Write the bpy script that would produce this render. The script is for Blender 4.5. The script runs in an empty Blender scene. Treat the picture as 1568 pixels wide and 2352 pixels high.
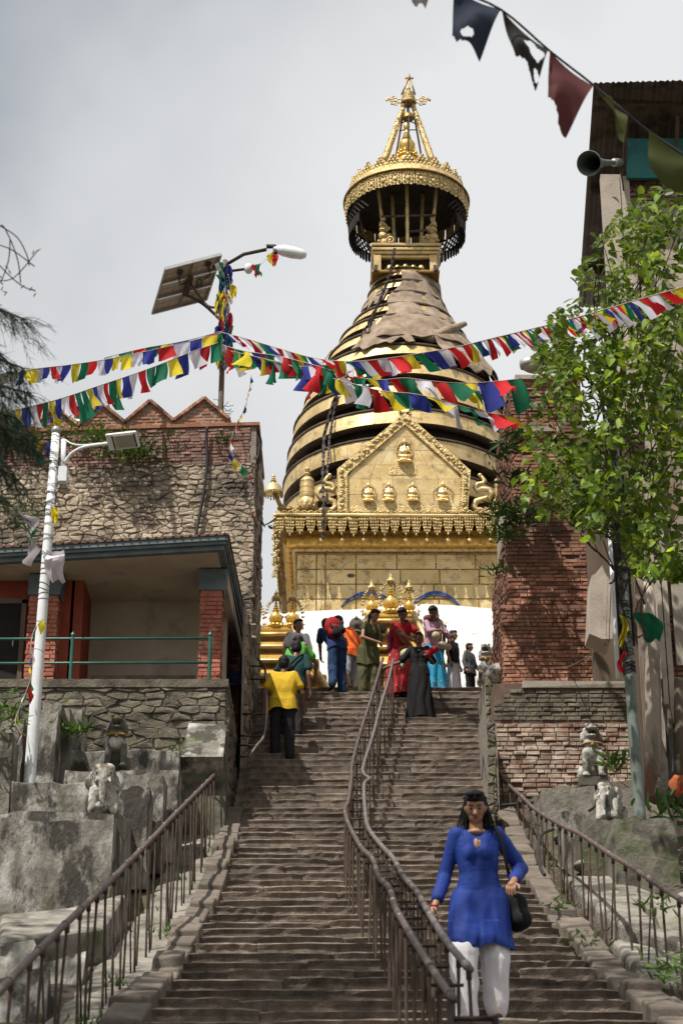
import bpy, bmesh, math, random
from mathutils import Vector, Matrix, noise
random.seed(7)
R = math.radians
sc = bpy.context.scene
C = sc.collection
# ---------------------------------------------------------------- camera
F = 4500.0; PITCH = R(24.0); CZ = 1.6
CT, ST = math.cos(PITCH), math.sin(PITCH)
cam = bpy.data.objects.new('camera', bpy.data.cameras.new('camera')); C.objects.link(cam)
cam.location = (0, 0, CZ); cam.rotation_euler = (R(90) + PITCH, 0, 0)
cam.data.sensor_fit = 'VERTICAL'; cam.data.sensor_height = 36.0; cam.data.sensor_width = 24.0
cam.data.lens = F / 2352 * 36; cam.data.clip_end = 2000; cam.data.clip_start = 0.1
cam.data.dof.use_dof = True; cam.data.dof.focus_distance = 36; cam.data.dof.aperture_fstop = 4.5
sc.camera = cam
# ---------------------------------------------------------------- sky and sun
SUN_DIR = Vector((0.37, 0.42, -1.0)).normalized()      # the way the light travels
sun_el = math.asin(-SUN_DIR.z); sun_az = math.atan2(-SUN_DIR.x, -SUN_DIR.y)
w = bpy.data.worlds.new('World'); sc.world = w; w.use_nodes = True
nt = w.node_tree; nt.nodes.clear(); N = nt.nodes.new; L = nt.links.new
wo = N('ShaderNodeOutputWorld'); mx = N('ShaderNodeMixShader'); b1 = N('ShaderNodeBackground'); b2 = N('ShaderNodeBackground')
sky = N('ShaderNodeTexSky'); sky.sky_type = 'NISHITA'; sky.sun_disc = False
sky.sun_elevation = sun_el; sky.sun_rotation = sun_az
b1.inputs[1].default_value = 0.08; L(sky.outputs[0], b1.inputs[0])
tc = N('ShaderNodeTexCoord'); n1 = N('ShaderNodeTexNoise'); n1.inputs['Scale'].default_value = 2.1; n1.inputs['Detail'].default_value = 6; n1.inputs['Roughness'].default_value = .5
mp = N('ShaderNodeMapping'); mp.inputs['Location'].default_value = (2.35, .3, 1.1)
L(tc.outputs['Generated'], mp.inputs[0]); L(mp.outputs[0], n1.inputs['Vector'])
cr = N('ShaderNodeValToRGB'); e = cr.color_ramp.elements
e[0].position = .34; e[0].color = (.42, .45, .49, 1); e[1].position = .57; e[1].color = (.80, .81, .82, 1)
m_ = e.new(.45); m_.color = (.66, .675, .69, 1)
L(n1.outputs[0], cr.inputs[0]); L(cr.outputs[0], b2.inputs[0]); b2.inputs[1].default_value = .78
n2 = N('ShaderNodeTexNoise'); n2.inputs['Scale'].default_value = 2.0; n2.inputs['Detail'].default_value = 4
L(mp.outputs[0], n2.inputs['Vector'])
mr = N('ShaderNodeMapRange'); mr.inputs[1].default_value = .3; mr.inputs[2].default_value = .5; mr.inputs[3].default_value = .88; mr.inputs[4].default_value = 1.0
L(n2.outputs[0], mr.inputs[0]); L(mr.outputs[0], mx.inputs[0]); L(b1.outputs[0], mx.inputs[1]); L(b2.outputs[0], mx.inputs[2]); L(mx.outputs[0], wo.inputs[0])
sun = bpy.data.objects.new('sun', bpy.data.lights.new('sun', 'SUN')); C.objects.link(sun)
sun.data.energy = 4.9; sun.data.angle = R(.5); sun.data.color = (1, .955, .88)
sun.rotation_euler = SUN_DIR.to_track_quat('-Z', 'Y').to_euler(); sun.location = (-10, -10, 30)
sc.view_settings.view_transform = 'Standard'; sc.view_settings.look = 'None'
sc.view_settings.exposure = 0.36; sc.view_settings.gamma = 1; sc.view_settings.use_curve_mapping = False

# ---------------------------------------------------------------- helpers
def ray(px, py):
    u = (px - 784) / F; v = (1176 - py) / F
    return Vector((u, CT - v * ST, ST + v * CT))
def at(px, py, Y):
    d = ray(px, py); k = Y / d.y
    return Vector((d.x * k, Y, d.z * k + CZ))
def at_x(px, py, X):
    d = ray(px, py); k = X / d.x
    return Vector((X, d.y * k, d.z * k + CZ))
def at_plane(px, py, P0, n):
    d = ray(px, py); o = Vector((0, 0, CZ)); k = (P0 - o).dot(n) / d.dot(n)
    return o + d * k
def tag(o, label=None, cat=None, group=None, kind=None):
    if label: o['label'] = label
    if cat: o['category'] = cat
    if group: o['group'] = group
    if kind: o['kind'] = kind
    return o
def thing(name, label, cat, loc=(0, 0, 0), rz=0, group=None):
    o = bpy.data.objects.new(name, None); C.objects.link(o); o.location = loc; o.rotation_euler = (0, 0, rz)
    o.empty_display_size = .2
    return tag(o, label, cat, group)
def link(name, me, parent=None, loc=None):
    o = bpy.data.objects.new(name, me); C.objects.link(o)
    if loc is not None: o.location = loc
    if parent: o.parent = parent
    return o
class G:
    def __init__(s): s.v = []; s.f = []
    def add(s, vs, fs):
        b = len(s.v); s.v += [tuple(p) for p in vs]; s.f += [tuple(i + b for i in f) for f in fs]; return s
    def hexa(s, p):      # 8 points: bottom 4 ccw, top 4 ccw
        return s.add(p, [(0, 3, 2, 1), (4, 5, 6, 7), (0, 1, 5, 4), (1, 2, 6, 5), (2, 3, 7, 6), (3, 0, 4, 7)])
    def box(s, x0, x1, y0, y1, z0, z1, j=0):
        r = lambda: random.uniform(-j, j) if j else 0
        return s.hexa([(x + r(), y + r(), z + r()) for z in (z0, z1) for x, y in ((x0, y0), (x1, y0), (x1, y1), (x0, y1))])
    def boxm(s, M, sx, sy, sz):
        return s.hexa([M @ Vector((x * sx / 2, y * sy / 2, z * sz / 2)) for z in (-1, 1) for x, y in ((-1, -1), (1, -1), (1, 1), (-1, 1))])
    def bar(s, a, b, w, h=None):
        a = Vector(a); b = Vector(b); d = b - a
        M = Matrix.Translation((a + b) / 2) @ d.to_track_quat('X', 'Z').to_matrix().to_4x4()
        return s.boxm(M, d.length, w, h or w)
    def tube(s, pts, r, n=8, cap=True):
        pts = [Vector(p) for p in pts]; m = len(pts)
        rs = r if isinstance(r, (list, tuple)) else [r] * m
        t0 = (pts[1] - pts[0]).normalized(); up = Vector((0, 0, 1)) if abs(t0.z) < .9 else Vector((1, 0, 0))
        vs = []; prev = None
        for i, p in enumerate(pts):
            t = (pts[min(i + 1, m - 1)] - pts[max(i - 1, 0)])
            t = t.normalized() if t.length > 1e-9 else t0
            a = (up if prev is None else prev) ; a = (a - t * a.dot(t)).normalized(); prev = a
            b = t.cross(a)
            for k in range(n):
                q = 2 * math.pi * k / n; vs.append(p + (a * math.cos(q) + b * math.sin(q)) * rs[i])
        fs = [(i * n + k, i * n + (k + 1) % n, (i + 1) * n + (k + 1) % n, (i + 1) * n + k) for i in range(m - 1) for k in range(n)]
        if cap: fs += [tuple(range(n - 1, -1, -1)), tuple(range((m - 1) * n, m * n))]
        return s.add(vs, fs)
    def lathe(s, prof, c=(0, 0, 0), n=20, M=None, sx=1, sy=1, cap=True):
        vs = []; c = Vector(c)
        for r, z in prof:
            for k in range(n):
                q = 2 * math.pi * k / n; p = Vector((r * math.cos(q) * sx, r * math.sin(q) * sy, z))
                vs.append((M @ p if M else p) + c)
        m = len(prof)
        fs = [(i * n + k, i * n + (k + 1) % n, (i + 1) * n + (k + 1) % n, (i + 1) * n + k) for i in range(m - 1) for k in range(n)]
        if cap and prof[0][0] > 1e-4: fs.append(tuple(range(n - 1, -1, -1)))
        if cap and prof[-1][0] > 1e-4: fs.append(tuple(range((m - 1) * n, m * n)))
        return s.add(vs, fs)
    def ball(s, c, r, n=10, m=6, M=None):
        rx, ry, rz = r if isinstance(r, (tuple, list)) else (r, r, r)
        vs = []; c = Vector(c)
        for i in range(m + 1):
            a = math.pi * i / m
            rr = max(math.sin(a), .02)
            for k in range(n):
                q = 2 * math.pi * k / n; p = Vector((rx * rr * math.cos(q), ry * rr * math.sin(q), -rz * math.cos(a)))
                vs.append((M @ p if M else p) + c)
        fs = [(i * n + k, i * n + (k + 1) % n, (i + 1) * n + (k + 1) % n, (i + 1) * n + k) for i in range(m) for k in range(n)]
        fs += [tuple(range(n - 1, -1, -1)), tuple(range(m * n, (m + 1) * n))]
        return s.add(vs, fs)
    def cap(s, a, ra, b, rb, n=10):
        a = Vector(a); b = Vector(b); d = b - a; ln = d.length
        if ln < 1e-6: return s.ball(a, ra)
        prof = [(ra * math.sin(t), -ra * math.cos(t)) for t in (.05, .6, 1.1, 1.571)] + [(rb * math.cos(t), ln + rb * math.sin(t)) for t in (0, .5, 1.0, 1.52)]
        return s.lathe(prof, a, n, d.to_track_quat('Z', 'Y').to_matrix().to_4x4())
    def prism(s, poly, off):       # poly: list of 3-D points, off: thickness vector
        n = len(poly); off = Vector(off); p = [Vector(q) for q in poly]
        return s.add(p + [q + off for q in p], [tuple(range(n - 1, -1, -1)), tuple(range(n, 2 * n))] + [(i, (i + 1) % n, n + (i + 1) % n, n + i) for i in range(n)])
    def grid(s, rows):
        n = len(rows[0]); vs = [p for r_ in rows for p in r_]
        return s.add(vs, [(i * n + k, i * n + k + 1, (i + 1) * n + k + 1, (i + 1) * n + k) for i in range(len(rows) - 1) for k in range(n - 1)])
    def mesh(s, name, mat, smooth=False):
        me = bpy.data.meshes.new(name); me.from_pydata(s.v, [], s.f)
        if mat: me.materials.append(mat)
        if smooth: me.polygons.foreach_set('use_smooth', [True] * len(me.polygons))
        me.validate(); me.update(); return me
    def fixn(s, me):
        bm = bmesh.new(); bm.from_mesh(me); bmesh.ops.recalc_face_normals(bm, faces=bm.faces); bm.to_mesh(me); bm.free()
    def build(s, name, mat, parent=None, smooth=False, loc=None, sharp=None):
        me = s.mesh(name, mat, smooth); s.fixn(me)
        if sharp: me.set_sharp_from_angle(angle=R(sharp))
        return link(name, me, parent, loc)
def vj(a): return random.uniform(-a, a)
# ---------------------------------------------------------------- materials
def mat(name, cols, scale=4, rough=.85, bump=.25, bscale=25, metal=0, rnd=0, stain=None, stain2=None, spec=.3, coat=0, bdist=.02, wave=None, trans=0, stretch=None):
    m = bpy.data.materials.new(name); m.use_nodes = True; t = m.node_tree; n = t.nodes; l = t.links.new
    b = n['Principled BSDF']; g = n.new('ShaderNodeNewGeometry'); pos = g.outputs['Position']
    if stretch:
        q = n.new('ShaderNodeMapping'); q.inputs['Scale'].default_value = stretch; l(pos, q.inputs[0]); pos = q.outputs[0]
    def nz(s, d=6, r=.6):
        x = n.new('ShaderNodeTexNoise'); x.inputs['Scale'].default_value = s; x.inputs['Detail'].default_value = d; x.inputs['Roughness'].default_value = r; l(pos, x.inputs['Vector']); return x
    x = nz(scale); r = n.new('ShaderNodeValToRGB'); el = r.color_ramp.elements
    k = len(cols)
    for i, c in enumerate(cols):
        p = .3 + .4 * i / max(k - 1, 1)
        if i < 2: q = el[i]; q.position = p
        else: q = el.new(p)
        q.color = (*c, 1)
    if k == 1: el[1].color = (*cols[0], 1); el[1].position = .7
    l(x.outputs[0], r.inputs[0]); col = r.outputs[0]
    def mixc(a, fac, c, mode='MIX'):
        y = n.new('ShaderNodeMix'); y.data_type = 'RGBA'; y.blend_type = mode
        if hasattr(fac, 'links'): l(fac, y.inputs[0])
        else: y.inputs[0].default_value = fac
        l(a, y.inputs[6])
        if hasattr(c, 'links'): l(c, y.inputs[7])
        else: y.inputs[7].default_value = (*c, 1)
        return y.outputs[2]
    if rnd:
        oi = n.new('ShaderNodeObjectInfo'); mrr = n.new('ShaderNodeMapRange'); mrr.inputs[3].default_value = 1 - rnd; mrr.inputs[4].default_value = 1 + rnd
        l(oi.outputs['Random'], mrr.inputs[0]); cc = n.new('ShaderNodeCombineXYZ')
        l(mrr.outputs[0], cc.inputs[0]); l(mrr.outputs[0], cc.inputs[1]); l(mrr.outputs[0], cc.inputs[2]); col = mixc(col, 1.0, cc.outputs[0], 'MULTIPLY')
    for st in (stain, stain2):
        if st:
            c, s, lo, hi = st[:4]; y = nz(s, 8, .65); mm = n.new('ShaderNodeMapRange'); mm.inputs[1].default_value = lo; mm.inputs[2].default_value = hi
            l(y.outputs[0], mm.inputs[0]); f = mm.outputs[0]
            if len(st) > 4:
                y2 = n.new('ShaderNodeMath'); y2.operation = 'MULTIPLY'; y2.inputs[1].default_value = st[4]; l(f, y2.inputs[0]); f = y2.outputs[0]
            col = mixc(col, f, c)
    l(col, b.inputs['Base Color']); b.inputs['Roughness'].default_value = rough; b.inputs['Metallic'].default_value = metal
    b.inputs['Specular IOR Level'].default_value = spec
    if coat: b.inputs['Coat Weight'].default_value = coat
    if bump:
        bm_ = n.new('ShaderNodeBump'); bm_.inputs['Strength'].default_value = bump; bm_.inputs['Distance'].default_value = bdist
        y = nz(bscale, 8, .65); h = y.outputs[0]
        if wave:
            wv = n.new('ShaderNodeTexWave'); wv.inputs['Scale'].default_value = wave[0]; wv.inputs['Distortion'].default_value = wave[1]; wv.inputs['Detail'].default_value = 2
            wv.bands_direction = wave[2]; l(pos, wv.inputs['Vector'])
            a = n.new('ShaderNodeMath'); a.operation = 'MULTIPLY_ADD'; a.inputs[1].default_value = wave[3]; l(wv.outputs[1], a.inputs[0]); l(h, a.inputs[2]); h = a.outputs[0]
        l(h, bm_.inputs['Height']); l(bm_.outputs[0], b.inputs['Normal'])
    if trans:
        o = n['Material Output']; tr = n.new('ShaderNodeBsdfTranslucent'); ms = n.new('ShaderNodeMixShader'); ms.inputs[0].default_value = trans
        l(col, tr.inputs[0]); l(b.outputs[0], ms.inputs[1]); l(tr.outputs[0], ms.inputs[2]); l(ms.outputs[0], o.inputs[0])
    return m
M = {}
GREEN_MOSS = (.06, .085, .02)
M['step'] = mat('step_stone', [(.10, .078, .06), (.18, .142, .112), (.28, .228, .182)], 9, .92, .9, 55, rnd=.32, stain=((.085, .068, .055), 2.0, .5, .68, .6), bdist=.022, wave=(13, 2.2, 'X', .10))
M['kerb'] = mat('kerb_stone', [(.09, .073, .058), (.19, .155, .125)], 6, .9, .6, 35, rnd=.15, stain=((.07, .06, .045), 3, .52, .7), bdist=.02)
M['rubble'] = mat('rubble_stone', [(.15, .12, .092), (.30, .245, .185), (.43, .355, .27)], 3.5, .9, .9, 26, rnd=.42, stain=((.06, .052, .045), 1.1, .46, .62, .85), bdist=.03)
M['mortar'] = mat('mortar', [(.17, .145, .12), (.28, .245, .205)], 9, .95, .6, 40, bdist=.02)
M['mossy'] = mat('mossy_stone', [(.075, .066, .048), (.155, .135, .10), (.23, .195, .15)], 5, .95, .8, 24, rnd=.2, stain=(GREEN_MOSS, 2.5, .55, .72, .7), stain2=((.04, .037, .03), 3.3, .5, .68, .9), bdist=.03)
M['brick'] = mat('red_brick', [(.18, .083, .054), (.34, .16, .102), (.45, .255, .175)], 5, .92, .6, 50, rnd=.45, stain=((.075, .055, .045), 1.0, .45, .65, .8), stain2=((.30, .24, .19), 2.4, .62, .72, .5), bdist=.012)
M['brickmortar'] = mat('brick_mortar', [(.10, .065, .05), (.17, .11, .085)], 8, .95, .5, 60, stain=((.22, .17, .13), 2, .55, .7))
M['pinkbrick'] = mat('pink_brick', [(.19, .105, .083), (.29, .17, .138)], 5, .88, .35, 60, rnd=.25, stain=((.10, .08, .065), 1.2, .5, .68, .8), bdist=.008)
M['gablebrick'] = mat('orange_brick', [(.24, .10, .055), (.36, .175, .105)], 8, .9, .4, 60, rnd=.25, bdist=.01)
M['cement'] = mat('grey_cement', [(.25, .22, .18), (.36, .32, .27)], 8, .9, .4, 40)
M['whitebrick'] = mat('limewashed_brick', [(.20, .09, .062), (.37, .275, .215), (.52, .44, .37)], 5.5, .92, .5, 55, rnd=.22, stain=((.12, .08, .06), 1.3, .52, .66, .85), bdist=.012)
M['plinth'] = mat('weathered_whitewashed_concrete', [(.09, .08, .065), (.22, .205, .175), (.50, .48, .44)], 5, .93, .9, 26, stain=((.045, .04, .033), 2.6, .50, .57, .93), stain2=(GREEN_MOSS, 3, .6, .70, .7), bdist=.03, stretch=(1, 1, .5))
M['concrete'] = mat('dirty_concrete', [(.15, .135, .11), (.28, .255, .22)], 2.5, .93, .6, 18, stain=((.055, .05, .04), 1.8, .5, .65, .85), stain2=(GREEN_MOSS, 2.2, .56, .68, .7), bdist=.03)
M['mossblock'] = mat('mossy_concrete', [(.10, .092, .07), (.19, .175, .14)], 3, .95, .6, 18, stain=(GREEN_MOSS, 2.8, .48, .62, .8), stain2=((.03, .028, .024), 2.2, .5, .64, .9), bdist=.03)
M['earth'] = mat('damp_earth', [(.05, .042, .03), (.10, .085, .06)], 5, .97, .9, 12, stain=(GREEN_MOSS, 1.7, .5, .65, .8), bdist=.06)
M['gold'] = mat('gilded_copper', [(.46, .325, .135), (.60, .44, .20), (.66, .53, .30)], 2.2, .50, .35, 14, metal=.45, rnd=.12, stain=((.14, .10, .05), 3.2, .52, .70, .85), spec=.5, bdist=.02)
M['goldnew'] = mat('bright_gold', [(.66, .41, .08), (.78, .53, .15)], 5, .32, .2, 20, metal=.65, rnd=.08, spec=.6, bdist=.01)
M['golddark'] = mat('tarnished_gold', [(.20, .12, .04), (.42, .25, .07)], 4, .45, .5, 30, metal=.7, stain=((.05, .035, .02), 4, .5, .65, .9), bdist=.02)
M['goldrelief'] = mat('repousse_gold', [(.30, .205, .08), (.53, .39, .17), (.64, .50, .27)], 9, .42, .9, 26, metal=.5, stain=((.07, .05, .025), 13, .55, .66, .8), bdist=.03)
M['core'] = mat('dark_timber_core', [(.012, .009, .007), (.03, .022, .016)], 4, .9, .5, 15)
M['burlap'] = mat('burlap', [(.19, .135, .095), (.31, .235, .17), (.39, .305, .235)], 3.5, .95, .9, 45, stain=((.14, .10, .07), 3, .55, .7, .7), bdist=.012, wave=(26, 1, 'Z', .35))
M['white'] = mat('white_limewash', [(.48, .475, .46), (.62, .62, .605)], 1.6, .9, .9, 3.0, stain=((.33, .29, .24), 2.2, .60, .72, .8), stain2=((.40, .36, .31), 7, .62, .7, .6), bdist=.16)
M['eyeblue'] = mat('blue_paint', [(.015, .04, .18), (.03, .07, .28)], 5, .5, .1)
M['whitemetal'] = mat('white_painted_steel', [(.58, .59, .60), (.72, .73, .74)], 4, .5, .1, 30, stain=((.3, .25, .2), 6, .62, .75, .6))
M['steel'] = mat('galvanised_steel', [(.10, .125, .105), (.18, .205, .18)], 5, .55, .15, 25, stain=((.05, .055, .045), 6, .5, .7, .7))
M['railpaint'] = mat('brown_painted_pipe', [(.06, .04, .035), (.12, .085, .078)], 9, .42, .25, 60, rnd=.1, spec=.5, stain=((.16, .09, .06), 10, .6, .7, .6))
M['rust'] = mat('rusty_rebar', [(.045, .031, .024), (.10, .068, .048)], 14, .9, .6, 90, rnd=.2, bdist=.006)
M['railgrey'] = mat('worn_grey_pipe', [(.10, .085, .08), (.19, .165, .155)], 9, .45, .25, 60, metal=.2, stain=((.12, .06, .04), 9, .58, .68, .7))
M['greenpaint'] = mat('green_painted_pipe', [(.012, .075, .055), (.025, .11, .08)], 9, .4, .2, 60, spec=.5, stain=((.3, .22, .16), 12, .66, .75, .6))
M['bluetrim'] = mat('blue_grey_painted_concrete', [(.075, .095, .105), (.125, .15, .16)], 5, .7, .25, 30, stain=((.25, .25, .24), 3, .6, .7, .6))
M['soffit'] = mat('soffit_plaster', [(.34, .28, .22), (.44, .37, .30)], 2, .9, .2, 15, stain=((.13, .10, .08), 1.8, .55, .72, .6))
M['redpaint'] = mat('red_painted_plaster', [(.20, .035, .018), (.30, .065, .035)], 3, .8, .3, 30, stain=((.08, .03, .02), 2, .52, .68, .7))
M['pierbrick'] = mat('red_washed_brick', [(.27, .085, .055), (.39, .15, .10)], 5, .88, .4, 50, rnd=.15, stain=((.45, .33, .25), 2.6, .55, .7, .8), bdist=.01)
M['black'] = mat('black_rubber', [(.012, .012, .014), (.03, .03, .034)], 9, .55, .1)
M['dark'] = mat('dark_interior', [(.01, .008, .007), (.02, .016, .014)], 3, .9, 0)
M['tin'] = mat('corrugated_tin_underside', [(.06, .048, .04), (.12, .095, .08)], 1.8, .6, .2, 20, metal=.4, stain=((.035, .022, .016), 3, .5, .65, .8))
M['wood'] = mat('old_wood', [(.06, .045, .032), (.15, .11, .08)], 3, .85, .5, 18, stretch=(1, 1, .15))
M['plaster'] = mat('streaked_plaster', [(.18, .14, .112), (.33, .27, .22), (.41, .345, .285)], 1.4, .9, .6, 14, stain=((.10, .08, .06), 2.6, .5, .64, .85), stain2=((.33, .14, .10), 1.3, .58, .68, .6), bdist=.03, stretch=(1, 1, .35))
M['cream'] = mat('cream_plaster', [(.32, .27, .22), (.45, .385, .32)], 2.5, .88, .3, 22, stain=((.2, .16, .13), 3.5, .55, .7, .7))
M['teal'] = mat('teal_sheet', [(.015, .10, .10), (.03, .17, .16)], 2.5, .6, .2, 30, stain=((.3, .32, .3), 8, .62, .7, .4))
M['leaf'] = mat('vine_leaf', [(.045, .10, .008), (.17, .27, .015), (.40, .46, .03)], 2.6, .45, .1, 50, rnd=.5, trans=.55, spec=.4)
M['leafdark'] = mat('dark_leaf', [(.02, .05, .01), (.05, .10, .02)], 6, .5, .1, 50, trans=.3)
M['weed'] = mat('weed_leaf', [(.035, .085, .012), (.12, .20, .03)], 9, .55, .1, 50, trans=.35)
M['needle'] = mat('pine_needles', [(.008, .02, .009), (.025, .05, .02)], 4, .6, 0, trans=.15)
M['bark'] = mat('bark', [(.035, .025, .018), (.09, .07, .05)], 8, .95, .6, 30)
M['statue'] = mat('lichened_statue_stone', [(.15, .14, .12), (.40, .38, .34), (.62, .60, .56)], 6, .9, .6, 22, stain=((.05, .05, .04), 7, .47, .60, .9), stain2=((.30, .22, .10), 6, .57, .70, .7), bdist=.02)
M['statuedark'] = mat('dark_statue_stone', [(.045, .042, .035), (.13, .12, .10)], 7, .9, .6, 22, stain=((.12, .11, .04), 5, .56, .68, .8), bdist=.02)
M['ochre'] = mat('ochre_paint', [(.22, .13, .03), (.34, .22, .06)], 9, .8, .3)
M['panel'] = mat('solar_panel_back', [(.36, .30, .25), (.44, .37, .31)], 1, .5, .05, 9)
M['alu'] = mat('aluminium', [(.30, .29, .28), (.42, .41, .40)], 3, .45, .1, 30, metal=.6)
M['lens'] = mat('lamp_lens', [(.33, .31, .24), (.45, .43, .33)], 30, .3, .2, 70)
M['chain'] = mat('iron_chain', [(.02, .016, .014), (.06, .05, .045)], 15, .6, .3, 60, metal=.6)
CL = {'blue': (.035, .05, .30), 'white': (.68, .67, .74), 'red': (.56, .02, .025), 'green': (.012, .17, .085), 'yellow': (.74, .60, .035), 'darkblue': (.01, .04, .20), 'faded': (.50, .44, .46)}
for k_, c_ in CL.items():
    M['f_' + k_] = mat('flag_cloth_' + k_, [tuple(x * .8 for x in c_), c_], 5, .85, .3, 60, rnd=.28, trans=.42, stain=(tuple(x * .45 for x in c_), 34, .60, .66, .55), bdist=.01)
def cloth(name, c, b=.2, rough=.85, stain=None, scale=6): return mat(name, [tuple(x * .75 for x in c), c], scale, rough, b, 40, stain=stain, bdist=.01)
def skin(name, c): return mat(name, [tuple(x * .85 for x in c), c], 9, .5, .05, 60, spec=.4)
M['skin'] = skin('brown_skin', (.30, .155, .09)); M['skindark'] = skin('dark_brown_skin', (.17, .085, .05)); M['skinlight'] = skin('tan_skin', (.42, .24, .155))
M['hair'] = mat('black_hair', [(.004, .0035, .0035), (.010, .008, .007)], 30, .6, .4, 60, spec=.2)
# ---------------------------------------------------------------- voronoi masonry
def clip(poly, px, py, nx, ny):
    out = []
    for i in range(len(poly)):
        a = poly[i]; b = poly[(i + 1) % len(poly)]
        da = (a[0] - px) * nx + (a[1] - py) * ny; db = (b[0] - px) * nx + (b[1] - py) * ny
        if da <= 0: out.append(a)
        if (da < 0) != (db < 0) and da != db:
            t = da / (da - db); out.append((a[0] + (b[0] - a[0]) * t, a[1] + (b[1] - a[1]) * t))
    return out
def rubble_cells(W_, H_, sw, sh, rng, jx=.5, jy=.22):
    seeds = []; v = 0
    while v < H_:
        h = sh * rng.uniform(.6, 1.45); u = -rng.uniform(0, sw)
        while u < W_ + sw:
            wd = sw * rng.uniform(.5, 1.6); seeds.append((u + wd / 2 + rng.uniform(-jx, jx) * sw * .5, v + h / 2 + rng.uniform(-jy, jy) * h)); u += wd
        v += h
    cells = []; asp = sw / sh * .85
    for i, (x, y) in enumerate(seeds):
        p = [(max(0, x - 2 * sw), max(0, y - 2 * sh)), (min(W_, x + 2 * sw), max(0, y - 2 * sh)), (min(W_, x + 2 * sw), min(H_, y + 2 * sh)), (max(0, x - 2 * sw), min(H_, y + 2 * sh))]
        for j, (a, b) in enumerate(seeds):
            if i != j and abs(a - x) < 3 * sw and abs(b - y) < 3 * sh:
                nx = (a - x); ny = (b - y) * asp * asp
                p = clip(p, (a + x) / 2, (b + y) / 2, nx, ny)
                if len(p) < 3: break
        if len(p) >= 3: cells.append(p)
    return cells
def stone_geo(g, cell, frame, gap, depth, rng, rough=.5):
    c2 = []
    for i in range(len(cell)):
        a, b = cell[i], cell[(i + 1) % len(cell)]; c2.append(a)
        if math.hypot(a[0] - b[0], a[1] - b[1]) > .06: c2.append(((a[0] + b[0]) / 2 + rng.uniform(-.010, .004), (a[1] + b[1]) / 2 + rng.uniform(-.008, .006)))
    cell = c2
    n = len(cell); cx = sum(c[0] for c in cell) / n; cy = sum(c[1] for c in cell) / n
    o, U, V, Nn = frame; d = depth * rng.uniform(.5, 1.3); tx, ty = rng.uniform(-1, 1) * rough * .25, rng.uniform(-1, 1) * rough * .25
    def P(x, y, z): return o + U * x + V * y + Nn * z
    rad = [max(math.hypot(c[0] - cx, c[1] - cy), .01) for c in cell]
    s0 = [max(.3, 1 - gap / r_ * .55) for r_ in rad]; s1 = [max(.2, 1 - (gap * .8 + .013) / r_) for r_ in rad]
    vs = [P(cx + (c[0] - cx) * s, cy + (c[1] - cy) * s, -.04) for c, s in zip(cell, s0)]
    vs += [P(cx + (c[0] - cx) * s, cy + (c[1] - cy) * s, d * .55 + rng.uniform(-.2, .2) * d) for c, s in zip(cell, s0)]
    vs += [P(cx + (c[0] - cx) * s, cy + (c[1] - cy) * s, d + (c[0] - cx) * tx + (c[1] - cy) * ty + rng.uniform(-.15, .15) * d) for c, s in zip(cell, s1)]
    vs.append(P(cx, cy, d * (1 + rng.uniform(-.1, .25))))
    fs = [(i, (i + 1) % n, n + (i + 1) % n, n + i) for i in range(n)] + [(n + i, n + (i + 1) % n, 2 * n + (i + 1) % n, 2 * n + i) for i in range(n)] + [(2 * n + i, 2 * n + (i + 1) % n, 3 * n) for i in range(n)]
    g.add(vs, fs)
def rubble_wall(parent, o, U, V, W_, H_, sw, sh, mats, gap=.02, depth=.05, seed=1, limit=300, name='stone', keep=None):
    rng = random.Random(seed); Nn = U.cross(V).normalized(); frame = (o, U, V, Nn)
    rest = G(); cnt = 0
    for c in rubble_cells(W_, H_, sw, sh, rng):
        cx = sum(p[0] for p in c) / len(c); cy = sum(p[1] for p in c) / len(c)
        if keep and not keep(cx, cy): continue
        m = mats(cx / W_, cy / H_, rng) if callable(mats) else mats
        if cnt < limit:
            g = G(); stone_geo(g, c, frame, gap, depth, rng); g.build(name, m, parent); cnt += 1
        else: stone_geo(rest, c, frame, gap, depth, rng); mm = m
    if rest.v: tag(rest.build(name + 's', mm, parent), kind='stuff')
BR = {}
def brick_mesh(mt, var):
    k = (mt.name, var)
    if k not in BR:
        rng = random.Random(var * 31 + 5); j = lambda a: rng.uniform(-a, a); g = G(); c = .09
        # unit brick: x 0..1, z 0..1, front at y=-1 (depth 1 behind)
        vs = [(x, 1, z) for x, z in ((0, 0), (1, 0), (1, 1), (0, 1))] + [(x + j(.02), -.55 + j(.2), z + j(.06)) for x, z in ((0, 0), (1, 0), (1, 1), (0, 1))]
        vs += [(x + j(.015), -1 + j(.3), z + j(.05)) for x, z in ((.04, c), (.96, c), (.96, 1 - c), (.04, 1 - c))] + [(.5 + j(.2), -1 + j(.35), .5 + j(.2))]
        fs = [(i, (i + 1) % 4, 4 + (i + 1) % 4, 4 + i) for i in range(4)] + [(4 + i, 4 + (i + 1) % 4, 8 + (i + 1) % 4, 8 + i) for i in range(4)] + [(8 + i, 8 + (i + 1) % 4, 12) for i in range(4)]
        g.add(vs, fs); BR[k] = g.mesh('brick', mt); g.fixn(BR[k]); BR[k]['v'] = 1
    return BR[k]
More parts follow.
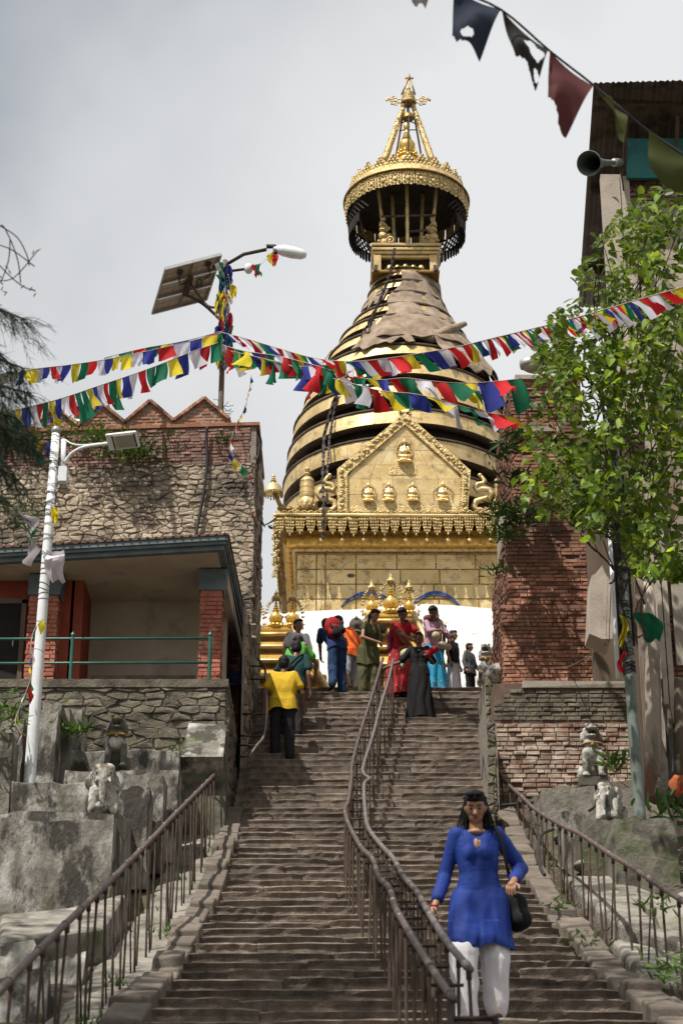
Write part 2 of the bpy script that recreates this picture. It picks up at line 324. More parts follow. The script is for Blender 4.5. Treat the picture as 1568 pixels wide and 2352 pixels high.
def brick_wall(parent, o, U, W_, H_, bl, bh, mt, joint=.012, proud=.012, seed=1, limit=300, keep=None, name='brick', miss=.0, order='low', slope=0):
    """bricks on the plane through o spanned by horizontal U and up; each brick an object of its own up to the limit"""
    rng = random.Random(seed); U = U.normalized(); ang = math.atan2(U.y, U.x); V = Vector((0, 0, 1))
    items = []; r = 0; z = 0
    while z + bh * .8 <= H_:
        u = -rng.uniform(0, bl)
        while u < W_:
            wl = bl * rng.choice((1, 1, 1, .52, .92)) * rng.uniform(.92, 1.06)
            a = max(u, 0); b = min(u + wl - joint, W_)
            if b - a > bl * .15 and (keep is None or keep((a + b) / 2, z + bh / 2)) and rng.random() > miss: items.append((a, z, b - a))
            u += wl
        z += bh
    rest = G()
    ms = mt if isinstance(mt, (list, tuple)) else [mt]
    for i, (a, z, wl) in enumerate(items):
        m = rng.choice(ms); var = rng.randrange(5); pr = proud * rng.uniform(.3, 1.5); p = o + U * a + V * (z + slope * a)
        hh = bh - joint * rng.uniform(.7, 1.3)
        if i < limit:
            ob = link(name, brick_mesh(m, var), parent, p); ob.scale = (wl, pr, hh); ob.rotation_euler = (0, rng.uniform(-.012, .012), ang)
        else:
            Mx = Matrix.Translation(p) @ Matrix.Rotation(ang, 4, 'Z') @ Matrix.Diagonal((wl, pr, hh, 1)); me = brick_mesh(ms[0], var)
            rest.add([Mx @ v.co for v in me.vertices], [tuple(f.vertices) for f in me.polygons])
    if rest.v: tag(rest.build(name + 's', ms[0], parent), kind='stuff')
    return len(items)
# ---------------------------------------------------------------- blobs (one continuous surface)
TMP = bpy.data.scenes.new('work')
def blob_mesh(name, prims, mt, vox=.02, it=3, fold=0, ffreq=(9, 9, 3), n=10):
    g = G()
    for p in prims:
        if p[0] == 'e': g.ball(p[1], p[2], 12, 8, p[3] if len(p) > 3 else None)
        else: g.cap(p[0], p[1], p[2], p[3], n)
    me = g.mesh('t', None); g.fixn(me); ob = bpy.data.objects.new('t', me); TMP.collection.objects.link(ob)
    r = ob.modifiers.new('r', 'REMESH'); r.mode = 'VOXEL'; r.voxel_size = vox
    s = ob.modifiers.new('s', 'SMOOTH'); s.factor = .5; s.iterations = it
    TMP.view_layers[0].update(); dg = TMP.view_layers[0].depsgraph
    m2 = bpy.data.meshes.new_from_object(ob.evaluated_get(dg)); bpy.data.objects.remove(ob); bpy.data.meshes.remove(me)
    m2.name = name; m2.materials.clear(); m2.materials.append(mt)
    if fold:
        off = Vector((random.uniform(0, 50), 0, 0))
        for v in m2.vertices:
            q = Vector((v.co.x * ffreq[0], v.co.y * ffreq[1], v.co.z * ffreq[2])) + off
            v.co += v.normal * (fold * (1 - 2 * abs(noise.noise(q))))
    m2.polygons.foreach_set('use_smooth', [True] * len(m2.polygons)); m2.update()
    return m2
def blob(name, prims, mt, parent=None, **k): return link(name, blob_mesh(name, prims, mt, **k), parent)
# ================================================================ TERRAIN AND STAIRS
RISE = .1806
E = [(13.45, 2.236 + CZ)]                       # nosing of each step: (y, z of its top)
for k in range(27):
    t = .60 - (.60 - .335) * k / 26
    E.append((E[-1][0] + t, E[-1][1] + RISE))
E.append((E[-1][0] + .33, E[-1][1] + RISE))
for k in range(20): E.append((E[-1][0] + .272, E[-1][1] + RISE))
dn = []; y_, z_ = E[0]
for k in range(21): y_ -= .47; z_ -= RISE; dn.append((y_, z_))
E = dn[::-1] + E
TOPY, TOPZ = E[-1]
def stairZ(Y):
    if Y <= E[0][0]: return E[0][1] - RISE
    if Y >= TOPY: return TOPZ
    for a, b in zip(E, E[1:]):
        if a[0] <= Y < b[0]: return a[1] + (b[1] - a[1]) * (Y - a[0]) / (b[0] - a[0])
def stepZ(Y):
    z = 0
    for a in E:
        if a[0] <= Y: z = a[1]
    return z
def on_stair(px, py, h, lo=9, hi=36):
    prev = None; Y = lo
    while Y < hi:
        d = at(px, py, Y).z - (stairZ(Y) + h)
        if prev is not None and (d > 0) != (prev > 0): return at(px, py, Y)
        prev = d; Y += .02
    return at(px, py, hi - 3)
XL, XR = -1.36, 2.10
def xr(Y): return 2.10 if Y < 26 else 2.10 + min((Y - 26) / 6, 1) * .33
def hillZ(x, y):
    s = stairZ(y) if y < 34 else TOPZ
    side = 0
    if x < XL: side = min((XL - x) * .10, .3) - .28
    elif x > XR: side = min((x - XR) * .22, .5) - .26
    else: side = -.55
    n = noise.noise(Vector((x * .9, y * .9, 3))) * .13 + noise.noise(Vector((x * 2.7, y * 2.7, 9))) * .05
    if y < 4: n *= max(0, (y - 2) / 2); side = min(side, 0)
    z = s + side + n * (0 if XL - .3 < x < XR + .3 else 1)
    if abs(x) > 9: z -= (abs(x) - 9) * .35
    return max(z, -.02 if y < 5 else .02)
g = G(); xs = [-60, -40, -25, -16, -12, -9, -7.5] + [-6 + .3 * i for i in range(14)] + [-1.9, -1.66, -1.45, 0, 1.2, 2.2, 2.5, 2.75] + [3 + .3 * i for i in range(14)] + [8, 10, 14, 20, 30, 45, 60]
ys = [-2, 1, 2.5] + [3.5 + .33 * i for i in range(94)] + [36, 40, 50, 62, 75, 90]
g.grid([[Vector((x, y, hillZ(x, y) - (max(0, y - 62) * .3))) for x in xs] for y in ys])
tag(g.build('hillside', M['earth'], smooth=True), kind='structure')
g = G(); g.grid([[Vector((x, y, -.12)) for x in (-900, -100, 100, 900)] for y in (-900, -60, 100, 900)])
tag(g.build('ground', M['earth']), kind='structure')
# apron strips of cement beside the kerbs
for sx, x0, x1 in (('l', -2.15, -1.60), ('r', 2.36, 2.95)):
    g = G(); rows = []
    for i in range(70):
        y = 6 + i * .34
        if y > 27.5: break
        rows.append([Vector((x + vj(.03), y, stairZ(y) - (.16 if sx == 'l' else .18) + vj(.02) + (.02 if k else 0))) for k, x in enumerate([x0 + (x1 - x0) * q / 4 for q in range(5)])])
    g.grid(rows); o_ = g.build('path', M['concrete'], smooth=True); tag(o_, kind='structure')
# staircase
base = G(); pts = [(E[0][0], 0)]
for i, (y, z) in enumerate(E):
    pts += [(y + .03, z - RISE - .02), (y + .03, z - .02)]
pts += [(TOPY + .5, TOPZ - .02), (TOPY + .5, 0)]
base.prism([Vector((-1.5, y, z)) for y, z in pts], (4.1, 0, 0))
stair = tag(base.build('staircase', M['step']), kind='structure')
def step_block(var):
    rng = random.Random(var); g = G(); n = 9; j = lambda a: rng.uniform(-a, a)
    prof = [(-.006 + j(.01), .0), (.015, .35), (.012, .7), (-.022, .93), (.03, 1.0), (.5, 1.0), (1.0, 1.0)]
    rows = []
    for q, (yy, zz) in enumerate(prof):
        row = []
        for i in range(n):
            x = i / (n - 1); e_ = .04 if i in (0, n - 1) and q < 5 else 0
            row.append(Vector((x, yy + (j(.011) if q < 5 else j(.008)) + e_ * .6, zz + (0 if q == 0 else j(.026) if q < 5 else j(.012)) - e_)))
        rows.append(row)
    g.grid(rows)
    m = g.mesh('step_stone', M['step']); g.fixn(m)
    # closed sides
    bm = bmesh.new(); bm.from_mesh(m); bm.verts.ensure_lookup_table()
    for i in (0, n - 1):
        bm.verts.ensure_lookup_table(); vs = [bm.verts[q * n + i] for q in range(len(prof))]
        lo = bm.verts.new((vs[0].co.x, 1.0, 0)); bm.faces.new(vs + [lo])
    bmesh.ops.recalc_face_normals(bm, faces=bm.faces); bm.to_mesh(m); bm.free()
    return m
SB = [step_block(i) for i in range(16)]
rng = random.Random(3)
for i, (y, z) in enumerate(E):
    if i < 14: continue
    x = XL - .02; end = xr(y) + .03; nxt = E[i + 1][0] - y if i + 1 < len(E) else .5
    while x < end - .05:
        wl = rng.choice((.45, .7, .95, 1.2, 1.5)) * rng.uniform(.8, 1.2)
        if end - (x + wl) < .3: wl = end - x
        o = link('step_stone', SB[rng.randrange(16)], stair, (x, y + rng.uniform(-.022, .022), z - RISE - .004 + rng.uniform(-.010, .010)))
        o.scale = (wl - .008, nxt + .12, RISE + rng.uniform(-.006, .010)); o.rotation_euler = (0, rng.uniform(-.006, .006), 0)
        x += wl
g = G(); g.grid([[Vector((x, y, TOPZ + .004 + vj(.004))) for x in (-3, -1.4, 0, 1.2, 2.5, 5)] for y in (TOPY + .25, 33, 34.5, 36, 38.5)])
tag(g.build('upper_landing', M['step']), kind='structure')
# kerb stones, stepping up on both sides
kl = tag(link('kerb', None), kind='structure'); kr = tag(link('kerb', None), kind='structure')
for side, par in ((-1, kl), (1, kr)):
    y = 9.5; rng = random.Random(5 + side)
    while y < 26.3:
        ln = rng.uniform(.42, .8); x0 = (-1.62 if side < 0 else 2.10) + rng.uniform(-.02, .02); wd = rng.uniform(.24, .3)
        z0 = stairZ(y); z1 = stairZ(y + ln); g = G(); up = rng.uniform(-.02, .10); j = lambda: rng.uniform(-.018, .018)
        g.hexa([(x0 + j(), y + j(), z0 - .35), (x0 + wd + j(), y + j(), z0 - .35), (x0 + wd + j(), y + ln, z0 - .35), (x0 + j(), y + ln, z0 - .35),
                (x0 + .02 + j(), y + j(), z0 + up + j()), (x0 + wd + j(), y + j(), z0 + up + j()), (x0 + wd + j(), y + ln - .015, z1 + up * .7 + j()), (x0 + .02 + j(), y + ln - .015, z1 + up * .7 + j())])
        o = g.build('kerb_stone', M['kerb'], par); b = o.modifiers.new('b', 'BEVEL'); b.width = .02; b.segments = 2
        y += ln
# ================================================================ LEFT HOUSE
house = thing('stone_house', 'rubble stone house with a zigzag brick parapet and a veranda left of the stairs', 'house', (-4, 31, stairZ(31)))
house.location = (0, 0, 0)
P0 = Vector((-1.47, 30.4, 0)); Ud = Vector((1, -.066, 0)).normalized(); Nh = Vector((0, 0, 1)).cross(Ud)   # pointing back
def HW(px, py, off=0): return at_plane(px, py, P0 - Nh * off, Nh)
zc = at(515, 1262, 26.07).z            # canopy level
hl = HW(-260, 1000); hr = HW(574, 972)
topz = hr.z; hlx = -9.6
def hp(x): return P0 + Ud * ((x - P0.x) / Ud.x)
def hy(x): return hp(x).y
# walls as boxes behind the masonry face
g = G(); bz = stairZ(26)
A = hp(hlx); B = hp(-1.47); bk = Vector((0, 2.2, 0))
g.hexa([Vector((p.x, p.y, z)) for z in (zc - 1.2, topz) for p in (A, B, B + bk, A + bk)])
g.build('wall', M['mortar'], house)
zband = HW(574, 1063).z
# pink brick band
o_ = Vector((hlx, hy(hlx), zband)); brick_wall(house, Vector((HW(60, 1063).x, HW(60, 1063).y, zband)) - Nh * .0, Ud, (HW(574, 1063) - HW(60, 1063)).length * 1.0, topz - zband - .06, .19, .062, M['pinkbrick'], .006, .02, 11, 300)
brick_wall(house, Vector((hlx, hy(hlx), zband)), Ud, (hp(HW(60, 1063).x) - hp(hlx)).length, topz - zband - .06, .19, .062, M['pinkbrick'], .006, .02, 12, 0, name='far_brick')
# rubble face
Wd = (B - A).length; zr0 = zc - .25
def rm(u, v, r): return M['rubble']
xk = HW(-20, 1200).x
rubble_wall(house, Vector((HW(0, 1200).x - .15, hy(HW(0, 1200).x - .15), zr0)), Ud, Vector((0, 0, 1)), (B - hp(HW(0, 1200).x - .15)).length, zband - zr0, .20, .088, rm, .009, .034, 21, 300)
# quoins / right-hand masonry below canopy level beside the stair, and the side face
g = G(); g.box(-1.505, -1.47, 28.1, 30.42, stairZ(28) - .5, zc - .02, 0); g.build('side_wall', M['mortar'], house); g = G(); g.box(-1.7, -1.471, 30.43, 32.62, stairZ(28) - .5, topz - .05, 0); g.build('side_wall', M['mortar'], house)
sidef = Vector((-1.465, 28.1, stairZ(28) - .3))
rubble_wall(house, sidef, Vector((0, 1, 0)), Vector((0, 0, 1)), 4.5, topz - sidef.z - .1, .34, .17, rm, .02, .035, 22, 240, keep=lambda u, v: u > 2.4 or v < zc - sidef.z - .1)
g = G(); g.hexa([Vector((p.x, p.y, z)) for z in (topz - .06, topz) for p in (A - Nh * .05, B - Nh * .05 + Vector((.06, 0, 0)), B + bk + Vector((.06, 0, 0)), A + bk)])
g.build('parapet_ledge', M['gablebrick'], house)
# zigzag gables
pk = [(128, 936), (233, 929), (346, 924), (470, 918)]; vl = [(75, 988), (184, 976), (289, 970), (400, 967), (527, 963)]
allg = [((vl[i], pk[i], vl[i + 1])) for i in range(4)] + [((-30, 995), (24, 946), (75, 988)), ((-130, 1003), (-80, 952), (-30, 995))]
for (a, p, b) in allg:
    a3, p3, b3 = HW(*a), HW(*p), HW(*b); a3.z = min(a3.z, b3.z); b3.z = a3.z; zb = topz
    a3.z = b3.z = topz + (a3.z - topz) * .5 + .02
    gb = thing('parapet_gable', None, None); gb.parent = house
    del gb
    g = G(); bl = [Vector((a3.x, a3.y, topz)), Vector((b3.x, b3.y, topz)), b3, p3, a3]
    g.prism(bl, Nh * .22); gab = g.build('gable', M['cement'], house)
    ln = (b3 - a3).length; hgt = p3.z - topz; lowh = a3.z - topz
    def kp(u, v, ln=ln, hgt=hgt, lowh=lowh): return v + .03 < lowh + (hgt - lowh) * (1 - abs(u - ln / 2) / (ln / 2)) and abs(u - ln / 2) < ln * .5 - .02
    brick_wall(gab, Vector((a3.x, a3.y, topz + .01)), Ud, ln, hgt, .2, .062, M['gablebrick'], .022, .012, int(p[0]) + 200, 60, kp)
    for s, e_ in ((a3, p3), (b3, p3)):
        d = e_ - s; m_ = 8
        for k in range(m_):
            c0 = s + d * (k / m_) ; c1 = s + d * ((k + .94) / m_); g = G()
            g.bar(c0 - Nh * .03 + Nh * .11 + Vector((0, 0, .02)), c1 - Nh * .03 + Nh * .11 + Vector((0, 0, .02 + vj(.006))), .30, .05)
            g.build('coping_tile', M['brick'], gab)
for o in [o for o in C.objects if o.name.startswith('parapet_gable')]: bpy.data.objects.remove(o)
# veranda canopy slab
cf_r = at(515, 1262, 26.07); cf_l = Vector((-9.4, 27.2, zc)); cb_r = Vector((-1.56, 30.38, zc)); cb_l = Vector((-9.4, 31, zc))
g = G(); th = .17
for dz0, dz1, out in ((0, .07, 0), (.07, .12, .05), (.12, .19, .08)):
    q = [cf_l + Vector((0, -out, 0)), cf_r + Vector((out * .6, -out, 0)), cb_r + Vector((out * .6, 0, 0)), cb_l]
    g.hexa([p + Vector((0, 0, dz0)) for p in q] + [p + Vector((0, 0, dz1 - .002)) for p in q])
g.build('canopy_edge', M['bluetrim'], house)
g = G(); q = [cf_l + Vector((0, .1, -.006)), cf_r + Vector((-.1, .1, -.006)), cb_r + Vector((-.1, 0, -.006)), cb_l + Vector((0, 0, -.006))]
g.hexa([p for p in q] + [p + Vector((0, 0, .005)) for p in q]); g.build('canopy_soffit', M['soffit'], house)
g = G(); tq = [cf_l + Vector((0, -.1, .19)), cf_r + Vector((.07, -.1, .19)), cb_r + Vector((.05, 0, .28)), cb_l + Vector((0, 0, .34))]
g.hexa([p for p in tq] + [p + Vector((0, 0, .03)) for p in tq]); can = g.build('canopy_roof', M['wood'], house)
n_ = 62
for k in range(n_):
    p = tq[0].lerp(tq[1], (k + .5) / n_); g = G(); g.cap(p + Vector((0, .0, .025)), .024, p + Vector((0, .3, .04)), .024, 6); g.build('roof_tile', M['brick'], can, smooth=True)
# side beam hanging under the canopy on the stair side
g = G(); g.hexa([(-1.80, 27.0, zc - .26), (-1.68, 26.95, zc - .26), (-1.60, 30.3, zc - .26), (-1.72, 30.3, zc - .26), (-1.80, 27.0, zc - .01), (-1.68, 26.95, zc - .01), (-1.60, 30.3, zc - .01), (-1.72, 30.3, zc - .01)]); g.build('side_beam', M['soffit'], house)
# veranda: terrace retaining wall, floor, back wall, pier, doorway
TY = 26.0; tz = at(300, 1562, TY).z; tr = at(521, 1600, TY).x
terr = thing('terrace_wall', 'mossy stone retaining wall carrying the veranda railing', 'wall', (0, 0, 0))
tx0 = -9.5
g = G(); g.box(tx0, tr, TY, TY + 4.3, stairZ(22), tz - .12); g.build('wall_core', M['mortar'], terr)
g = G(); g.box(tx0, tr + .02, TY - .05, TY + 4.3, tz - .12, tz, 0); g.build('wall_cap', M['mossy'], terr)
zb0 = at(300, 1850, TY).z
rubble_wall(terr, Vector((at(0, 1600, TY).x - .2, TY, zb0)), Vector((1, 0, 0)), Vector((0, 0, 1)), tr - at(0, 1600, TY).x + .2, tz - .13 - zb0, .30, .105, M['mossy'], .010, .035, 31, 290)
rubble_wall(terr, Vector((tr, TY, zb0)), Vector((0, 1, 0)), Vector((0, 0, 1)), 2.2, tz - .13 - zb0, .30, .17, M['mossy'], .018, .03, 32, 90)
VY = 28.15                                      # veranda back wall
bx0, bx1 = at(183, 1450, VY).x, at(520, 1450, VY).x
g = G(); g.box(bx0 - .1, -1.75, VY, VY + .2, tz - .1, zc + .1); g.build('back_wall', M['soffit'], house)
g = G(); g.box(tx0, bx0 + .02, VY - .9, VY - .7, tz - .1, zc + .1); rw = g.build('red_wall', M['redpaint'], house)
g = G(); g.box(bx0 - .02, bx0 + .16, VY - .9, VY + .1, tz - .1, zc + .1); g.build('return_wall', M['redpaint'], house)
# dark door in the red wall
dx0, dx1 = at(-20, 1450, VY - .9).x, at(48, 1450, VY - .9).x
g = G(); g.box(dx0, dx1, VY - .93, VY - .88, tz - .05, tz + 1.62); d_ = g.build('door', M['dark'], house)
g = G(); g.box(dx1, dx1 + .07, VY - .96, VY - .88, tz - .05, tz + 1.68); g.box(dx0 - .07, dx1 + .07, VY - .96, VY - .88, tz + 1.62, tz + 1.70); g.build('door_frame', M['wood'], d_)
hx = at(31, 1478, VY - .95); g = G(); g.tube([hx + Vector((0, 0, -.06)), hx + Vector((0, -.04, -.05)), hx + Vector((0, -.04, .05)), hx + Vector((0, 0, .06))], .008); g.build('handle', M['alu'], d_)
# far side of the slot right of the pier: brick wall with the price board
g = G(); g.box(-1.95, -1.62, 29.6, 30.3, stairZ(26), zc + .02); g.build('passage_wall', M['brickmortar'], house)
brick_wall(house, Vector((-1.95, 29.6, tz - 1.6)), Vector((1, 0, 0)), .33, zc - tz + 1.5, .19, .065, M['brick'], .012, .012, 33, 120)
# piers
def pier(px0, px1, Y, cap=True):
    x0 = at(px0, 1450, Y).x; x1 = at(px1, 1450, Y).x; dpt = .34; z0 = tz - .02; z1 = zc - .02 - (.34 if cap else 0)
    g = G(); g.box(x0 + .01, x1 - .01, Y + .01, Y + dpt, z0, z1); p = g.build('pier', M['pierbrick'], house)
    brick_wall(p, Vector((x0, Y + .01, z0)), Vector((1, 0, 0)), x1 - x0, z1 - z0, .17, .068, M['pierbrick'], .008, .014, int(px0) + 5, 150)
    brick_wall(p, Vector((x1 - .01, Y + .02, z0)), Vector((0, 1, 0)), dpt - .02, z1 - z0, .17, .068, M['pierbrick'], .008, .014, int(px0) + 6, 80)
    if cap:
        g = G(); g.hexa([(x0 - .02, Y - .02, z1), (x1 + .02, Y - .02, z1), (x1 + .02, Y + dpt + .02, z1), (x0 - .02, Y + dpt + .02, z1), (x0 - .02, Y - .02, z1 + .33), (x1 + .07, Y - .02, z1 + .33), (x1 + .07, Y + dpt + .6, z1 + .33), (x0 - .02, Y + dpt + .6, z1 + .33)])
        g.build('capital', M['bluetrim'], p)
pier(457, 508, 26.75); pier(62, 130, 26.95)
g = G(); x0 = at(210, 1550, 27.3).x; x1 = at(448, 1550, 27.3).x; zz = at(300, 1551, 27.3).z
g.box(x0, x1, 27.3, 27.7, zz - .05, zz); g.box(x0 + .1, x0 + .16, 27.35, 27.65, tz, zz - .05); g.box(x1 - .16, x1 - .1, 27.35, 27.65, tz, zz - .05)
tag(g.build('bench', M['wood'], smooth=False), 'long low wooden bench in the veranda behind the green railing', 'bench')
# green railing
rail = thing('green_railing', 'green pipe railing with pointed posts along the veranda edge', 'railing')
RY = TY + .22
for px in (-90, 168, 483):
    p = at(px, 1460, RY); g = G(); g.tube([(p.x, RY, tz), (p.x, RY, p.z)], .028, 10); g.lathe([(.036, 0), (.036, .02), (.0, .07)], (p.x, RY, p.z), 10); g.build('post', M['greenpaint'], rail, smooth=True, sharp=40)
for py, lo in ((1468, 0), (1524, 1)):
    a = at(-120, py, RY); b = at(480, py - 2, RY); g = G(); g.tube([a, b], .02, 8); g.build('rail', M['greenpaint'], rail, smooth=True)
# price board
def text_mesh(s, size, mt, extr=.002):
    cu = bpy.data.curves.new('t', 'FONT'); cu.body = s; cu.size = size; cu.extrude = extr; ob = bpy.data.objects.new('t', cu); TMP.collection.objects.link(ob)
    TMP.view_layers[0].update(); dg = TMP.view_layers[0].depsgraph; me = bpy.data.meshes.new_from_object(ob.evaluated_get(dg)); bpy.data.objects.remove(ob); bpy.data.curves.remove(cu)
    me.materials.clear(); me.materials.append(mt); return me
M['signblue'] = mat('sign_blue', [(.008, .02, .10), (.012, .03, .14)], 5, .5, .05); M['signtext'] = mat('faded_lettering', [(.10, .11, .14), (.20, .20, .22)], 30, .7, 0)
SY = 29.5; s0 = at(513, 1542, SY); s1 = at(555, 1576, SY)
sg = thing('price_board', 'dark blue entrance fee board in the dark passage beside the pier', 'sign', (s0.x - .12, SY, s1.z))
g = G(); g.box(0, s1.x - s0.x + .12, -.02, 0, 0, s0.z - s1.z); g.build('board', M['signblue'], sg)
for s, z, x in (('COUNTRY TOURIST - Rs. 50', .22, .01), ('COUNTRY TOURIST - Rs. 200', .115, .01), ('F.S.M.C', .012, .19)):
    o = link('lettering', text_mesh(s, .033 if 'Rs' in s else .04, M['signtext']), sg, (x, -.024, z)); o.rotation_euler = (R(90), 0, 0); o.scale = (.78 if 'Rs' in s else 1.2, 1.7 if 'Rs' in s else 1, 1)
# ================================================================ PLINTHS / TERRACES
def plinth(px0, px1, yt, yb, Y, dpt, mt, label, lean=0, bev=.03, top_j=.03):
    a = at(px0, yt, Y); b = at(px1, yt, Y); zb = at(px0, yb, Y).z - .5; g = G(); n = 7
    rows = []; x0, x1 = a.x, b.x
    jit = lambda s: vj(s)
    # grid wrapped box: front face with relief, sides, top
    zt = a.z; fr = []
    for i in range(7):
        t = i / 6; z = zb + (zt - zb) * t; row = []
        for k in range(n):
            q = k / (n - 1); row.append(Vector((x0 + (x1 - x0) * q + jit(.012), Y + jit(.006) + lean * (1 - t), z + (jit(top_j) if i == 6 else 0))))
        row.append(Vector((x1 + jit(.01), Y + dpt * .5, z + (jit(top_j) if i == 6 else 0)))); row.append(Vector((x1 + jit(.01), Y + dpt, z)))
        row.insert(0, Vector((x0, Y + dpt, z)))
        fr.append(row)
    tp = [Vector((p.x, min(p.y + (dpt - .0), Y + dpt) if 0 < k < len(fr[-1]) - 1 else p.y, p.z + .0)) for k, p in enumerate(fr[-1])]
    fr.append(tp); g.grid(fr)
    o = g.build('concrete_plinth', mt, loc=None); tag(o, label, 'plinth')
    bv = o.modifiers.new('b', 'BEVEL'); bv.width = bev; bv.segments = 2; bv.limit_method = 'ANGLE'; bv.angle_limit = R(50)
    return o
pl = [(-60, 262, 1882, 2082, 20.5, 1.2, 'plinth', 'largest whitewashed block low on the left with cracked stained face'),
      (-60, 262, 1866, 1900, 21.6, .9, 'plinth', 'narrow grey ledge on which the left elephant statue stands'),
      (250, 290, 1872, 1990, 21.9, 1.3, 'concrete', 'small block stepping back right of the big left block'),
      (29, 204, 1797, 1875, 22.8, .9, 'plinth', 'moss topped block behind and left of the left elephant'),
      (268, 343, 1808, 1945, 22.5, .5, 'plinth', 'upright slab just right of the left elephant'),
      (272, 376, 1776, 1912, 23.1, .6, 'plinth', 'middle of three stepped slabs right of the left elephant'),
      (150, 410, 1768, 1890, 23.8, .9, 'plinth', 'wide stained block under the left lion statue'),
      (157, 412, 1722, 1780, 24.9, .9, 'plinth', 'long low ledge behind the left lion statue'),
      (410, 520, 1735, 1850, 25.4, .6, 'mossblock', 'dark mossy block at the foot of the terrace wall'),
      (78, 133, 1635, 1800, 23.9, .5, 'plinth', 'tallest upright fin right of the white pole'),
      (99, 142, 1617, 1790, 24.4, .45, 'concrete', 'second upright fin behind the tallest fin'),
      (142, 162, 1630, 1770, 24.6, .7, 'concrete', 'thin upright fin between two wider fins'),
      (153, 191, 1628, 1740, 25.1, .6, 'plinth', 'rightmost upright fin against the mossy terrace wall'),
      (-40, 31, 1681, 1800, 23.2, .5, 'concrete', 'upright fin at the left edge before the white pole'),
      (2, 56, 1655, 1800, 24.0, .5, 'concrete', 'upright fin left of the white pole base'),
      (1244, 1365, 1806, 1925, 25.5, .9, 'concrete', 'pale grey block below the right lion with smooth face'),
      (1222, 1250, 1830, 1925, 26.0, .7, 'concrete', 'narrow side block left of the pale grey right block'),
      (1360, 1500, 1812, 1890, 25.3, 1.0, 'concrete', 'grey block behind the right elephant statue'),
      (1291, 1345, 1867, 1990, 23.4, .7, 'plinth', 'cracked small block left of the mossy right block'),
      (1336, 1410, 1884, 2005, 22.4, 1.2, 'mossblock', 'mossy green block under the right elephant'),
      (1408, 1552, 1879, 1975, 21.4, 1.8, 'mossblock', 'wide dark weathered block at the foot of the green pole')]
for p in pl: plinth(p[0], p[1], p[2], p[3], p[4], p[5], M[p[6]], p[7])
# sloping slab at the right end of the terrace wall
a, b, c, d = at(434, 1660, 25.9), at(521, 1665, 25.9), at(512, 1738, 25.2), at(416, 1738, 25.2); g = G()
g.prism([d, c, b, a], (0, .3, -.25)); o = g.build('sloping_slab', M['plinth']); tag(o, 'pale worn slab sloping against the right end of the terrace wall', 'slab')
# lumpy concrete embankments low on both sides
def embank(x0, x1, y0, y1, hfun, mt, label=None, nx=16, ny=26, seed=0, stepn=0):
    g = G(); rows = []
    for i in range(ny + 1):
        y = y0 + (y1 - y0) * i / ny; row = []
        for k in range(nx + 1):
            x = x0 + (x1 - x0) * k / nx
            n = noise.noise(Vector((x * 1.3 + seed, y * 1.1, 0))) * .12 + noise.noise(Vector((x * 5 + seed, y * 4, 2))) * .03
            row.append(Vector((x, y, hfun(x, y) + n)))
        rows.append(row)
    g.grid(rows); n0 = rows[0]; g.grid([[p + Vector((0, 0, -1.0)) for p in n0], n0])
    for sd in (0, -1): g.grid([[r_[sd] + Vector((0, 0, -1.0)) for r_ in rows], [r_[sd] for r_ in rows]])
    return tag(g.build('embankment', mt, smooth=True, sharp=55), kind='structure')
def terr_steps(base, stepl, steph, slope):
    def f(x, y):
        s = (y + x * .12) / stepl; fl = math.floor(s); fr = s - fl
        return stairZ(max(4, fl * stepl)) + base + min(fr / .8, 1) * slope * 0 + (stairZ(max(4, (fl + 1) * stepl)) - stairZ(max(4, fl * stepl))) * max(0, (fr - .82) / .18) + fr * slope
    return f
embank(-7, -2.2, 9, 20.6, terr_steps(.0, 2.1, .5, .28), M['plinth'], nx=40, ny=90)
embank(3.0, 8, 9, 19.6, lambda x, y: stairZ(y) - .05 + min((x - 3) * .45, .5) + .22 * math.sin(y * 1.9 + x), M['concrete'], nx=30, ny=70, seed=7)
M['slab'] = mat('worn_cement_slab', [(.11, .10, .08), (.22, .20, .17), (.33, .31, .275)], 3, .93, .8, 20, stain=((.05, .045, .035), 2.2, .5, .62, .9), stain2=(GREEN_MOSS, 2.6, .57, .68, .7), bdist=.03)
for i, q in enumerate((((1290, 2012), (1400, 2010), (1568, 2075), (1568, 2165), (1400, 2110)), ((1400, 2150), (1568, 2190), (1568, 2260), (1480, 2250)), ((0, 2100), (150, 2085), (290, 2050), (240, 2130), (0, 2160)))):
    P = [on_stair(x, y, .06 if i < 2 else .16) for x, y in q]; g = G(); g.prism(P, (0, .25, -.5)); o = g.build('sloping_slab', M['slab']); bv = o.modifiers.new('b', 'BEVEL'); bv.width = .05; bv.segments = 3
    tag(o, ['large pale sloping slab behind the right handrail', 'smaller sloping slab at the right edge below the large one', 'worn sloping slab below the big left block'][i], 'slab')
for i, (px, py, s_) in enumerate(((1345, 2005, .16), (1300, 2050, .12))):
    p = at_x(px, py, 2.85); g = G(); g.ball((0, 0, 0), (s_ * 1.2, s_ * 1.4, s_ * .5), 18, 10)
    g.v = [tuple(Vector(v) * (1 + .45 * noise.noise(Vector(v) * 2.6 + Vector((i * 7, 0, 0)))) + Vector((0, .15 * v[0], 0))) for v in g.v]
    o = g.build('boulder', M['concrete'], smooth=True, loc=p); bv = o.modifiers.new('b', 'BEVEL'); bv.width = .03; bv.segments = 2; o.location.z = hillZ(p.x, p.y) + .1
    tag(o, ['small boulder under the cracked small block', 'smallest boulder beside the right kerb'][i], 'boulder')
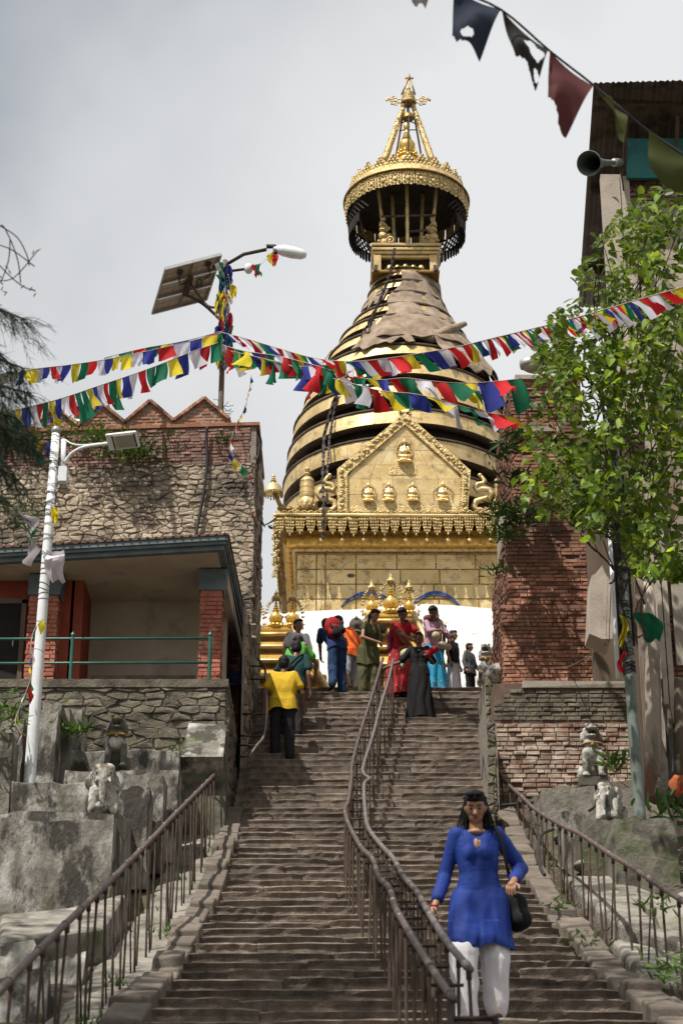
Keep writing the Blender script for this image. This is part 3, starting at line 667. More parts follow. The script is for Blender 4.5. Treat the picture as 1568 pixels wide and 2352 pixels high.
# ================================================================ RIGHT: BRICK TOWER AND LOWER WALL
tower = thing('brick_tower', 'tall weathered red brick tower right of the stair top', 'tower')
BY = 28.4; tb = at(1300, 1562, BY).z; tp = at(1200, 872, BY).z; rx1 = at(1362, 1450, BY).x + .02
lv = [(1148, tb - .6, at(1148, 1395, BY).z), (1165, at(0, 1395, BY).z, at(0, 1212, BY).z), (1187, at(0, 1212, BY).z, tp)]
cnt = 0
for i, (px, z0, z1) in enumerate(lv):
    x0 = at(px, 1300, BY).x; g = G(); yy = BY + .05 * i; g.box(x0, rx1, yy, BY + 3, z0, z1); g.build('wall', M['brickmortar'], tower)
    lim = (170, 90, 40)[i]
    brick_wall(tower, Vector((x0, yy, z0)), Vector((1, 0, 0)), rx1 - x0, z1 - z0, .215, .064, M['brick'], .009, .018, 40 + i, lim, miss=.015)
    g = G(); g.box(x0 - .02, rx1, yy - .02, BY + 3, z1 - .03, z1 + .03, .008); g.build('ledge', M['brick'], tower)
    brick_wall(tower, Vector((x0, BY + 3, z0)), Vector((0, -1, 0)), 3 - .05 * i, z1 - z0, .215, .064, M['brick'], .009, .018, 50 + i, 0, name='side_brick')
for py in (985,):
    z = at(0, 985, BY).z; x0 = at(1180, 985, BY).x; g = G(); g.box(x0, rx1 - .5, BY + .0, BY + .4, z - .04, z + .05, .01); g.build('string_course', M['cement'], tower)
g = G(); x0 = at(1182, 866, BY).x; g.box(x0, at(1320, 866, BY).x, BY + .02, BY + 1, tp + .03, tp + .10, .01); g.build('coping', M['cement'], tower)
# grey plaster sliver on the tower's left edge
g = G(); g.box(at(1146, 1300, BY + 1.5).x, at(1146, 1300, BY + 1.5).x + .3, BY + 1.0, BY + 1.8, tb, at(0, 1195, BY + 1.5).z); g.build('plaster_edge', M['cement'], tower)
# lower limewashed wall
lw = thing('lower_brick_wall', 'limewashed crumbling brick wall behind the right lion statue', 'wall')
LY = 27.0; lz1 = at(1300, 1566, LY).z; lz0 = at(1300, 1830, LY).z; lx0 = at(1136, 1700, LY).x; lx1 = 4.6
g = G(); g.box(lx0, lx1, LY, LY + 1.9, lz0 - .6, lz1 - .03); g.build('wall_core', M['brickmortar'], lw)
g = G(); g.box(at(1197, 1566, LY).x, lx1, LY - .04, LY + .5, lz1 - .09, lz1, .012); g.build('coping', M['cement'], lw)
ztop2 = at(1300, 1655, LY).z
nb = brick_wall(lw, Vector((lx0, LY, lz0)), Vector((1, 0, 0)), at(1500, 1700, LY).x - lx0, ztop2 - lz0, .20, .068, M['whitebrick'], .012, .022, 60, 260, miss=.02)
brick_wall(lw, Vector((lx0, LY, ztop2)), Vector((1, 0, 0)), at(1500, 1700, LY).x - lx0, lz1 - .1 - ztop2, .20, .068, M['mossy'], .012, .018, 61, 40, name='dark_brick', keep=lambda u, v: u > .15 or v < .25)
# stepped stone pillar between stair and wall
pil = thing('stone_pillar', 'narrow mossy stone pillar between the stair top and the brick wall', 'pillar')
for i, (Y, px0, px1, yt) in enumerate(((25.0, 1118, 1134, 1790), (26.2, 1116, 1136, 1660), (27.6, 1114, 1148, 1600), (29.0, 1112, 1150, 1548))):
    a = at(px0, yt, Y); b = at(px1, yt, Y); g = G(); g.box(a.x, b.x + .02 * i, Y, Y + 1.5, a.z - 1.7, a.z, .01); g.build('pillar_core', M['mortar'], pil)
    rubble_wall(pil, Vector((a.x, Y, a.z - 1.7)), Vector((1, 0, 0)), Vector((0, 0, 1)), b.x - a.x, 1.7, .2, .12, M['mossy'], .012, .03, 70 + i, 60)
g = G(); a = at(1110, 1540, 29.0); g.ball((a.x + .22, 29.2, a.z - .05), (.25, .4, .2), 12, 8); g.build('boulder_cap', M['statue'], pil, smooth=True)
for i in range(6):
    pass
# ================================================================ RIGHT BUILDING WITH TIN ROOF
rb = thing('plaster_building', 'tall crumbling plaster and brick building under a tin roof', 'building')
zt = at(1400, 405, 24).z; x0 = 3.86
g = G(); g.hexa([(x0, 24, 6), (9, 24, 6), (9, 29, 6), (x0 + .75, 29, 6), (x0, 24, zt), (9, 24, zt), (9, 29, zt), (x0 + .75, 29, zt)]); g.build('wall', M['plaster'], rb)
for px0, px1, yt in ((1377, 1420, 405), (1422, 1440, 402), (1442, 1452, 470), (1455, 1466, 470)):
    a = at(px0, yt, 23.9); b = at(px1, yt, 23.9); z1 = a.z; g = G(); g.box(a.x, b.x, 23.84, 24.0, 8 if px0 > 1440 else z1 - 4.2, z1, .006); g.build('pilaster', M['cream'], rb)
a = at(1440, 470, 23.96); b = at(1568, 405, 23.96)
brick_wall(rb, Vector((a.x, 23.98, a.z)), Vector((1, 0, 0)), b.x - a.x + .3, b.z - a.z, .2, .068, M['pinkbrick'], .01, .03, 80, 60)
a = at(1380, 480, 23.96); brick_wall(rb, Vector((x0 - .02, 23.97, a.z)), Vector((1, 0, 0)), .1, .5, .2, .068, M['pinkbrick'], .01, .03, 81, 20)
# lower, eroded corner: brick patches showing
a = at(1520, 1620, 23.95); brick_wall(rb, Vector((a.x, 23.98, a.z)), Vector((1, 0, 0)), .5, 1.3, .2, .068, M['brick'], .012, .02, 82, 60, keep=lambda u, v: noise.noise(Vector((u * 3, v * 2, 1))) > -.25)
g = G(); g.tube([at(1518, 1245, 23.9), at(1528, 1560, 23.9)], .015, 6); g.build('downpipe', M['alu'], rb)
a = at(1535, 1300, 23.94); b = at(1600, 1530, 23.94); g = G(); g.box(a.x, b.x, 23.9, 23.99, b.z, a.z); g.build('plaster_panel', M['cement'], rb)
# jagged old timber posts and plaster fins at the corner
for i, (pa, pb, w_, mt) in enumerate((((1485, 1300), (1500, 1835), .10, 'plaster'), ((1530, 1620), (1545, 1850), .07, 'wood'), ((1556, 1560), (1556, 1850), .09, 'wood'), ((1505, 1700), (1512, 1835), .13, 'concrete'))):
    g = G(); a = at(*pa, 23.6); b = at(*pb, 23.4); g.tube([a, a.lerp(b, .4) + Vector((.03, 0, 0)), b], [w_ * .6, w_, w_ * 1.2], 7); g.build('eroded_post', M[mt], rb, smooth=True)
# broken cornice fragment
g = G(); q = [(1352, 1455), (1400, 1475), (1408, 1320), (1400, 1300), (1382, 1298), (1366, 1318), (1358, 1322)]
g.prism([at(x, y, 24.6) for x, y in q], (0, .5, 0)); g.build('cornice_fragment', M['cream'], rb)
for k, px in enumerate((1386, 1394, 1401)):
    g = G(); g.bar(at(px, 1468, 24.55), at(px + 5, 1325, 24.55), .03, .05); g.build('cornice_moulding', M['cream'], rb)
g = G(); g.box(3.70, 4.6, 27.1, 27.4, 8.5, 15); g.build('passage_wall', M['wood'], rb); g = G(); g.box(3.86, 4.3, 24.6, 24.9, 8.5, 14); g.build('passage_wall', M['wood'], rb)
# tin roof
ra, rb_, rc, rd = at(1362, 190, 23.1), at(1640, 182, 22.9), Vector((9.5, 30, 0)), at(1327, 705, 29.4)
zr = (ra.z + rd.z) / 2; ra.z = at(1362, 190, 23.1).z; rd.z = at(1327, 705, 29.4).z
g = G(); rows = []; n = 150
for t in (0, .25, .5, .75, 1):
    row = []
    for k in range(n):
        s = k / (n - 1) * 5.2; p = ra.lerp(rd, t) + (rb_ - ra).normalized() * s; p.z += .018 * math.sin(s * 2 * math.pi / .085); row.append(p)
    rows.append(row)
g.grid(rows); o = g.build('tin_roof', M['tin'], rb, smooth=True); sm = o.modifiers.new('s', 'SOLIDIFY'); sm.thickness = .006
for t, dz in ((.06, -.07), (.42, -.07), (.80, -.07)):
    p = ra.lerp(rd, t) + Vector((.06, 0, dz)); g = G(); g.bar(p, p + Vector((4.6, 0, 0)), .05, .09); g.build('purlin', M['rust'], rb)
for px in (1437, 1555):
    a = at(px, 268, 23.5); b = at(px - 6, 420, 23.9); g = G(); g.bar(a, b, .05); g.build('roof_strut', M['rust'], rb)
a = at(1432, 320, 23.8); b = at(1600, 410, 23.8); g = G(); g.box(a.x, b.x, 23.78, 23.84, b.z, a.z); g.build('teal_panel', M['teal'], rb)
# ================================================================ STUPA
SY_ = 48.0
def cx(z): return 1.48 + (z - CZ - 18.5) * .031        # the spire leans a little
stupa = thing('stupa', 'great whitewashed stupa with gilded block and ringed golden spire', 'stupa', (1.48, SY_, TOPZ))
stupa.location = (0, 0, 0)
# dome
g = G(); n = 72; rows = []
zc_ = 10.5 + CZ
for i in range(33):
    a = math.pi / 2 * i / 32; row = []
    for k in range(n + 1):
        q = 2 * math.pi * k / n; p = Vector((1.48 + 13 * math.cos(a) * math.cos(q), SY_ + 10.5 * math.cos(a) * math.sin(q), zc_ + 7.12 * math.sin(a)))
        p += Vector((0, -1, .3)) * (noise.noise(p * .35) * .22 + noise.noise(p * 1.3) * .05)
        row.append(p)
    rows.append(row)
g.grid(rows); g.build('dome', M['white'], stupa, smooth=True)
# square block
bx0, bx1, by0, by1 = at(680, 1350, 45.25).x, at(1164, 1350, 45.25).x, 45.25, 50.6
pz = at(900, 1273, 45.25).z
g = G(); g.box(bx0, bx1, by0, by1, 17.5, pz + 1.0); blk = g.build('gilded_block', M['golddark'], stupa)
def gold_panel(x0, x1, z0, z1, y, par=stupa, mt='gold', d=.015, name='gold_panel'):
    g = G(); j = .005; a = .012
    nx, nz = 4, 3; rows = []
    for r_ in range(nz + 1):
        rows.append([Vector((x0 + a + (x1 - x0 - 2 * a) * c / nx + vj(j), y - d + vj(.006), z0 + a + (z1 - z0 - 2 * a) * r_ / nz + vj(j))) for c in range(nx + 1)])
    g.grid(rows); p = [rows[0][0], rows[0][-1], rows[-1][-1], rows[-1][0]]
    g.add([q for q in p] + [q + Vector((0, d + .01, 0)) for q in p], [(0, 1, 5, 4), (1, 2, 6, 5), (2, 3, 7, 6), (3, 0, 4, 7)])
    return g.build(name, M[mt], par)
def PX(x, y, Y): p = at(x, y, Y); return p
cols = [(681, 726), (727, 747), (748, 817), (818, 911), (912, 1001), (1002, 1092), (1093, 1163)]
rowsy = [(1274, 1308), (1309, 1342), (1343, 1376), (1377, 1420)]
for i, (ya, yb) in enumerate(rowsy):
    za = at(0, ya, by0).z; zb = at(0, yb, by0).z; off = (0, 8, -6, 5)[i]
    for k, (xa, xb) in enumerate(cols):
        o_ = 0 if k < 3 else off
        gold_panel(at(xa + (o_ if k > 3 else 0), 1350, by0).x, at(xb + (off if 3 <= k < 6 else 0), 1350, by0).x, zb, za, by0 - .004, mt='gold')
# side face panels (left)
for i in range(4):
    for k in range(5):
        g = G(); z0 = pz - .4 * (i + 1); y0 = by0 + .02 + k * 1.05; g.box(bx0 - .015, bx0, y0, y0 + 1.03, z0, z0 + .38, .003); g.build('gold_panel', M['golddark'], stupa)
# embossed frame lines and scrolls on the panels
def emb(pts, r=.02, mt='gold', par=stupa, Y=by0 - .018, name='embossed_line', flat=.5):
    g = G(); g.tube([at(x, y, Y) for x, y in pts], r, 6); return g.build(name, M[mt], par, smooth=True)
def arcp(cx_, cy_, rx, ry, a0, a1, n=14): return [(cx_ + rx * math.cos(R(a0 + (a1 - a0) * i / n)), cy_ - ry * math.sin(R(a0 + (a1 - a0) * i / n))) for i in range(n + 1)]
for o_ in (0, 5):
    emb([(752 + o_, 1420), (752 + o_, 1330 + o_)] + arcp(782, 1330 + o_, 30 - o_, 18, 180, 90, 6) + [(786, 1308 + o_)] + arcp(820, 1308 + o_, 34, 22 - 0, 180, 90, 6) + [(900, 1286 + o_), (1010, 1286 + o_)] + arcp(1022, 1308 + o_, 34, 22, 90, 0, 6) + arcp(1062, 1330 + o_, 30 - o_, 18, 90, 0, 6) + [(1092 - o_, 1420)], .014)
emb([(738, 1420), (738, 1290), (742, 1282)], .012); emb([(744, 1420), (744, 1296)], .01)
emb([(1102, 1420), (1102, 1290)], .012)
def spiral(cx_, cy_, r, turns=1.6, a0=0, sgn=1, n=22): return [(cx_ + sgn * r * (1 - i / n * .85) * math.cos(a0 + turns * 2 * math.pi * i / n), cy_ + r * (1 - i / n * .85) * math.sin(a0 + turns * 2 * math.pi * i / n)) for i in range(n + 1)]
for px, py, r_, s in ((704, 1290, 11, 1), (704, 1325, 10, 1), (760, 1296, 10, 1), (781, 1285, 8, -1), (792, 1279, 5, 1), (704, 1348, 8, -1), (704, 1372, 8, 1), (1112, 1300, 11, -1), (1090, 1287, 9, 1), (1074, 1283, 6, -1), (1128, 1325, 9, 1), (1130, 1350, 8, 1), (1130, 1372, 8, -1)):
    emb(spiral(px, py, r_, sgn=s), .016, 'goldrelief', name='embossed_scroll')
    for q in range(6):
        a = q * 1.05; g = G(); p = at(px + r_ * 1.25 * math.cos(a), py + r_ * 1.15 * math.sin(a), by0 - .02); g.ball(p, (.035, .015, .03), 7, 5); g.build('embossed_bead', M['goldrelief'], stupa, smooth=True)
# blue eyebrows
for (xa, xm, xb) in ((782, 845, 912), (942, 1000, 1058)):
    out = [(xa + (xb - xa) * i / 20, 1392 - 35 * math.sin(math.pi * i / 20) ** .8) for i in range(21)]
    inn = [(xa + 3 + (xb - xa - 6) * i / 20, 1393 - 27 * math.sin(math.pi * i / 20) ** .8) for i in range(21)]
    g = G(); P = [at(x, y, by0 - .04) for x, y in out]; Q = [at(x, y, by0 - .04) for x, y in inn]
    g.grid([P, Q]); g.grid([[p + Vector((0, .06, 0)) for p in P], P]); g.grid([Q, [p + Vector((0, .06, 0)) for p in Q]])
    eb = g.build('painted_eyebrow', M['eyeblue'], stupa)
    g = G(); g.tube([q + Vector((0, -.005, -.01)) for q in Q], .022, 6); g.build('brow_lining', M['statuedark'], eb, smooth=True)
g = G(); p = at(806, 1322, by0 - .02); g.ball(p, (.10, .01, .055), 10, 6); g.build('dark_stain_patch', M['statuedark'], stupa)
# mouldings, roll of lotus petals, eave with pendants
def ring_mould(out, z0, z1, mt, name, par=stupa, jj=0):
    g = G(); g.box(bx0 - out, bx1 + out, by0 - out, by1 + out, z0, z1, jj); o = g.build(name, M[mt], par); b = o.modifiers.new('b', 'BEVEL'); b.width = min(.04, (z1 - z0) * .3); b.segments = 2; return o
z1258 = at(0, 1258, 45.0).z; z1228 = at(0, 1226, 45.0).z
ring_mould(.04, pz - .03, pz + .05, 'golddark', 'moulding'); ring_mould(.11, pz + .05, pz + .20, 'goldrelief', 'inscribed_band')
M['petal'] = mat('orange_gold', [(.42, .24, .05), (.62, .38, .09)], 7, .42, .7, 30, metal=.5, stain=((.10, .06, .02), 6, .55, .7, .8))
g = G(); k = 0
zr_ = (z1228 + z1258) / 2
roll = None
g = G(); g.box(bx0 - .225, bx1 + .225, by0 - .225, by1 + .2, pz + .19, z1228 + .1); g.tube([(bx0 - .24, by0 - .20, zr_), (bx1 + .24, by0 - .20, zr_)], .145, 12); g.tube([(bx0 - .20, by0 - .24, zr_), (bx0 - .20, by1, zr_)], .145, 12); roll = g.build('lotus_roll', M['petal'], stupa, smooth=True, sharp=40)
m = 17; wv = (bx1 - bx0 + .44) / m
pet = G(); pet.ball((0, 0, 0), (.5, .5, .5), 10, 8); petm = pet.mesh('lotus_petal', M['petal'], True); pet.fixn(petm)
for i in range(m):
    o = link('lotus_petal', petm, roll, (bx0 - .22 + wv * (i + .5), by0 - .26, zr_ + .02)); o.scale = (wv * 1.12, .16, .36); o.rotation_euler = (R(-12), 0, 0)
for i in range(16):
    o = link('lotus_petal', petm, roll, (bx0 - .20, by0 - .1 + .33 * i, zr_ + .01)); o.scale = (.20, .32, .36)
zl = at(0, 1187, 44.6).z; zt_ = at(0, 1180, 44.6).z
eave = None
g = G(); g.box(bx0 - .50, bx1 + .66, by0 - .62, by1 + .6, zl - .02, zl + .06, .004); eave = g.build('eave', M['golddark'], stupa)
g = G(); g.tube([(bx0 - .52, by0 - .65, zl + .06), (bx0 + 2, by0 - .65, zl + .045), (bx1 - 1, by0 - .65, zl + .03), (bx1 + .68, by0 - .65, zl + .05)], .045, 8); g.tube([(bx0 - .53, by0 - .65, zl + .06), (bx0 - .53, by1 + .6, zl + .06)], .045, 8); g.build('eave_lip', M['gold'], stupa, smooth=True)
# pendants: bead clusters hanging in plates
pg = G()
pg.box(-.124, .124, -.012, 0, -.09, 0); pg.box(-.10, .10, -.010, 0, -.22, -.09)
for r_, (z, xs_) in enumerate(((-.05, (-.10, -.035, .035, .10)), (-.12, (-.085, -.03, .03, .085)), (-.18, (-.095, -.035, .035, .095)), (-.24, (-.075, -.025, .025, .075)), (-.30, (-.055, 0, .055)), (-.355, (0,)))):
    for x in xs_: pg.ball((x, -.02, z), (.026, .026, .028), 6, 4)
pg.box(-.055, .055, -.01, 0, -.32, -.05)
pm = pg.mesh('pendant', M['goldrelief'], True); pg.fixn(pm)
i = 0; x = bx0 - .42
while x < bx1 + .6:
    o = link('pendant', pm, stupa, (x, by0 - .64, zl + .0 + vj(.012))); o.rotation_euler = (vj(.08), vj(.05), vj(.15)); o.scale = (1, 1, 1.28 + vj(.08)); x += .262; i += 1
    if i % 2 == 0 and random.random() < .8:
        g = G(); g.tube([(x, by0 - .6, zl - .3), (x, by0 - .6, zl - .56)], .004, 4); g.ball((x, by0 - .6, zl - .6), (.045, .008, .045), 8, 5); g.build('pendant_leaf', M['gold'], stupa)
for k in range(20):
    o = link('pendant', pm, stupa, (bx0 - .53, by0 - .5 + .27 * k, zl)); o.rotation_euler = (0, 0, R(-90)); o.scale = (1, 1, 1.28)
for k in range(46):           # loose beads at the corner chain
    g = G() if k == 0 else g; g.ball((bx0 - .50 + vj(.09), by0 - .62 + vj(.06), zl - .35 - k * .028), (.032, .032, .036), 6, 4)
g.build('corner_pendant', M['goldrelief'], stupa, smooth=True)
g = G()
for k in range(30):
    g.ball((bx0 - .52 + vj(.03) + k * .006, by0 - .5 + k * .1, zl - .42 - abs(math.sin(k)) * .25), (.03, .03, .05), 6, 4)
g.build('side_pendants', M['golddark'], stupa, smooth=True)
# crest of little scrolls on the eave
g = G(); g.tube([(math.cos(a) * .055 - .0, 0, math.sin(a) * .05 + .05) for a in [R(-20 + 20 * q) for q in range(12)]], .014, 5); g.ball((0, 0, .05), .018, 6, 4); g.tube([(.06, 0, .03), (.10, 0, .075), (.13, 0, .03)], .014, 5)
cm = g.mesh('crest_scroll', M['goldrelief'], True); g.fixn(cm); x = bx0 - .46
while x < bx1 + .6: link('crest_scroll', cm, stupa, (x, by0 - .60, zl + .09)); x += .165
# ---------------- pediment with five seated figures
PY = 44.72
pent = [(777, 1182), (775, 1077), (930, 948), (1079, 1080), (1072, 1182)]
ped = None; g = G(); g.prism([at(x, y, PY) for x, y in pent], (0, .12, 0)); ped = g.build('pediment', M['golddark'], stupa)
inner = [(797, 1172), (796, 1086), (930, 972), (1060, 1090), (1054, 1172)]
yrows = [972, 1003, 1034, 1068, 1100, 1135, 1172]
def xat(y, side):
    P = inner; a, b = (P[1], P[2]) if side < 0 else (P[3], P[2])
    if y >= a[1]: return P[0][0] + (P[1][0] - P[0][0]) * (1172 - y) / 86 if side < 0 else P[4][0] + (P[3][0] - P[4][0]) * (1172 - y) / 82
    return b[0] + (a[0] - b[0]) * (y - b[1]) / (a[1] - b[1])
rng = random.Random(4)
for ya, yb in zip(yrows, yrows[1:]):
    m = max(1, int((xat(yb, 1) - xat(yb, -1)) / 46))
    for k in range(m):
        t0, t1 = k / m, (k + 1) / m
        q = [(xat(y, -1) + (xat(y, 1) - xat(y, -1)) * t, y) for y, t in ((yb, t0), (yb, t1), (ya, t1), (ya, t0))]
        c = Vector((sum(p[0] for p in q) / 4, sum(p[1] for p in q) / 4)); q = [tuple(c + (Vector(p) - c) * .985) for p in q]
        g = G(); g.prism([at(x, y, PY - .02 + vj(.006)) for x, y in q], (0, .03, 0)); g.build('gold_plate', M['gold'], ped)
# raised border with beads
bord = [((775, 1182), (774, 1077)), ((774, 1077), (930, 947)), ((930, 947), (1080, 1080)), ((1080, 1080), (1073, 1182))]
bi = [((797, 1182), (797, 1088)), ((797, 1088), (930, 974)), ((930, 974), (1060, 1091)), ((1060, 1091), (1054, 1182))]
for (a, b), (c, d) in zip(bord, bi):
    g = G(); g.prism([at(*a, PY - .07), at(*b, PY - .07), at(*d, PY - .07), at(*c, PY - .07)], (0, .09, 0)); br = g.build('border', M['goldrelief'], ped)
    A_ = Vector(c); B_ = Vector(d); m = int((B_ - A_).length / 5.5); g = G()
    for k in range(m):
        p = A_.lerp(B_, (k + .5) / m); g.ball(at(p.x, p.y, PY - .06), .026, 6, 4)
    A_ = Vector(a).lerp(Vector(c), .45); B_ = Vector(b).lerp(Vector(d), .45); m = int((B_ - A_).length / 8)
    for k in range(m):
        p = A_.lerp(B_, (k + .5) / m)
        q = at(p.x + rng.uniform(-3, 3), p.y + rng.uniform(-3, 3), PY - .08); g.ball(q, (.05, .035, .04), 7, 5)
        q = at(p.x + rng.uniform(-6, 6), p.y + rng.uniform(-6, 6), PY - .075); g.ball(q, (.03, .03, .03), 6, 4)
    g.build('border_beads', M['goldrelief'], br, smooth=True)
M['goldfig'] = mat('figure_gold', [(.72, .48, .17), (.92, .70, .33)], 8, .3, .3, 30, metal=.8, spec=.6)
def figure(px, py, hpx, halo=1.0, rect=False):
    base = at(px, py, PY - .06); s = hpx / 91.0           # metres tall
    fg = thing('x', None, None); bpy.data.objects.remove(fg)
    prims = [('e', (0, -.02, .40), (.15, .10, .17)), ('e', (0, -.02, .30), (.12, .09, .12)), ((-.22, -.06, .14), .08, (.08, -.13, .10), .055), ((.22, -.06, .14), .08, (-.08, -.13, .10), .055), ((-.2, -.03, .12), .085, (.2, -.03, .12), .085),
             ((-.15, -.02, .50), .05, (-.21, -.05, .34), .042), ((.15, -.02, .50), .05, (.21, -.05, .34), .042), ((-.21, -.05, .34), .04, (-.03, -.13, .33), .03), ((.21, -.05, .34), .04, (.05, -.13, .36), .03),
             ((0, -.02, .55), .045, (0, -.03, .62), .04), ('e', (0, -.05, .70), (.088, .085, .10)), ('e', (0, -.03, .80), (.04, .04, .05))]
    me = blob_mesh('seated_figure', prims, M['goldfig'], vox=.022, it=1)
    f = link('seated_figure', me, ped, base + Vector((0, 0, s * .10))); f.scale = (s * .92, s * .9, s * 1.16)
    g = G(); g.lathe([(.24, -.02), (.30, .0), (.24, .05), (.30, .09), (.27, .12)], (0, -.02, 0), 20, sy=.6)
    for q in range(11): a = R(180 + 180 * q / 10); g.ball((.28 * math.cos(a), -.02 + .17 * math.sin(a), .04), (.045, .03, .045), 6, 4)
    th_ = g.build('lotus_seat', M['goldfig'], ped, smooth=True, loc=base); th_.scale = (s, s, s)
    g = G()
    hw = .34 * halo
    pts = [(hw * math.cos(R(a)), .03, .42 + (.50 if a < 180 else .36) * math.sin(R(a))) for a in range(-30, 211, 12)] if not rect else [(-hw, .03, .05), (-hw * 1.15, .03, .55), (0, .03, 1.0), (hw * 1.15, .03, .55), (hw, .03, .05)]
    g.tube(pts, .02, 6); g.tube([(.13 * math.cos(R(a)), .02, .70 + .15 * math.sin(R(a))) for a in range(0, 361, 30)], .014, 5)
    for a in range(0, 181, 30): g.ball((hw * .85 * math.cos(R(a)), .02, .42 + .42 * math.sin(R(a))), .03, 6, 4)
    h = g.build('halo', M['gold'], ped, smooth=True, loc=base + Vector((0, 0, s * .06))); h.scale = (s, s, s)
figure(929, 1062, 56); figure(846, 1152, 44, 1.15); figure(893, 1151, 44); figure(948, 1151, 44, .95); figure(1017, 1152, 46, 1.3, True)
for (xa, xb, ya, yb) in ((893, 958, 1070, 1090), (806, 893, 1160, 1178), (896, 1050, 1160, 1178)):
    g = G(); g.prism([at(xa, yb, PY - .035), at(xb, yb, PY - .035), at(xb, ya, PY - .035), at(xa, ya, PY - .035)], (0, .03, 0)); ip = g.build('inscription_plate', M['goldrelief'], ped)
# ---------------- finials and scrolls on the eave
def lathe_part(name, prof, c, mt, par, n=18, M_=None): g = G(); g.lathe(prof, c, n, M_); return g.build(name, M[mt], par, smooth=True, sharp=35)
def eave_finial(px):
    c = at(px, 1176, 44.9); s = 1 / 91
    prof = [(14, 0), (20, 4), (23, 14), (21, 24), (17, 32), (18, 34), (17.5, 44), (18.2, 45), (17.2, 46), (17, 58), (18, 59), (16.8, 60), (16, 74), (17, 75), (15.5, 80), (10, 86), (5, 88), (5, 92), (8, 95), (5, 98), (3, 100), (6, 104), (6.5, 108), (4, 112), (.1, 114)]
    f = lathe_part('finial', [(r * s, z * s) for r, z in prof], c, 'gold', stupa)
    g = G()
    for k in range(12):
        a = k * math.pi / 6; g.ball(c + Vector((.22 * math.cos(a), .22 * math.sin(a), .2)), (.045, .045, .09), 6, 5)
        g.ball(c + Vector((.25 * math.cos(a + .26), .25 * math.sin(a + .26), .10)), (.03, .03, .05), 6, 5)
    g.build('finial_petals', M['goldrelief'], f, smooth=True)
eave_finial(705); eave_finial(1153)
def ribbon(px, py, mir=1):
    pts = [(-16, 0), (-4, -4), (10, -3), (17, -12), (12, -24), (0, -28), (-14, -32), (-20, -42), (-14, -52), (0, -53), (10, -48), (14, -56), (8, -64), (-2, -66), (-6, -72), (0, -80), (4, -84)]
    P = [at(px + x * mir * 1.15, py + y, 44.85) for x, y in pts]; g = G()
    n_ = len(P); g.tube(P, [.10 * (1 - i / n_ * .55) if i < n_ - 1 else .03 for i in range(n_)], 8)
    for p in (P[-1],): g.ball(p, .06, 8, 6)
    g.build('scroll_ornament', M['gold'], stupa, smooth=True)
ribbon(752, 1176, 1); ribbon(1106, 1176, -1)
# corner parasol on a leaning post
c0 = at(646, 1176, 44.8); c1 = at(628, 1128, 44.7)
g = G(); g.tube([c0 + Vector((.15, 0, -.1)), c0.lerp(c1, .4) + Vector((.03, 0, 0)), c1], [.10, .06, .05], 8); g.ball(c0 + Vector((.03, -.03, .08)), (.14, .1, .10), 10, 6); g.ball(c0 + Vector((.2, -.03, .06)), (.12, .08, .08), 10, 6); g.ball(c0 + Vector((.30, -.03, .0)), (.07, .06, .08), 10, 6)
g.build('corner_post', M['golddark'], stupa, smooth=True)
lathe_part('corner_parasol', [(r / 91, z / 91) for r, z in [(21, -6), (22, -4), (20, 4), (17, 12), (11, 17), (6, 19), (5, 22), (7, 25), (4, 28), (5, 31), (3, 34), (4, 37), (2, 41), (.1, 47)]], c1, 'gold', stupa)
g = G()
for k in range(20): a = k * math.pi / 10; g.ball(c1 + Vector((.23 * math.cos(a), .23 * math.sin(a), -.10 + vj(.02))), (.02, .02, .05), 5, 4)
g.build('parasol_fringe', M['golddark'], stupa, smooth=True)
# ---------------- spire rings
RZ = [(19.0, 2.75), (19.8, 2.95), (21, 3.12), (22.3, 3.12), (23.66, 2.92), (25, 2.45), (26.4, 1.76), (27.2, 1.25), (27.9, 1.0), (28.75, .88), (29.5, .85)]
def RR(z):
    z -= CZ
    for a, b in zip(RZ, RZ[1:]):
        if z <= b[0]: return a[1] + (b[1] - a[1]) * max(0, (z - a[0])) / (b[0] - a[0])
    return RZ[-1][1]
g = G(); prof = []
for i in range(24):
    z = 19.2 + CZ + (28.6 - 19.2) * i / 23; prof.append((max(RR(z) - .36, .5), z))
n = 48; rows = [[Vector((cx(z) + r * math.cos(2 * math.pi * k / n), SY_ + r * math.sin(2 * math.pi * k / n), z)) for k in range(n + 1)] for r, z in prof]
g.grid(rows); g.build('spire_core', M['core'], stupa)
zz = 19.7 + CZ; pitches = []; p_ = .98
for i in range(13):
    pitches.append(zz); zz += p_; p_ = max(.38, p_ - .05)
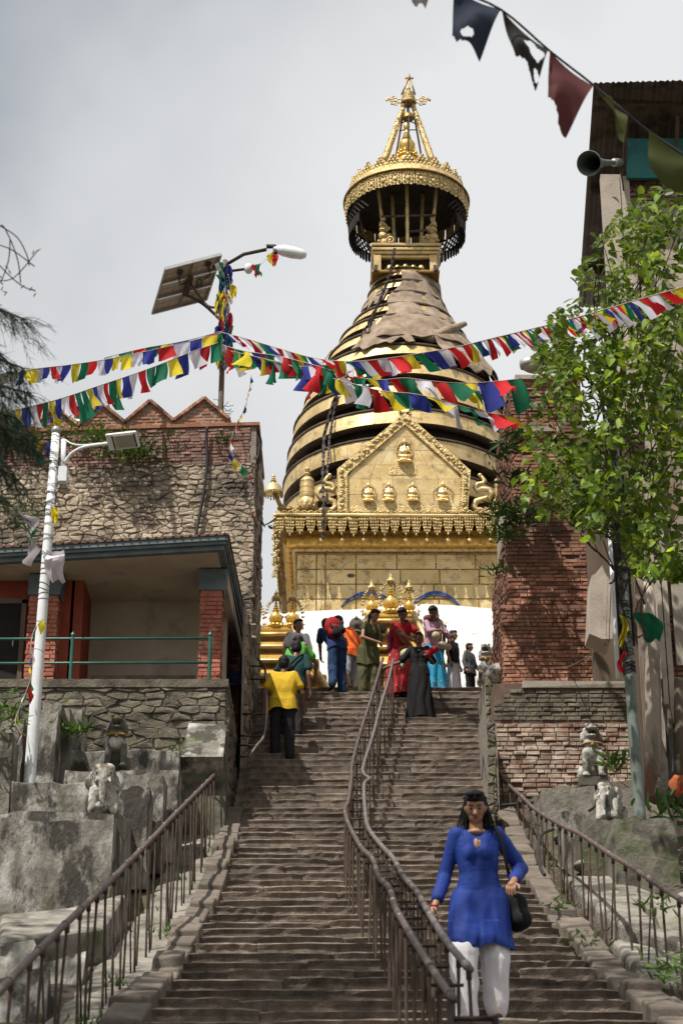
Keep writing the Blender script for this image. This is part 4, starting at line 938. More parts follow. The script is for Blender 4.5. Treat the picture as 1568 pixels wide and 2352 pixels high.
for i, z0 in enumerate(pitches):
    pn = pitches[i + 1] - z0 if i < 12 else .45; h = pn * .50; r0 = RR(z0); r1 = RR(z0 + h); c = cx(z0); n = 56
    g = G(); rows = []
    for rr, z in ((r0 - .34, z0 + .05), (r0 - .03, z0), (r0, z0 + .01)): rows.append([Vector((c + rr * math.cos(2 * math.pi * k / n), SY_ + rr * math.sin(2 * math.pi * k / n), z)) for k in range(n + 1)])
    for rr, z in ((r1 - .025, z0 + h), (r1 + .05, z0 + h + .015), (r1 + .05, z0 + h + .055), (r1 - .34, z0 + h + .08)): rows.append([Vector((c + rr * math.cos(2 * math.pi * k / n), SY_ + rr * math.sin(2 * math.pi * k / n), z)) for k in range(n + 1)])
    g.grid(rows); rg = g.build('spire_ring', M['wood'], stupa, smooth=False)
    # gilded sheets nailed round the visible side
    m = max(10, int(2 * math.pi * r0 / .62)); rng = random.Random(i); bd = [2 * math.pi * k / m + rng.uniform(-.02, .02) for k in range(m)]; bd.append(bd[0] + 2 * math.pi)
    for k in range(m):
        a0 = bd[k] + .0012 / r0; a1 = bd[k + 1] - .004 / r0
        if math.sin((a0 + a1) / 2) > .35: continue
        g = G(); sub = 3; rs = []
        for rr, z in ((r0 + .012, z0 + .012), ((r0 + r1) / 2 + .018, z0 + h * .5), (r1 + .012, z0 + h - .01)):
            jj = rng.uniform(-.006, .006)
            rs.append([Vector((c + (rr + jj) * math.cos(a0 + (a1 - a0) * q / sub), SY_ + (rr + jj) * math.sin(a0 + (a1 - a0) * q / sub), z)) for q in range(sub + 1)])
        g.grid(rs); o = g.build('gold_sheet', M['gold'], rg, smooth=True)
# narrow front strip hanging over the rings
g = G(); P = [at(938, 795, 46.05), at(936, 850, 45.7), at(930, 905, 45.1), at(928, 948, 44.9)]
for a, b in zip(P, P[1:]): g.bar(a, b, .26, .05)
g.build('hanging_strip', M['goldrelief'], stupa)
g = G(); rng = random.Random(9)
for k in range(60):
    t = rng.random() * 2.999; q = P[int(t)].lerp(P[int(t) + 1], t % 1); g.ball(q + Vector((rng.uniform(-.15, .15), -.05, rng.uniform(-.1, .1))), (.05, .03, .03), 5, 4)
g.build('strip_ornaments', M['goldrelief'], stupa, smooth=True)
# ---------------- burlap drapes
def drape(left, right, ztop, zbot, out, name='burlap_cover', seed=0, ragged=.12, fold=.12):
    """left/right: azimuth in degrees as functions of t (0 top, 1 bottom); 270 is the front"""
    g = G(); nu, nv = 46, 30; rows = []
    for i in range(nv + 1):
        t = i / nv; row = []
        for k in range(nu + 1):
            s = k / nu; a = left(t) + (right(t) - left(t)) * s; zb = zbot + ragged * noise.noise(Vector((s * 7, seed, 0))) * 2 + .3 * math.sin(s * 5 + seed) * ragged
            z = ztop + (zb - ztop) * t + .05 * noise.noise(Vector((s * 5, seed + 3, 1)))
            n1_ = noise.noise(Vector((a * .05 + seed, z * .9, seed))) ; n2_ = noise.noise(Vector((a * .13, z * 2.4, seed + 5)))
            r = RR(z) + out + fold * (n1_ + .5 * n2_ + .15) * (0.3 + t)
            row.append(Vector((cx(z) + r * math.cos(R(a)), SY_ + r * math.sin(R(a)), z)))
        rows.append(row)
    g.grid(rows); o = g.build(name, M['burlap'], stupa, smooth=True); s_ = o.modifiers.new('s', 'SOLIDIFY'); s_.thickness = .02; return o
def zAt(y): return at(925, y, 46.4).z
zb0_ = at(934, 628, 47.1).z
drape(lambda t: 262 - 26 * t + 5 * math.sin(t * 14), lambda t: 376 - 18 * t, zb0_ + .04, zAt(808), .03, seed=1, fold=.13, ragged=.07)
drape(lambda t: 192 + 8 * t, lambda t: 246 - 4 * t, zAt(640), zAt(668), .04, seed=8, fold=.05)
drape(lambda t: 252 - 10 * t, lambda t: 300 + 40 * t, zAt(735), zAt(800), .11, seed=3, fold=.12, ragged=.08)
drape(lambda t: 240 - 4 * t, lambda t: 272 + 4 * t, zAt(790), zAt(822), .12, seed=4, fold=.10, ragged=.12)
drape(lambda t: 288 + 6 * t, lambda t: 352, zAt(780), zAt(862), .14, seed=5, fold=.22, ragged=.2)
drape(lambda t: 330 + 6 * t, lambda t: 372, zAt(835), zAt(935), .16, seed=6, fold=.2, ragged=.2)
drape(lambda t: 188, lambda t: 205 - 4 * t, zAt(775), zAt(840), .12, seed=7, fold=.08)
g = G(); a = at(1068, 742, 46.6); g.tube([at(940, 770, 46.0), at(990, 776, 45.9), at(1030, 757, 46.2), a], [.05, .14, .13, .08], 10)
for i, v in enumerate(g.v):
    v = Vector(v); g.v[i] = tuple(v + Vector((noise.noise(v * 3), noise.noise(v * 3 + Vector((9, 0, 0))), noise.noise(v * 3 + Vector((0, 9, 0))))) * .06)
g.build('burlap_bulge', M['burlap'], stupa, smooth=True)
# two hanging chains down the left of the spire
def chain(pts, r, name='chain'):
    P = []; 
    for a, b in zip(pts, pts[1:]):
        n = max(2, int((b - a).length / (r * 3.2)))
        P += [a.lerp(b, i / n) for i in range(n)]
    g = G()
    for i, (a, b) in enumerate(zip(P, P[1:])):
        d = b - a; M_ = Matrix.Translation((a + b) / 2) @ d.to_track_quat('Z', 'X').to_matrix().to_4x4() @ Matrix.Rotation(R(90 * (i % 2)), 4, 'Z')
        g.boxm(M_, r * 1.9, r * .7, d.length * 1.25)
    return g.build(name, M['chain'], stupa)
ch = [(905, 572), (893, 635), (872, 690), (838, 760), (812, 820)]
chain([at(906, 572, 46.9), at(894, 635, 46.9), at(872, 690, 46.6), at(838, 760, 46.3), at(812, 822, 46.0), at(765, 925, 45.6), at(744, 1000, 45.3), at(741, 1100, 44.9), at(743, 1172, 44.5), at(741, 1250, 44.5)], .045)
chain([at(868, 700, 46.5), at(850, 745, 46.3), at(838, 815, 46.0), at(771, 925, 45.55), at(757, 1000, 45.3), at(750, 1100, 44.9), at(752, 1165, 44.7)], .03)
# ---------------- box under the parasol
def SX(z): return cx(z)
zb0 = at(934, 628, 47.1).z; zb1 = at(934, 570, 47.1).z; c = cx(zb0)
def sq(h0, h1, w0, w1, mt, name, bev=.02):
    g = G(); c0_, c1_ = cx(h0), cx(h1)
    g.hexa([(c0_ + x * w0, SY_ + y * w0, h0) for x, y in ((-1, -1), (1, -1), (1, 1), (-1, 1))] + [(c1_ + x * w1, SY_ + y * w1, h1) for x, y in ((-1, -1), (1, -1), (1, 1), (-1, 1))])
    o = g.build(name, M[mt], stupa); b = o.modifiers.new('b', 'BEVEL'); b.width = bev; b.segments = 2; return o
sq(zb0 + .0, zb0 + .09, .94, .95, 'golddark', 'box_base'); sq(zb0 + .0, zb1 - .2, .72, .72, 'core', 'box_core')
for x, y in ((-.78, -.78), (.78, -.78), (-.78, .78), (.78, .78)):
    g = G(); g.box(c + x - .10, c + x + .10, SY_ + y - .1, SY_ + y + .1, zb0 + .08, zb1 - .2); g.build('box_post', M['gold'], stupa)
for k, (dz, wd) in enumerate(((-.28, .84), (-.18, .90), (-.08, .94), (.04, .97))):
    sq(zb1 + dz, zb1 + dz + .09, wd, wd + .01, 'gold', 'box_moulding')
for i in range(5):
    g = G(); g.ball((c - .44 + .22 * i, SY_ - .76, zb0 + .22), (.095, .095, .14 if i != 2 else .17), 12, 8); g.build('gold_egg', M['goldnew'], stupa, smooth=True)
for sx in (-1, 1):
    g = G(); g.bar((c + sx * .85, SY_ - 1.1, zb0 + .04), (c + sx * .85, SY_ - .7, zb0 + .06), .07); g.build('beam_end', M['wood'], stupa)
    g = G(); g.box(c + sx * .82 - .05, c + sx * .82 + .05, SY_ - 1.0, SY_ - .92, zb0 + .02, zb0 + .22); g.build('peg', M['wood'], stupa)
# ---------------- parasol
par_ = stupa
zf1 = at(936, 393, 46.3).z; zf0 = at(936, 423, 46.3).z; RB = 1.70; ca = cx(zf1)
pf = Vector((ca, SY_, 0))
# roof: crown with studs
prof = [(1.78, zf1), (1.80, zf1 + .05), (1.68, zf1 + .30), (1.50, zf1 + .42), (1.30, zf1 + .60), (.9, zf1 + .72), (.4, zf1 + .80), (.05, zf1 + .82)]
g = G(); g.lathe([(r, z) for r, z in prof], (ca, SY_, 0), 64, cap=False); roof = g.build('parasol_roof', M['goldrelief'], stupa, smooth=True, sharp=40)
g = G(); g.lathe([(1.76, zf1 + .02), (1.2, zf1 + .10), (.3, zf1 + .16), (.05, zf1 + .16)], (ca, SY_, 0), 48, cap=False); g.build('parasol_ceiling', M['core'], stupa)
g = G(); g.tube([(ca + 1.80 * math.cos(a), SY_ + 1.80 * math.sin(a), zf1 + .02) for a in [2 * math.pi * k / 72 for k in range(73)]], .03, 6); g.build('parasol_rim', M['golddark'], stupa, smooth=True)
stud = G(); stud.ball((0, 0, 0), 1, 8, 6); stm = stud.mesh('crown_stud', M['goldnew'], True); stud.fixn(stm)
crown = G()
for k in range(96):
    a = 2 * math.pi * k / 96; crown.ball(pf + Vector((1.66 * math.cos(a), 1.66 * math.sin(a), zf1 + .30)), (.042, .042, .042), 6, 4)
for k in range(24):
    a = 2 * math.pi * k / 24; u = Vector((math.cos(a), math.sin(a), 0)); t = Vector((-u.y, u.x, 0))
    big = k % 3 == 0
    for (dx, dz, r_) in [(-.21, .0, .05), (-.16, .0, .055), (-.05, .0, .06), (.06, .0, .06), (.17, 0, .055), (-.11, .10, .055), (0, .11, .06), (.11, .10, .055), (-.05, .2, .05), (.05, .2, .05), (0, .30, .05)]:
        if big and dz > .05: r_ *= 1.15
        p = pf + u * (1.62 - dz * .15) + t * dx + Vector((0, 0, zf1 + .36 + dz)); crown.ball(p, (r_, r_, r_), 7, 5)
    q = pf + u * 1.58 + Vector((0, 0, zf1 + .28)); crown.prism([q - t * .24, q + t * .24, q + t * .16 + Vector((0, 0, .25)), q + Vector((0, 0, .40)), q - t * .16 + Vector((0, 0, .25))], -u * .03)
crown.build('parasol_crown', M['goldrelief'], stupa, smooth=True, sharp=50)
# valance panels
npan = 30
vg = G(); wv = 2 * math.pi * 1.74 / npan * .95; hv = zf1 - zf0 + .02
xs_ = [-.5, -.3, -.1, .1, .3, .5]
prof_b = [-.90, -1.0, -.96, -.96, -1.0, -.90]
top = [Vector((x * wv, 0, 0)) for x in xs_]; mid = [Vector((x * wv, -.012, -.5 * hv)) for x in xs_]; bot = [Vector((x * wv, 0, z * hv)) for x, z in zip(xs_, prof_b)]
vg.grid([top, mid, bot])
for (x, z, r_) in ((0, -.55, .065), (-.09, -.3, .03), (0, -.25, .03), (.09, -.3, .03), (-.1, -.75, .035), (.1, -.75, .035), (0, -.85, .03), (-.05, -.12, .02), (.05, -.12, .02), (-.11, -.5, .025), (.11, -.5, .025)): vg.ball((x, -.02, z * hv), (r_, .025, r_), 8, 4)
vm = vg.mesh('valance_panel', M['goldrelief'], True)
for k in range(npan):
    a = 2 * math.pi * (k + .5) / npan
    o = link('valance_panel', vm, stupa, pf + Vector((1.76 * math.cos(a), 1.76 * math.sin(a), zf1))); o.rotation_euler = (R(4) + vj(.04), vj(.02), a + R(90))
# back lattice: crossed straps and hanging lower fringe (open work against the sky)
lt = G(); zl0 = zf0 - .02; zl1 = zf0 - .42
for k in range(44):
    a = R(-35) + R(250) * k / 43
    for s in (1, -1):
        P = [pf + Vector(((1.66) * math.cos(a + s * q * .055), 1.66 * math.sin(a + s * q * .055), zl0 + (zl1 - zl0) * q / 4)) for q in range(5)]
        lt.tube(P, .026, 4)
for z in (zl0, zl1): lt.tube([pf + Vector((1.66 * math.cos(a), 1.66 * math.sin(a), z)) for a in [R(-35 + 250 * k / 60) for k in range(61)]], .02, 4)
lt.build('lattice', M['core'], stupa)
fr_ = G(); 
for k in range(60):
    a = R(-35) + R(250) * (k + .5) / 60; u = Vector((math.cos(a), math.sin(a), 0)); t = Vector((-u.y, u.x, 0)); o = pf + u * 1.66
    hh = .34 + vj(.06)
    fr_.prism([o - t * .055 + Vector((0, 0, zl1)), o + t * .055 + Vector((0, 0, zl1)), o + t * .05 + Vector((0, 0, zl1 - hh * .8)), o + Vector((0, 0, zl1 - hh)), o - t * .05 + Vector((0, 0, zl1 - hh * .8))], u * .01)
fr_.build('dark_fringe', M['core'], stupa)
# posts
zp0 = zb1 + .12
posts = [(-.62, -.62, -.84, -.84), (.62, -.62, .84, -.84), (-.36, -.3, -.42, -.4), (.36, -.3, .46, -.4), (-.02, -.85, -.02, -1.0), (-.9, .2, -1.5, .1), (.9, .2, 1.5, .1)]
for i, (xa, ya, xb, yb) in enumerate(posts):
    g = G(); A_ = pf + Vector((xa, ya, zp0 - .05)); B_ = pf + Vector((xb, yb, zf1 + .1)); m = 9
    g.tube([A_.lerp(B_, k / m) for k in range(m + 1)], [(.055 if k % 2 else .047) * (1 if i < 5 else .7) for k in range(m + 1)], 8); g.build('parasol_post', M['gold' if i < 5 else 'wood'], stupa, smooth=True)
for z, x0_, x1_ in ((.95, -.75, .78), (.45, 0, .55)):
    g = G(); g.tube([pf + Vector((x0_, -.85, zp0 + z)), pf + Vector((x1_, -.85, zp0 + z + .05))], .035, 8); g.build('cross_bar', M['wood'], stupa, smooth=True)
# curled guardians on the box corners
for sx in (-1, 1):
    g = G(); b = pf + Vector((sx * .66, -.86, zp0))
    for (x, z, r_) in ((0, .10, .12), (-.20, .06, .09), (-.32, .04, .06), (.05, .30, .13), (-.12, .30, .08), (.02, .52, .14), (-.10, .55, .07), (.06, .72, .09), (.02, .84, .06), (.0, .92, .035), (-.16, .16, .07), (.15, .15, .06)):
        g.ball(b + Vector((sx * x, vj(.03), z)), (r_, r_ * .7, r_), 9, 6)
    g.tube([b + Vector((sx * (-.16 + .09 * math.cos(q)), -.10, .12 + .09 * math.sin(q))) for q in [k * .5 for k in range(12)]], .025, 5)
    g.tube([b + Vector((sx * (.04 + .10 * math.cos(q)), -.11, .55 + .09 * math.sin(q))) for q in [k * .5 for k in range(12)]], .022, 5)
    g.build('corner_guardian', M['goldrelief'], stupa, smooth=True)
# central finials inside the tripod
zq = at(936, 352, 47.4).z - .1; c_ = cx(zq)
S_ = lambda z: Vector((cx(z), SY_, z))
k_ = 1 / 78.
prof = [(27, 0), (27, 10), (26, 16), (20, 19), (24, 23), (24, 27), (20, 31), (23, 35), (17, 40), (20, 46), (20, 54), (15, 60), (10, 63), (12, 66), (9, 69), (10, 72), (7, 75), (8, 78), (5, 81), (4, 86), (7, 90), (8, 96), (5, 102), (3, 106)]
lathe_part('central_finial', [(r * k_ * .95, z * k_ * 1.18) for r, z in prof], S_(zq), 'goldnew', stupa)
g = G()
for j_, (rr, zz_) in enumerate(((.30, .33), (.27, .45))):
    for q in range(14): a = q * 2 * math.pi / 14; g.ball(S_(zq) + Vector((rr * math.cos(a), rr * math.sin(a), zz_)), (.06, .06, .06), 7, 5)
g.build('finial_beads', M['goldnew'], stupa, smooth=True)
z5 = at(936, 272, 48).z
lathe_part('small_bell', [(.17, -.02), (.165, .08), (.11, .16), (.05, .20), (.04, .4), (.07, .48), (.02, .55), (.02, .9)], S_(z5), 'golddark', stupa)
apex = S_(at(937, 238, 48).z)
for i, (px, yy) in enumerate(((881, -.15), (993, -.15), (908, .6), (968, .6))):
    bpt = at(px, 372 if i < 2 else 364, SY_ + yy); g = G(); T = apex + Vector((.10 * (1 if i % 2 else -1), 0, .05)); m = 14
    P = [bpt.lerp(T, k / m) for k in range(m + 1)]
    g.tube(P, [(.115 - .045 * k / m) * (1 if k % 2 else .93) for k in range(m + 1)], 6) if i < 2 else g.tube(P, .03, 6)
    if i < 2:
        for k in range(40): q = bpt.lerp(T, random.random()); g.ball(q + Vector((vj(.07), -.07, 0)), (.03, .02, .03), 5, 4)
    g.build('tripod_leg', M['goldrelief' if i < 2 else 'golddark'], stupa, smooth=True)
g = G(); g.tube([at(938, 352, SY_ - .5), apex + Vector((0, -.05, -.1))], .025, 6); g.build('tripod_rod', M['chain'], stupa)
g = G(); a = at(888 + 26, 363 - 0, SY_); 
for py, x0_, x1_ in ((327 - 0, 918, 958), (309, 916, 928), (309, 946, 958)): pass
g.tube([at(916, 299, SY_), at(958, 298, SY_)], .018, 5); g.tube([at(921, 283, SY_), at(936, 277, SY_), at(954, 284, SY_)], .018, 5); g.build('tie_rod', M['chain'], stupa)
# foliate wings near the top
for sx, px in ((-1, 916), (1, 958)):
    g = G()
    for (dx, dy, r_) in ((0, 0, .10), (-.12, .05, .09), (-.22, .02, .07), (-.30, .08, .05), (-.1, -.1, .07), (-.2, -.09, .05), (-.36, .03, .035), (-.16, .14, .05)):
        p = at(px, 232, SY_ - .1); g.tube([p + Vector((-sx * dx * -1 * -1 + r_ * math.cos(q) * .7, 0, dy + r_ * math.sin(q) * .7)) if False else p + Vector((sx * -dx + r_ * math.cos(q) * .7, 0, dy + r_ * math.sin(q) * .7)) for q in [k * .7 for k in range(10)]], .022, 5)
    g.build('foliate_wing', M['goldrelief'], stupa, smooth=True)
za = apex.z
lathe_part('top_parasol', [(.23, -.05), (.24, 0), (.20, .05), (.21, .10), (.18, .14), (.19, .20), (.15, .24), (.16, .32), (.05, .38), (.05, .42), (.07, .48), (.03, .56), (.03, .62), (.005, .78)], apex + Vector((0, 0, .05)), 'goldrelief', stupa)
tip = S_(at(938, 172, 48).z)
for sx in (-1, 1):
    g = G(); g.tube([apex + Vector((sx * .20, 0, .32)), tip + Vector((sx * .03, 0, -.15))], .025, 5); g.build('tip_strut', M['golddark'], stupa, smooth=True)
g = G(); g.ball(tip + Vector((0, 0, -.10)), (.05, .05, .10), 8, 6); g.ball(tip + Vector((-.09, 0, -.12)), (.04, .03, .04), 6, 4); g.ball(tip + Vector((.09, 0, -.12)), (.04, .03, .04), 6, 4); g.lathe([(.02, 0), (.001, .12)], tip + Vector((0, 0, -.05)), 6); g.build('tip', M['golddark'], stupa, smooth=True)
# ================================================================ GILDED SHRINES ON THE LANDING
fin_prof = [(.10, 0), (.14, .02), (.15, .06), (.11, .10), (.07, .12), (.125, .17), (.135, .23), (.115, .29), (.06, .33), (.05, .36), (.075, .385), (.045, .41), (.06, .435), (.035, .46), (.045, .485), (.02, .52), (.03, .55), (.012, .59), (.001, .64)]
def shrine(px, Y, w_, label, zt_px, tiers, kal, z_floor, ks=1.0):
    s = thing('gilded_shrine', label, 'shrine', (at(px, zt_px, Y).x, Y, z_floor)); zt = at(px, zt_px, Y).z - z_floor
    z = zt; hw = w_ / 2
    g = G(); g.box(-hw, hw, -hw * .9, hw * .9, z - .07, z); o = g.build('roof_cap', M['goldnew'], s); b = o.modifiers.new('b', 'BEVEL'); b.width = .015
    for i, (h, grow) in enumerate(tiers):
        z0 = z - .07 - h; nh = hw + grow; g = G()
        g.hexa([(x * nh, y * nh * .9, z0) for x, y in ((-1, -1), (1, -1), (1, 1), (-1, 1))] + [(x * hw * .93, y * hw * .84, z - .07) for x, y in ((-1, -1), (1, -1), (1, 1), (-1, 1))])
        rf = g.build('roof_tier', M['petal' if i % 2 else 'goldnew'], s)
        m = max(3, int(2 * nh / .28))
        for k in range(m):
            t0, t1 = -1 + 2 * k / m + .01, -1 + 2 * (k + 1) / m - .01; g = G()
            g.hexa([(t0 * nh, -nh * .9 - .015, z0 + .02), (t1 * nh, -nh * .9 - .015, z0 + .02), (t1 * nh, -nh * .9 + .01, z0 + .02), (t0 * nh, -nh * .9 + .01, z0 + .02), (t0 * hw * .93, -hw * .84 - .015, z - .09), (t1 * hw * .93, -hw * .84 - .015, z - .09), (t1 * hw * .93, -hw * .84 + .01, z - .09), (t0 * hw * .93, -hw * .84 + .01, z - .09)])
            g.build('roof_sheet', M['goldnew'], rf)
        g = G(); g.tube([(-nh - .03, -nh * .9 - .03, z0 + .03), (nh + .03, -nh * .9 - .03, z0 + .03)], .04, 8); g.tube([(-nh - .03, -nh * .9 - .03, z0 + .03), (-nh - .03, nh * .9, z0 + .03)], .04, 8); g.tube([(nh + .03, -nh * .9 - .03, z0 + .03), (nh + .03, nh * .9, z0 + .03)], .04, 8)
        g.build('roof_lip', M['gold'], s, smooth=True)
        z = z0; hw = nh
    # curling corner ribs
    for sx in (-1, 1):
        g = G(); g.tube([(sx * w_ / 2 * .9, -w_ / 2, zt), (sx * (w_ / 2 + (hw - w_ / 2) * .5), -hw * .75, z + (zt - z) * .42), (sx * hw, -hw * .92, z + .05), (sx * (hw + .12), -hw, z + .0), (sx * (hw + .17), -hw, z + .10)], [.05, .06, .06, .07, .03], 7)
        g.build('corner_rib', M['gold'], s, smooth=True)
    bw = hw * .72
    g = G(); g.box(-bw, bw, -bw, bw, -.1, z + .02); g.build('shrine_body', M['golddark'], s)
    for k in range(6):
        x = -bw + .08 + (2 * bw - .16) * k / 5; g = G()
        g.lathe([(.05, 0), (.07, .06), (.045, .12), (.06, .3), (.045, max(.4, z * .5)), (.07, z * .8), (.05, z)], (x, -bw - .05, 0), 8); g.build('shrine_column', M['gold'], s, smooth=True)
    for (x, sc_) in kal:
        lathe_part('kalash', [(r * 1.05 * sc_ * ks, zz * sc_ * ks) for r, zz in fin_prof], (x * w_, -w_ * .3, zt), 'goldnew', s)
        g = G()
        for q in range(10): a = q * .628; g.ball((x * w_ + .14 * sc_ * ks * math.cos(a), -w_ * .3 + .14 * sc_ * ks * math.sin(a), zt + .05 * sc_), (.04 * sc_, .04 * sc_, .05 * sc_), 6, 4)
        g.build('kalash_petals', M['goldnew'], s, smooth=True)
        # arch of little ornaments around it with a canopy on top
        g = G(); R_ = .20 * sc_ * ks; H_ = .52 * sc_ * ks
        for q in range(19):
            a = math.pi * q / 18; p = (x * w_ + R_ * math.cos(a) * (1 if q not in (0, 18) else 1), -w_ * .3, zt + .10 + H_ * math.sin(a) ** .7 + .0); g.ball(p, (.026, .02, .026), 6, 4)
            g.ball((p[0] + .035 * math.cos(a), p[1], p[2] + .03 * math.sin(a)), (.014, .012, .018), 5, 3)
        for sx in (-1, 1): g.tube([(x * w_ + sx * R_, -w_ * .3, zt), (x * w_ + sx * R_, -w_ * .3, zt + .14)], .018, 5)
        zt2 = zt + .10 + H_; g.lathe([(.085, .0), (.09, .03), (.07, .07), (.03, .10), (.04, .13), (.015, .16), (.001, .22)], (x * w_, -w_ * .3, zt2), 10)
        for q in range(8): a = q * .785; g.ball((x * w_ + .08 * math.cos(a), -w_ * .3 + .08 * math.sin(a), zt2 - .02), (.012, .012, .025), 4, 3)
        g.build('arch_ornament', M['goldrelief'], s, smooth=True)
    return s
shrine(897, 35.2, .92, 'gilded shrine with three vase finials behind the crowd at the top', 1427, ((.14, .06), (.22, .10), (.26, .16), (.30, .12)), ((-.40, .85), (0, 1.12), (.38, .85)), TOPZ)
shrine(634, 34.8, .75, 'larger gilded shrine with yellow tiers partly hidden behind the left house corner', 1455, ((.14, .08), (.22, .14), (.26, .16), (.28, .14), (.26, .12)), ((-.52, .8), (0, .95), (.42, .95)), TOPZ)
# low carved gilded piece on the ground between them
lowp = thing('gilded_pedestal', 'low carved gilded pedestal beside the left stair rail group', 'pedestal', (at(745, 1578, 34).x, 34, TOPZ))
g = G(); g.box(-.32, .32, -.2, .3, 0, .34); g.build('base', M['golddark'], lowp)
g = G(); g.hexa([(-.38, -.26, .34), (.38, -.26, .34), (.38, .35, .34), (-.38, .35, .34), (-.44, -.32, .46), (.44, -.32, .46), (.44, .4, .46), (-.44, .4, .46)]); g.build('top', M['goldnew'], lowp)
g = G()
for k in range(14): g.ball((-.28 + .043 * k, -.22, .1 + .1 * (k % 3)), (.05, .04, .06), 6, 4)
g.build('carving', M['goldrelief'], lowp, smooth=True)
# dark bronze finials on posts
for px, yt, lab, kind in ((818, 1416, 'dark disc shaped bronze finial on a post left of the middle shrine', 'disc'), (1004, 1408, 'dark pointed bronze finial on a post right of the middle shrine', 'spike')):
    t = at(px, yt, 34.3); f = thing('bronze_finial', lab, 'finial', (t.x, 34.3, TOPZ)); h = t.z - TOPZ
    g = G(); g.tube([(0, 0, 0), (0, 0, h - .34)], .06, 8); g.build('post', M['statuedark'], f, smooth=True)
    g = G()
    if kind == 'disc': g.lathe([(.07, 0), (.12, .03), (.10, .07), (.04, .09)], (0, 0, h - .36), 12); g.ball((0, 0, h - .17), (.135, .045, .15), 16, 10); g.ball((0, -.03, h - .17), (.06, .04, .06), 8, 6); g.lathe([(.05, 0), (.001, .07)], (0, 0, h - .05), 8)
    else: g.lathe([(.05, 0), (.10, .03), (.15, .14), (.17, .19), (.12, .19), (.03, .20), (.03, .42), (.001, .48)], (0, 0, h - .46), 14)
    g.build('finial_head', M['statuedark'], f, smooth=True, sharp=40)
# ================================================================ HANDRAILS
def smooth_path(P, sub=4):
    out = []
    for i in range(len(P) - 1):
        p0, p1, p2, p3 = P[max(i - 1, 0)], P[i], P[i + 1], P[min(i + 2, len(P) - 1)]
        for k in range(sub):
            t = k / sub; out.append(.5 * ((2 * p1) + (-p0 + p2) * t + (2 * p0 - 5 * p1 + 4 * p2 - p3) * t * t + (-p0 + 3 * p1 - 3 * p2 + p3) * t ** 3))
    return out + [P[-1]]
def handrail(pts, label, mt, postmt, r=.024, post_r=.011, gap=.36, foot=lambda p: stairZ(p.y) - .12, twin=.12, brace=True, joints=True, posts=True):
    th = thing('handrail', label, 'handrail', pts[-1]); th.location = (0, 0, 0)
    P = smooth_path(pts); g = G(); g.tube(P, r, 10); g.build('top_rail', M[mt], th, smooth=True)
    d = 0; k = 0
    L_ = [0]
    for a, b in zip(P, P[1:]): L_.append(L_[-1] + (b - a).length)
    def along(s):
        for i in range(len(P) - 1):
            if L_[i + 1] >= s: return P[i].lerp(P[i + 1], (s - L_[i]) / max(1e-6, L_[i + 1] - L_[i]))
        return P[-1]
    s = .12
    while joints and s < L_[-1]:
        a = along(s); b = along(s + .05); g = G(); g.tube([a, b], r * 1.22, 10); g.build('collar', M[mt], th, smooth=True); s += random.uniform(.7, 1.2)
    s = .06
    while posts and s < L_[-1]:
        a = along(s); fz = foot(a); g = G(); n_ = 10
        off = Vector((vj(.03), vj(.05), 0)); b = Vector((a.x, a.y, fz - .05)) + off
        g.tube([a, a + Vector((0, 0, -.07))], r * .75, 7)
        g.tube([a.lerp(b, q / n_) for q in range(n_ + 1)], [post_r * (1.12 if q % 2 else .92) for q in range(n_ + 1)], 6); g.build('post', M[postmt], th, smooth=True)
        if brace and k % 3 == 1:
            c = along(s + gap * .8); g = G(); g.tube([a + Vector((0, 0, -.10)), Vector((c.x, c.y, foot(c) - .05))], post_r * .8, 5); g.build('brace', M[postmt], th, smooth=True)
        s += gap * random.uniform(.75, 1.25); k += 1
    return th, P
lp = [(-60, 2330, -1.86), (0, 2275, -1.85), (100, 2172, -1.84), (245, 2032, -1.82), (290, 1986, -1.82), (350, 1925, -1.80), (400, 1872, -1.76), (450, 1822, -1.72), (500, 1772, -1.69), (518, 1756, -1.66), (535, 1753, -1.62)]
handrail([at_x(*p) for p in lp] , 'brown pipe handrail along the left kerb of the stairs', 'railpaint', 'rust', gap=.52, post_r=.010)
rp = [(1640, 2105, 2.56), (1568, 2070, 2.54), (1450, 1992, 2.50), (1400, 1962, 2.49), (1330, 1915, 2.48), (1300, 1902, 2.46), (1232, 1862, 2.42), (1200, 1832, 2.38), (1160, 1796, 2.3), (1147, 1778, 2.24), (1128, 1750, 2.2)]
handrail([at_x(*p) for p in rp], 'brown pipe handrail along the right kerb of the stairs', 'railpaint', 'rust', gap=.62, post_r=.010)
A_px = [(1041, 2296), (993, 2227), (958, 2172), (927, 2120), (907, 2082), (893, 2038), (869, 2014), (855, 1972), (828, 1945), (799, 1890), (792, 1859), (800, 1838), (807, 1782), (808, 1757), (826, 1686), (853, 1601), (879, 1512)]
B_px = [(1079, 2227), (1027, 2165), (1003, 2127), (976, 2082), (955, 2045), (924, 2010), (903, 1972), (872, 1938), (845, 1900), (838, 1859), (836, 1802), (848, 1789), (835, 1777), (835, 1756), (857, 1686), (873, 1624), (892, 1562), (903, 1514)]
def hh(y): return .72 + .13 * min(1, max(0, (2150 - y) / 500))
Ap = [on_stair(x, y, hh(y)) for x, y in A_px]; Bp = [on_stair(x, y, hh(y)) for x, y in B_px]
def mono(P):
    Q = [P[0]]
    for p in P[1:]:
        if p.y > Q[-1].y + .05: Q.append(p)
    return Q
Ap = mono(Ap); Bp = mono(Bp)
hA, PA = handrail(Ap, 'left pipe of the twin handrail up the middle of the stairs', 'railpaint', 'rust', gap=.50, post_r=.011, foot=lambda p: stepZ(p.y), brace=False)
hB, PB = handrail(Bp, 'right pipe of the twin handrail up the middle of the stairs', 'railgrey', 'rust', gap=.50, post_r=.011, foot=lambda p: stepZ(p.y), brace=False)
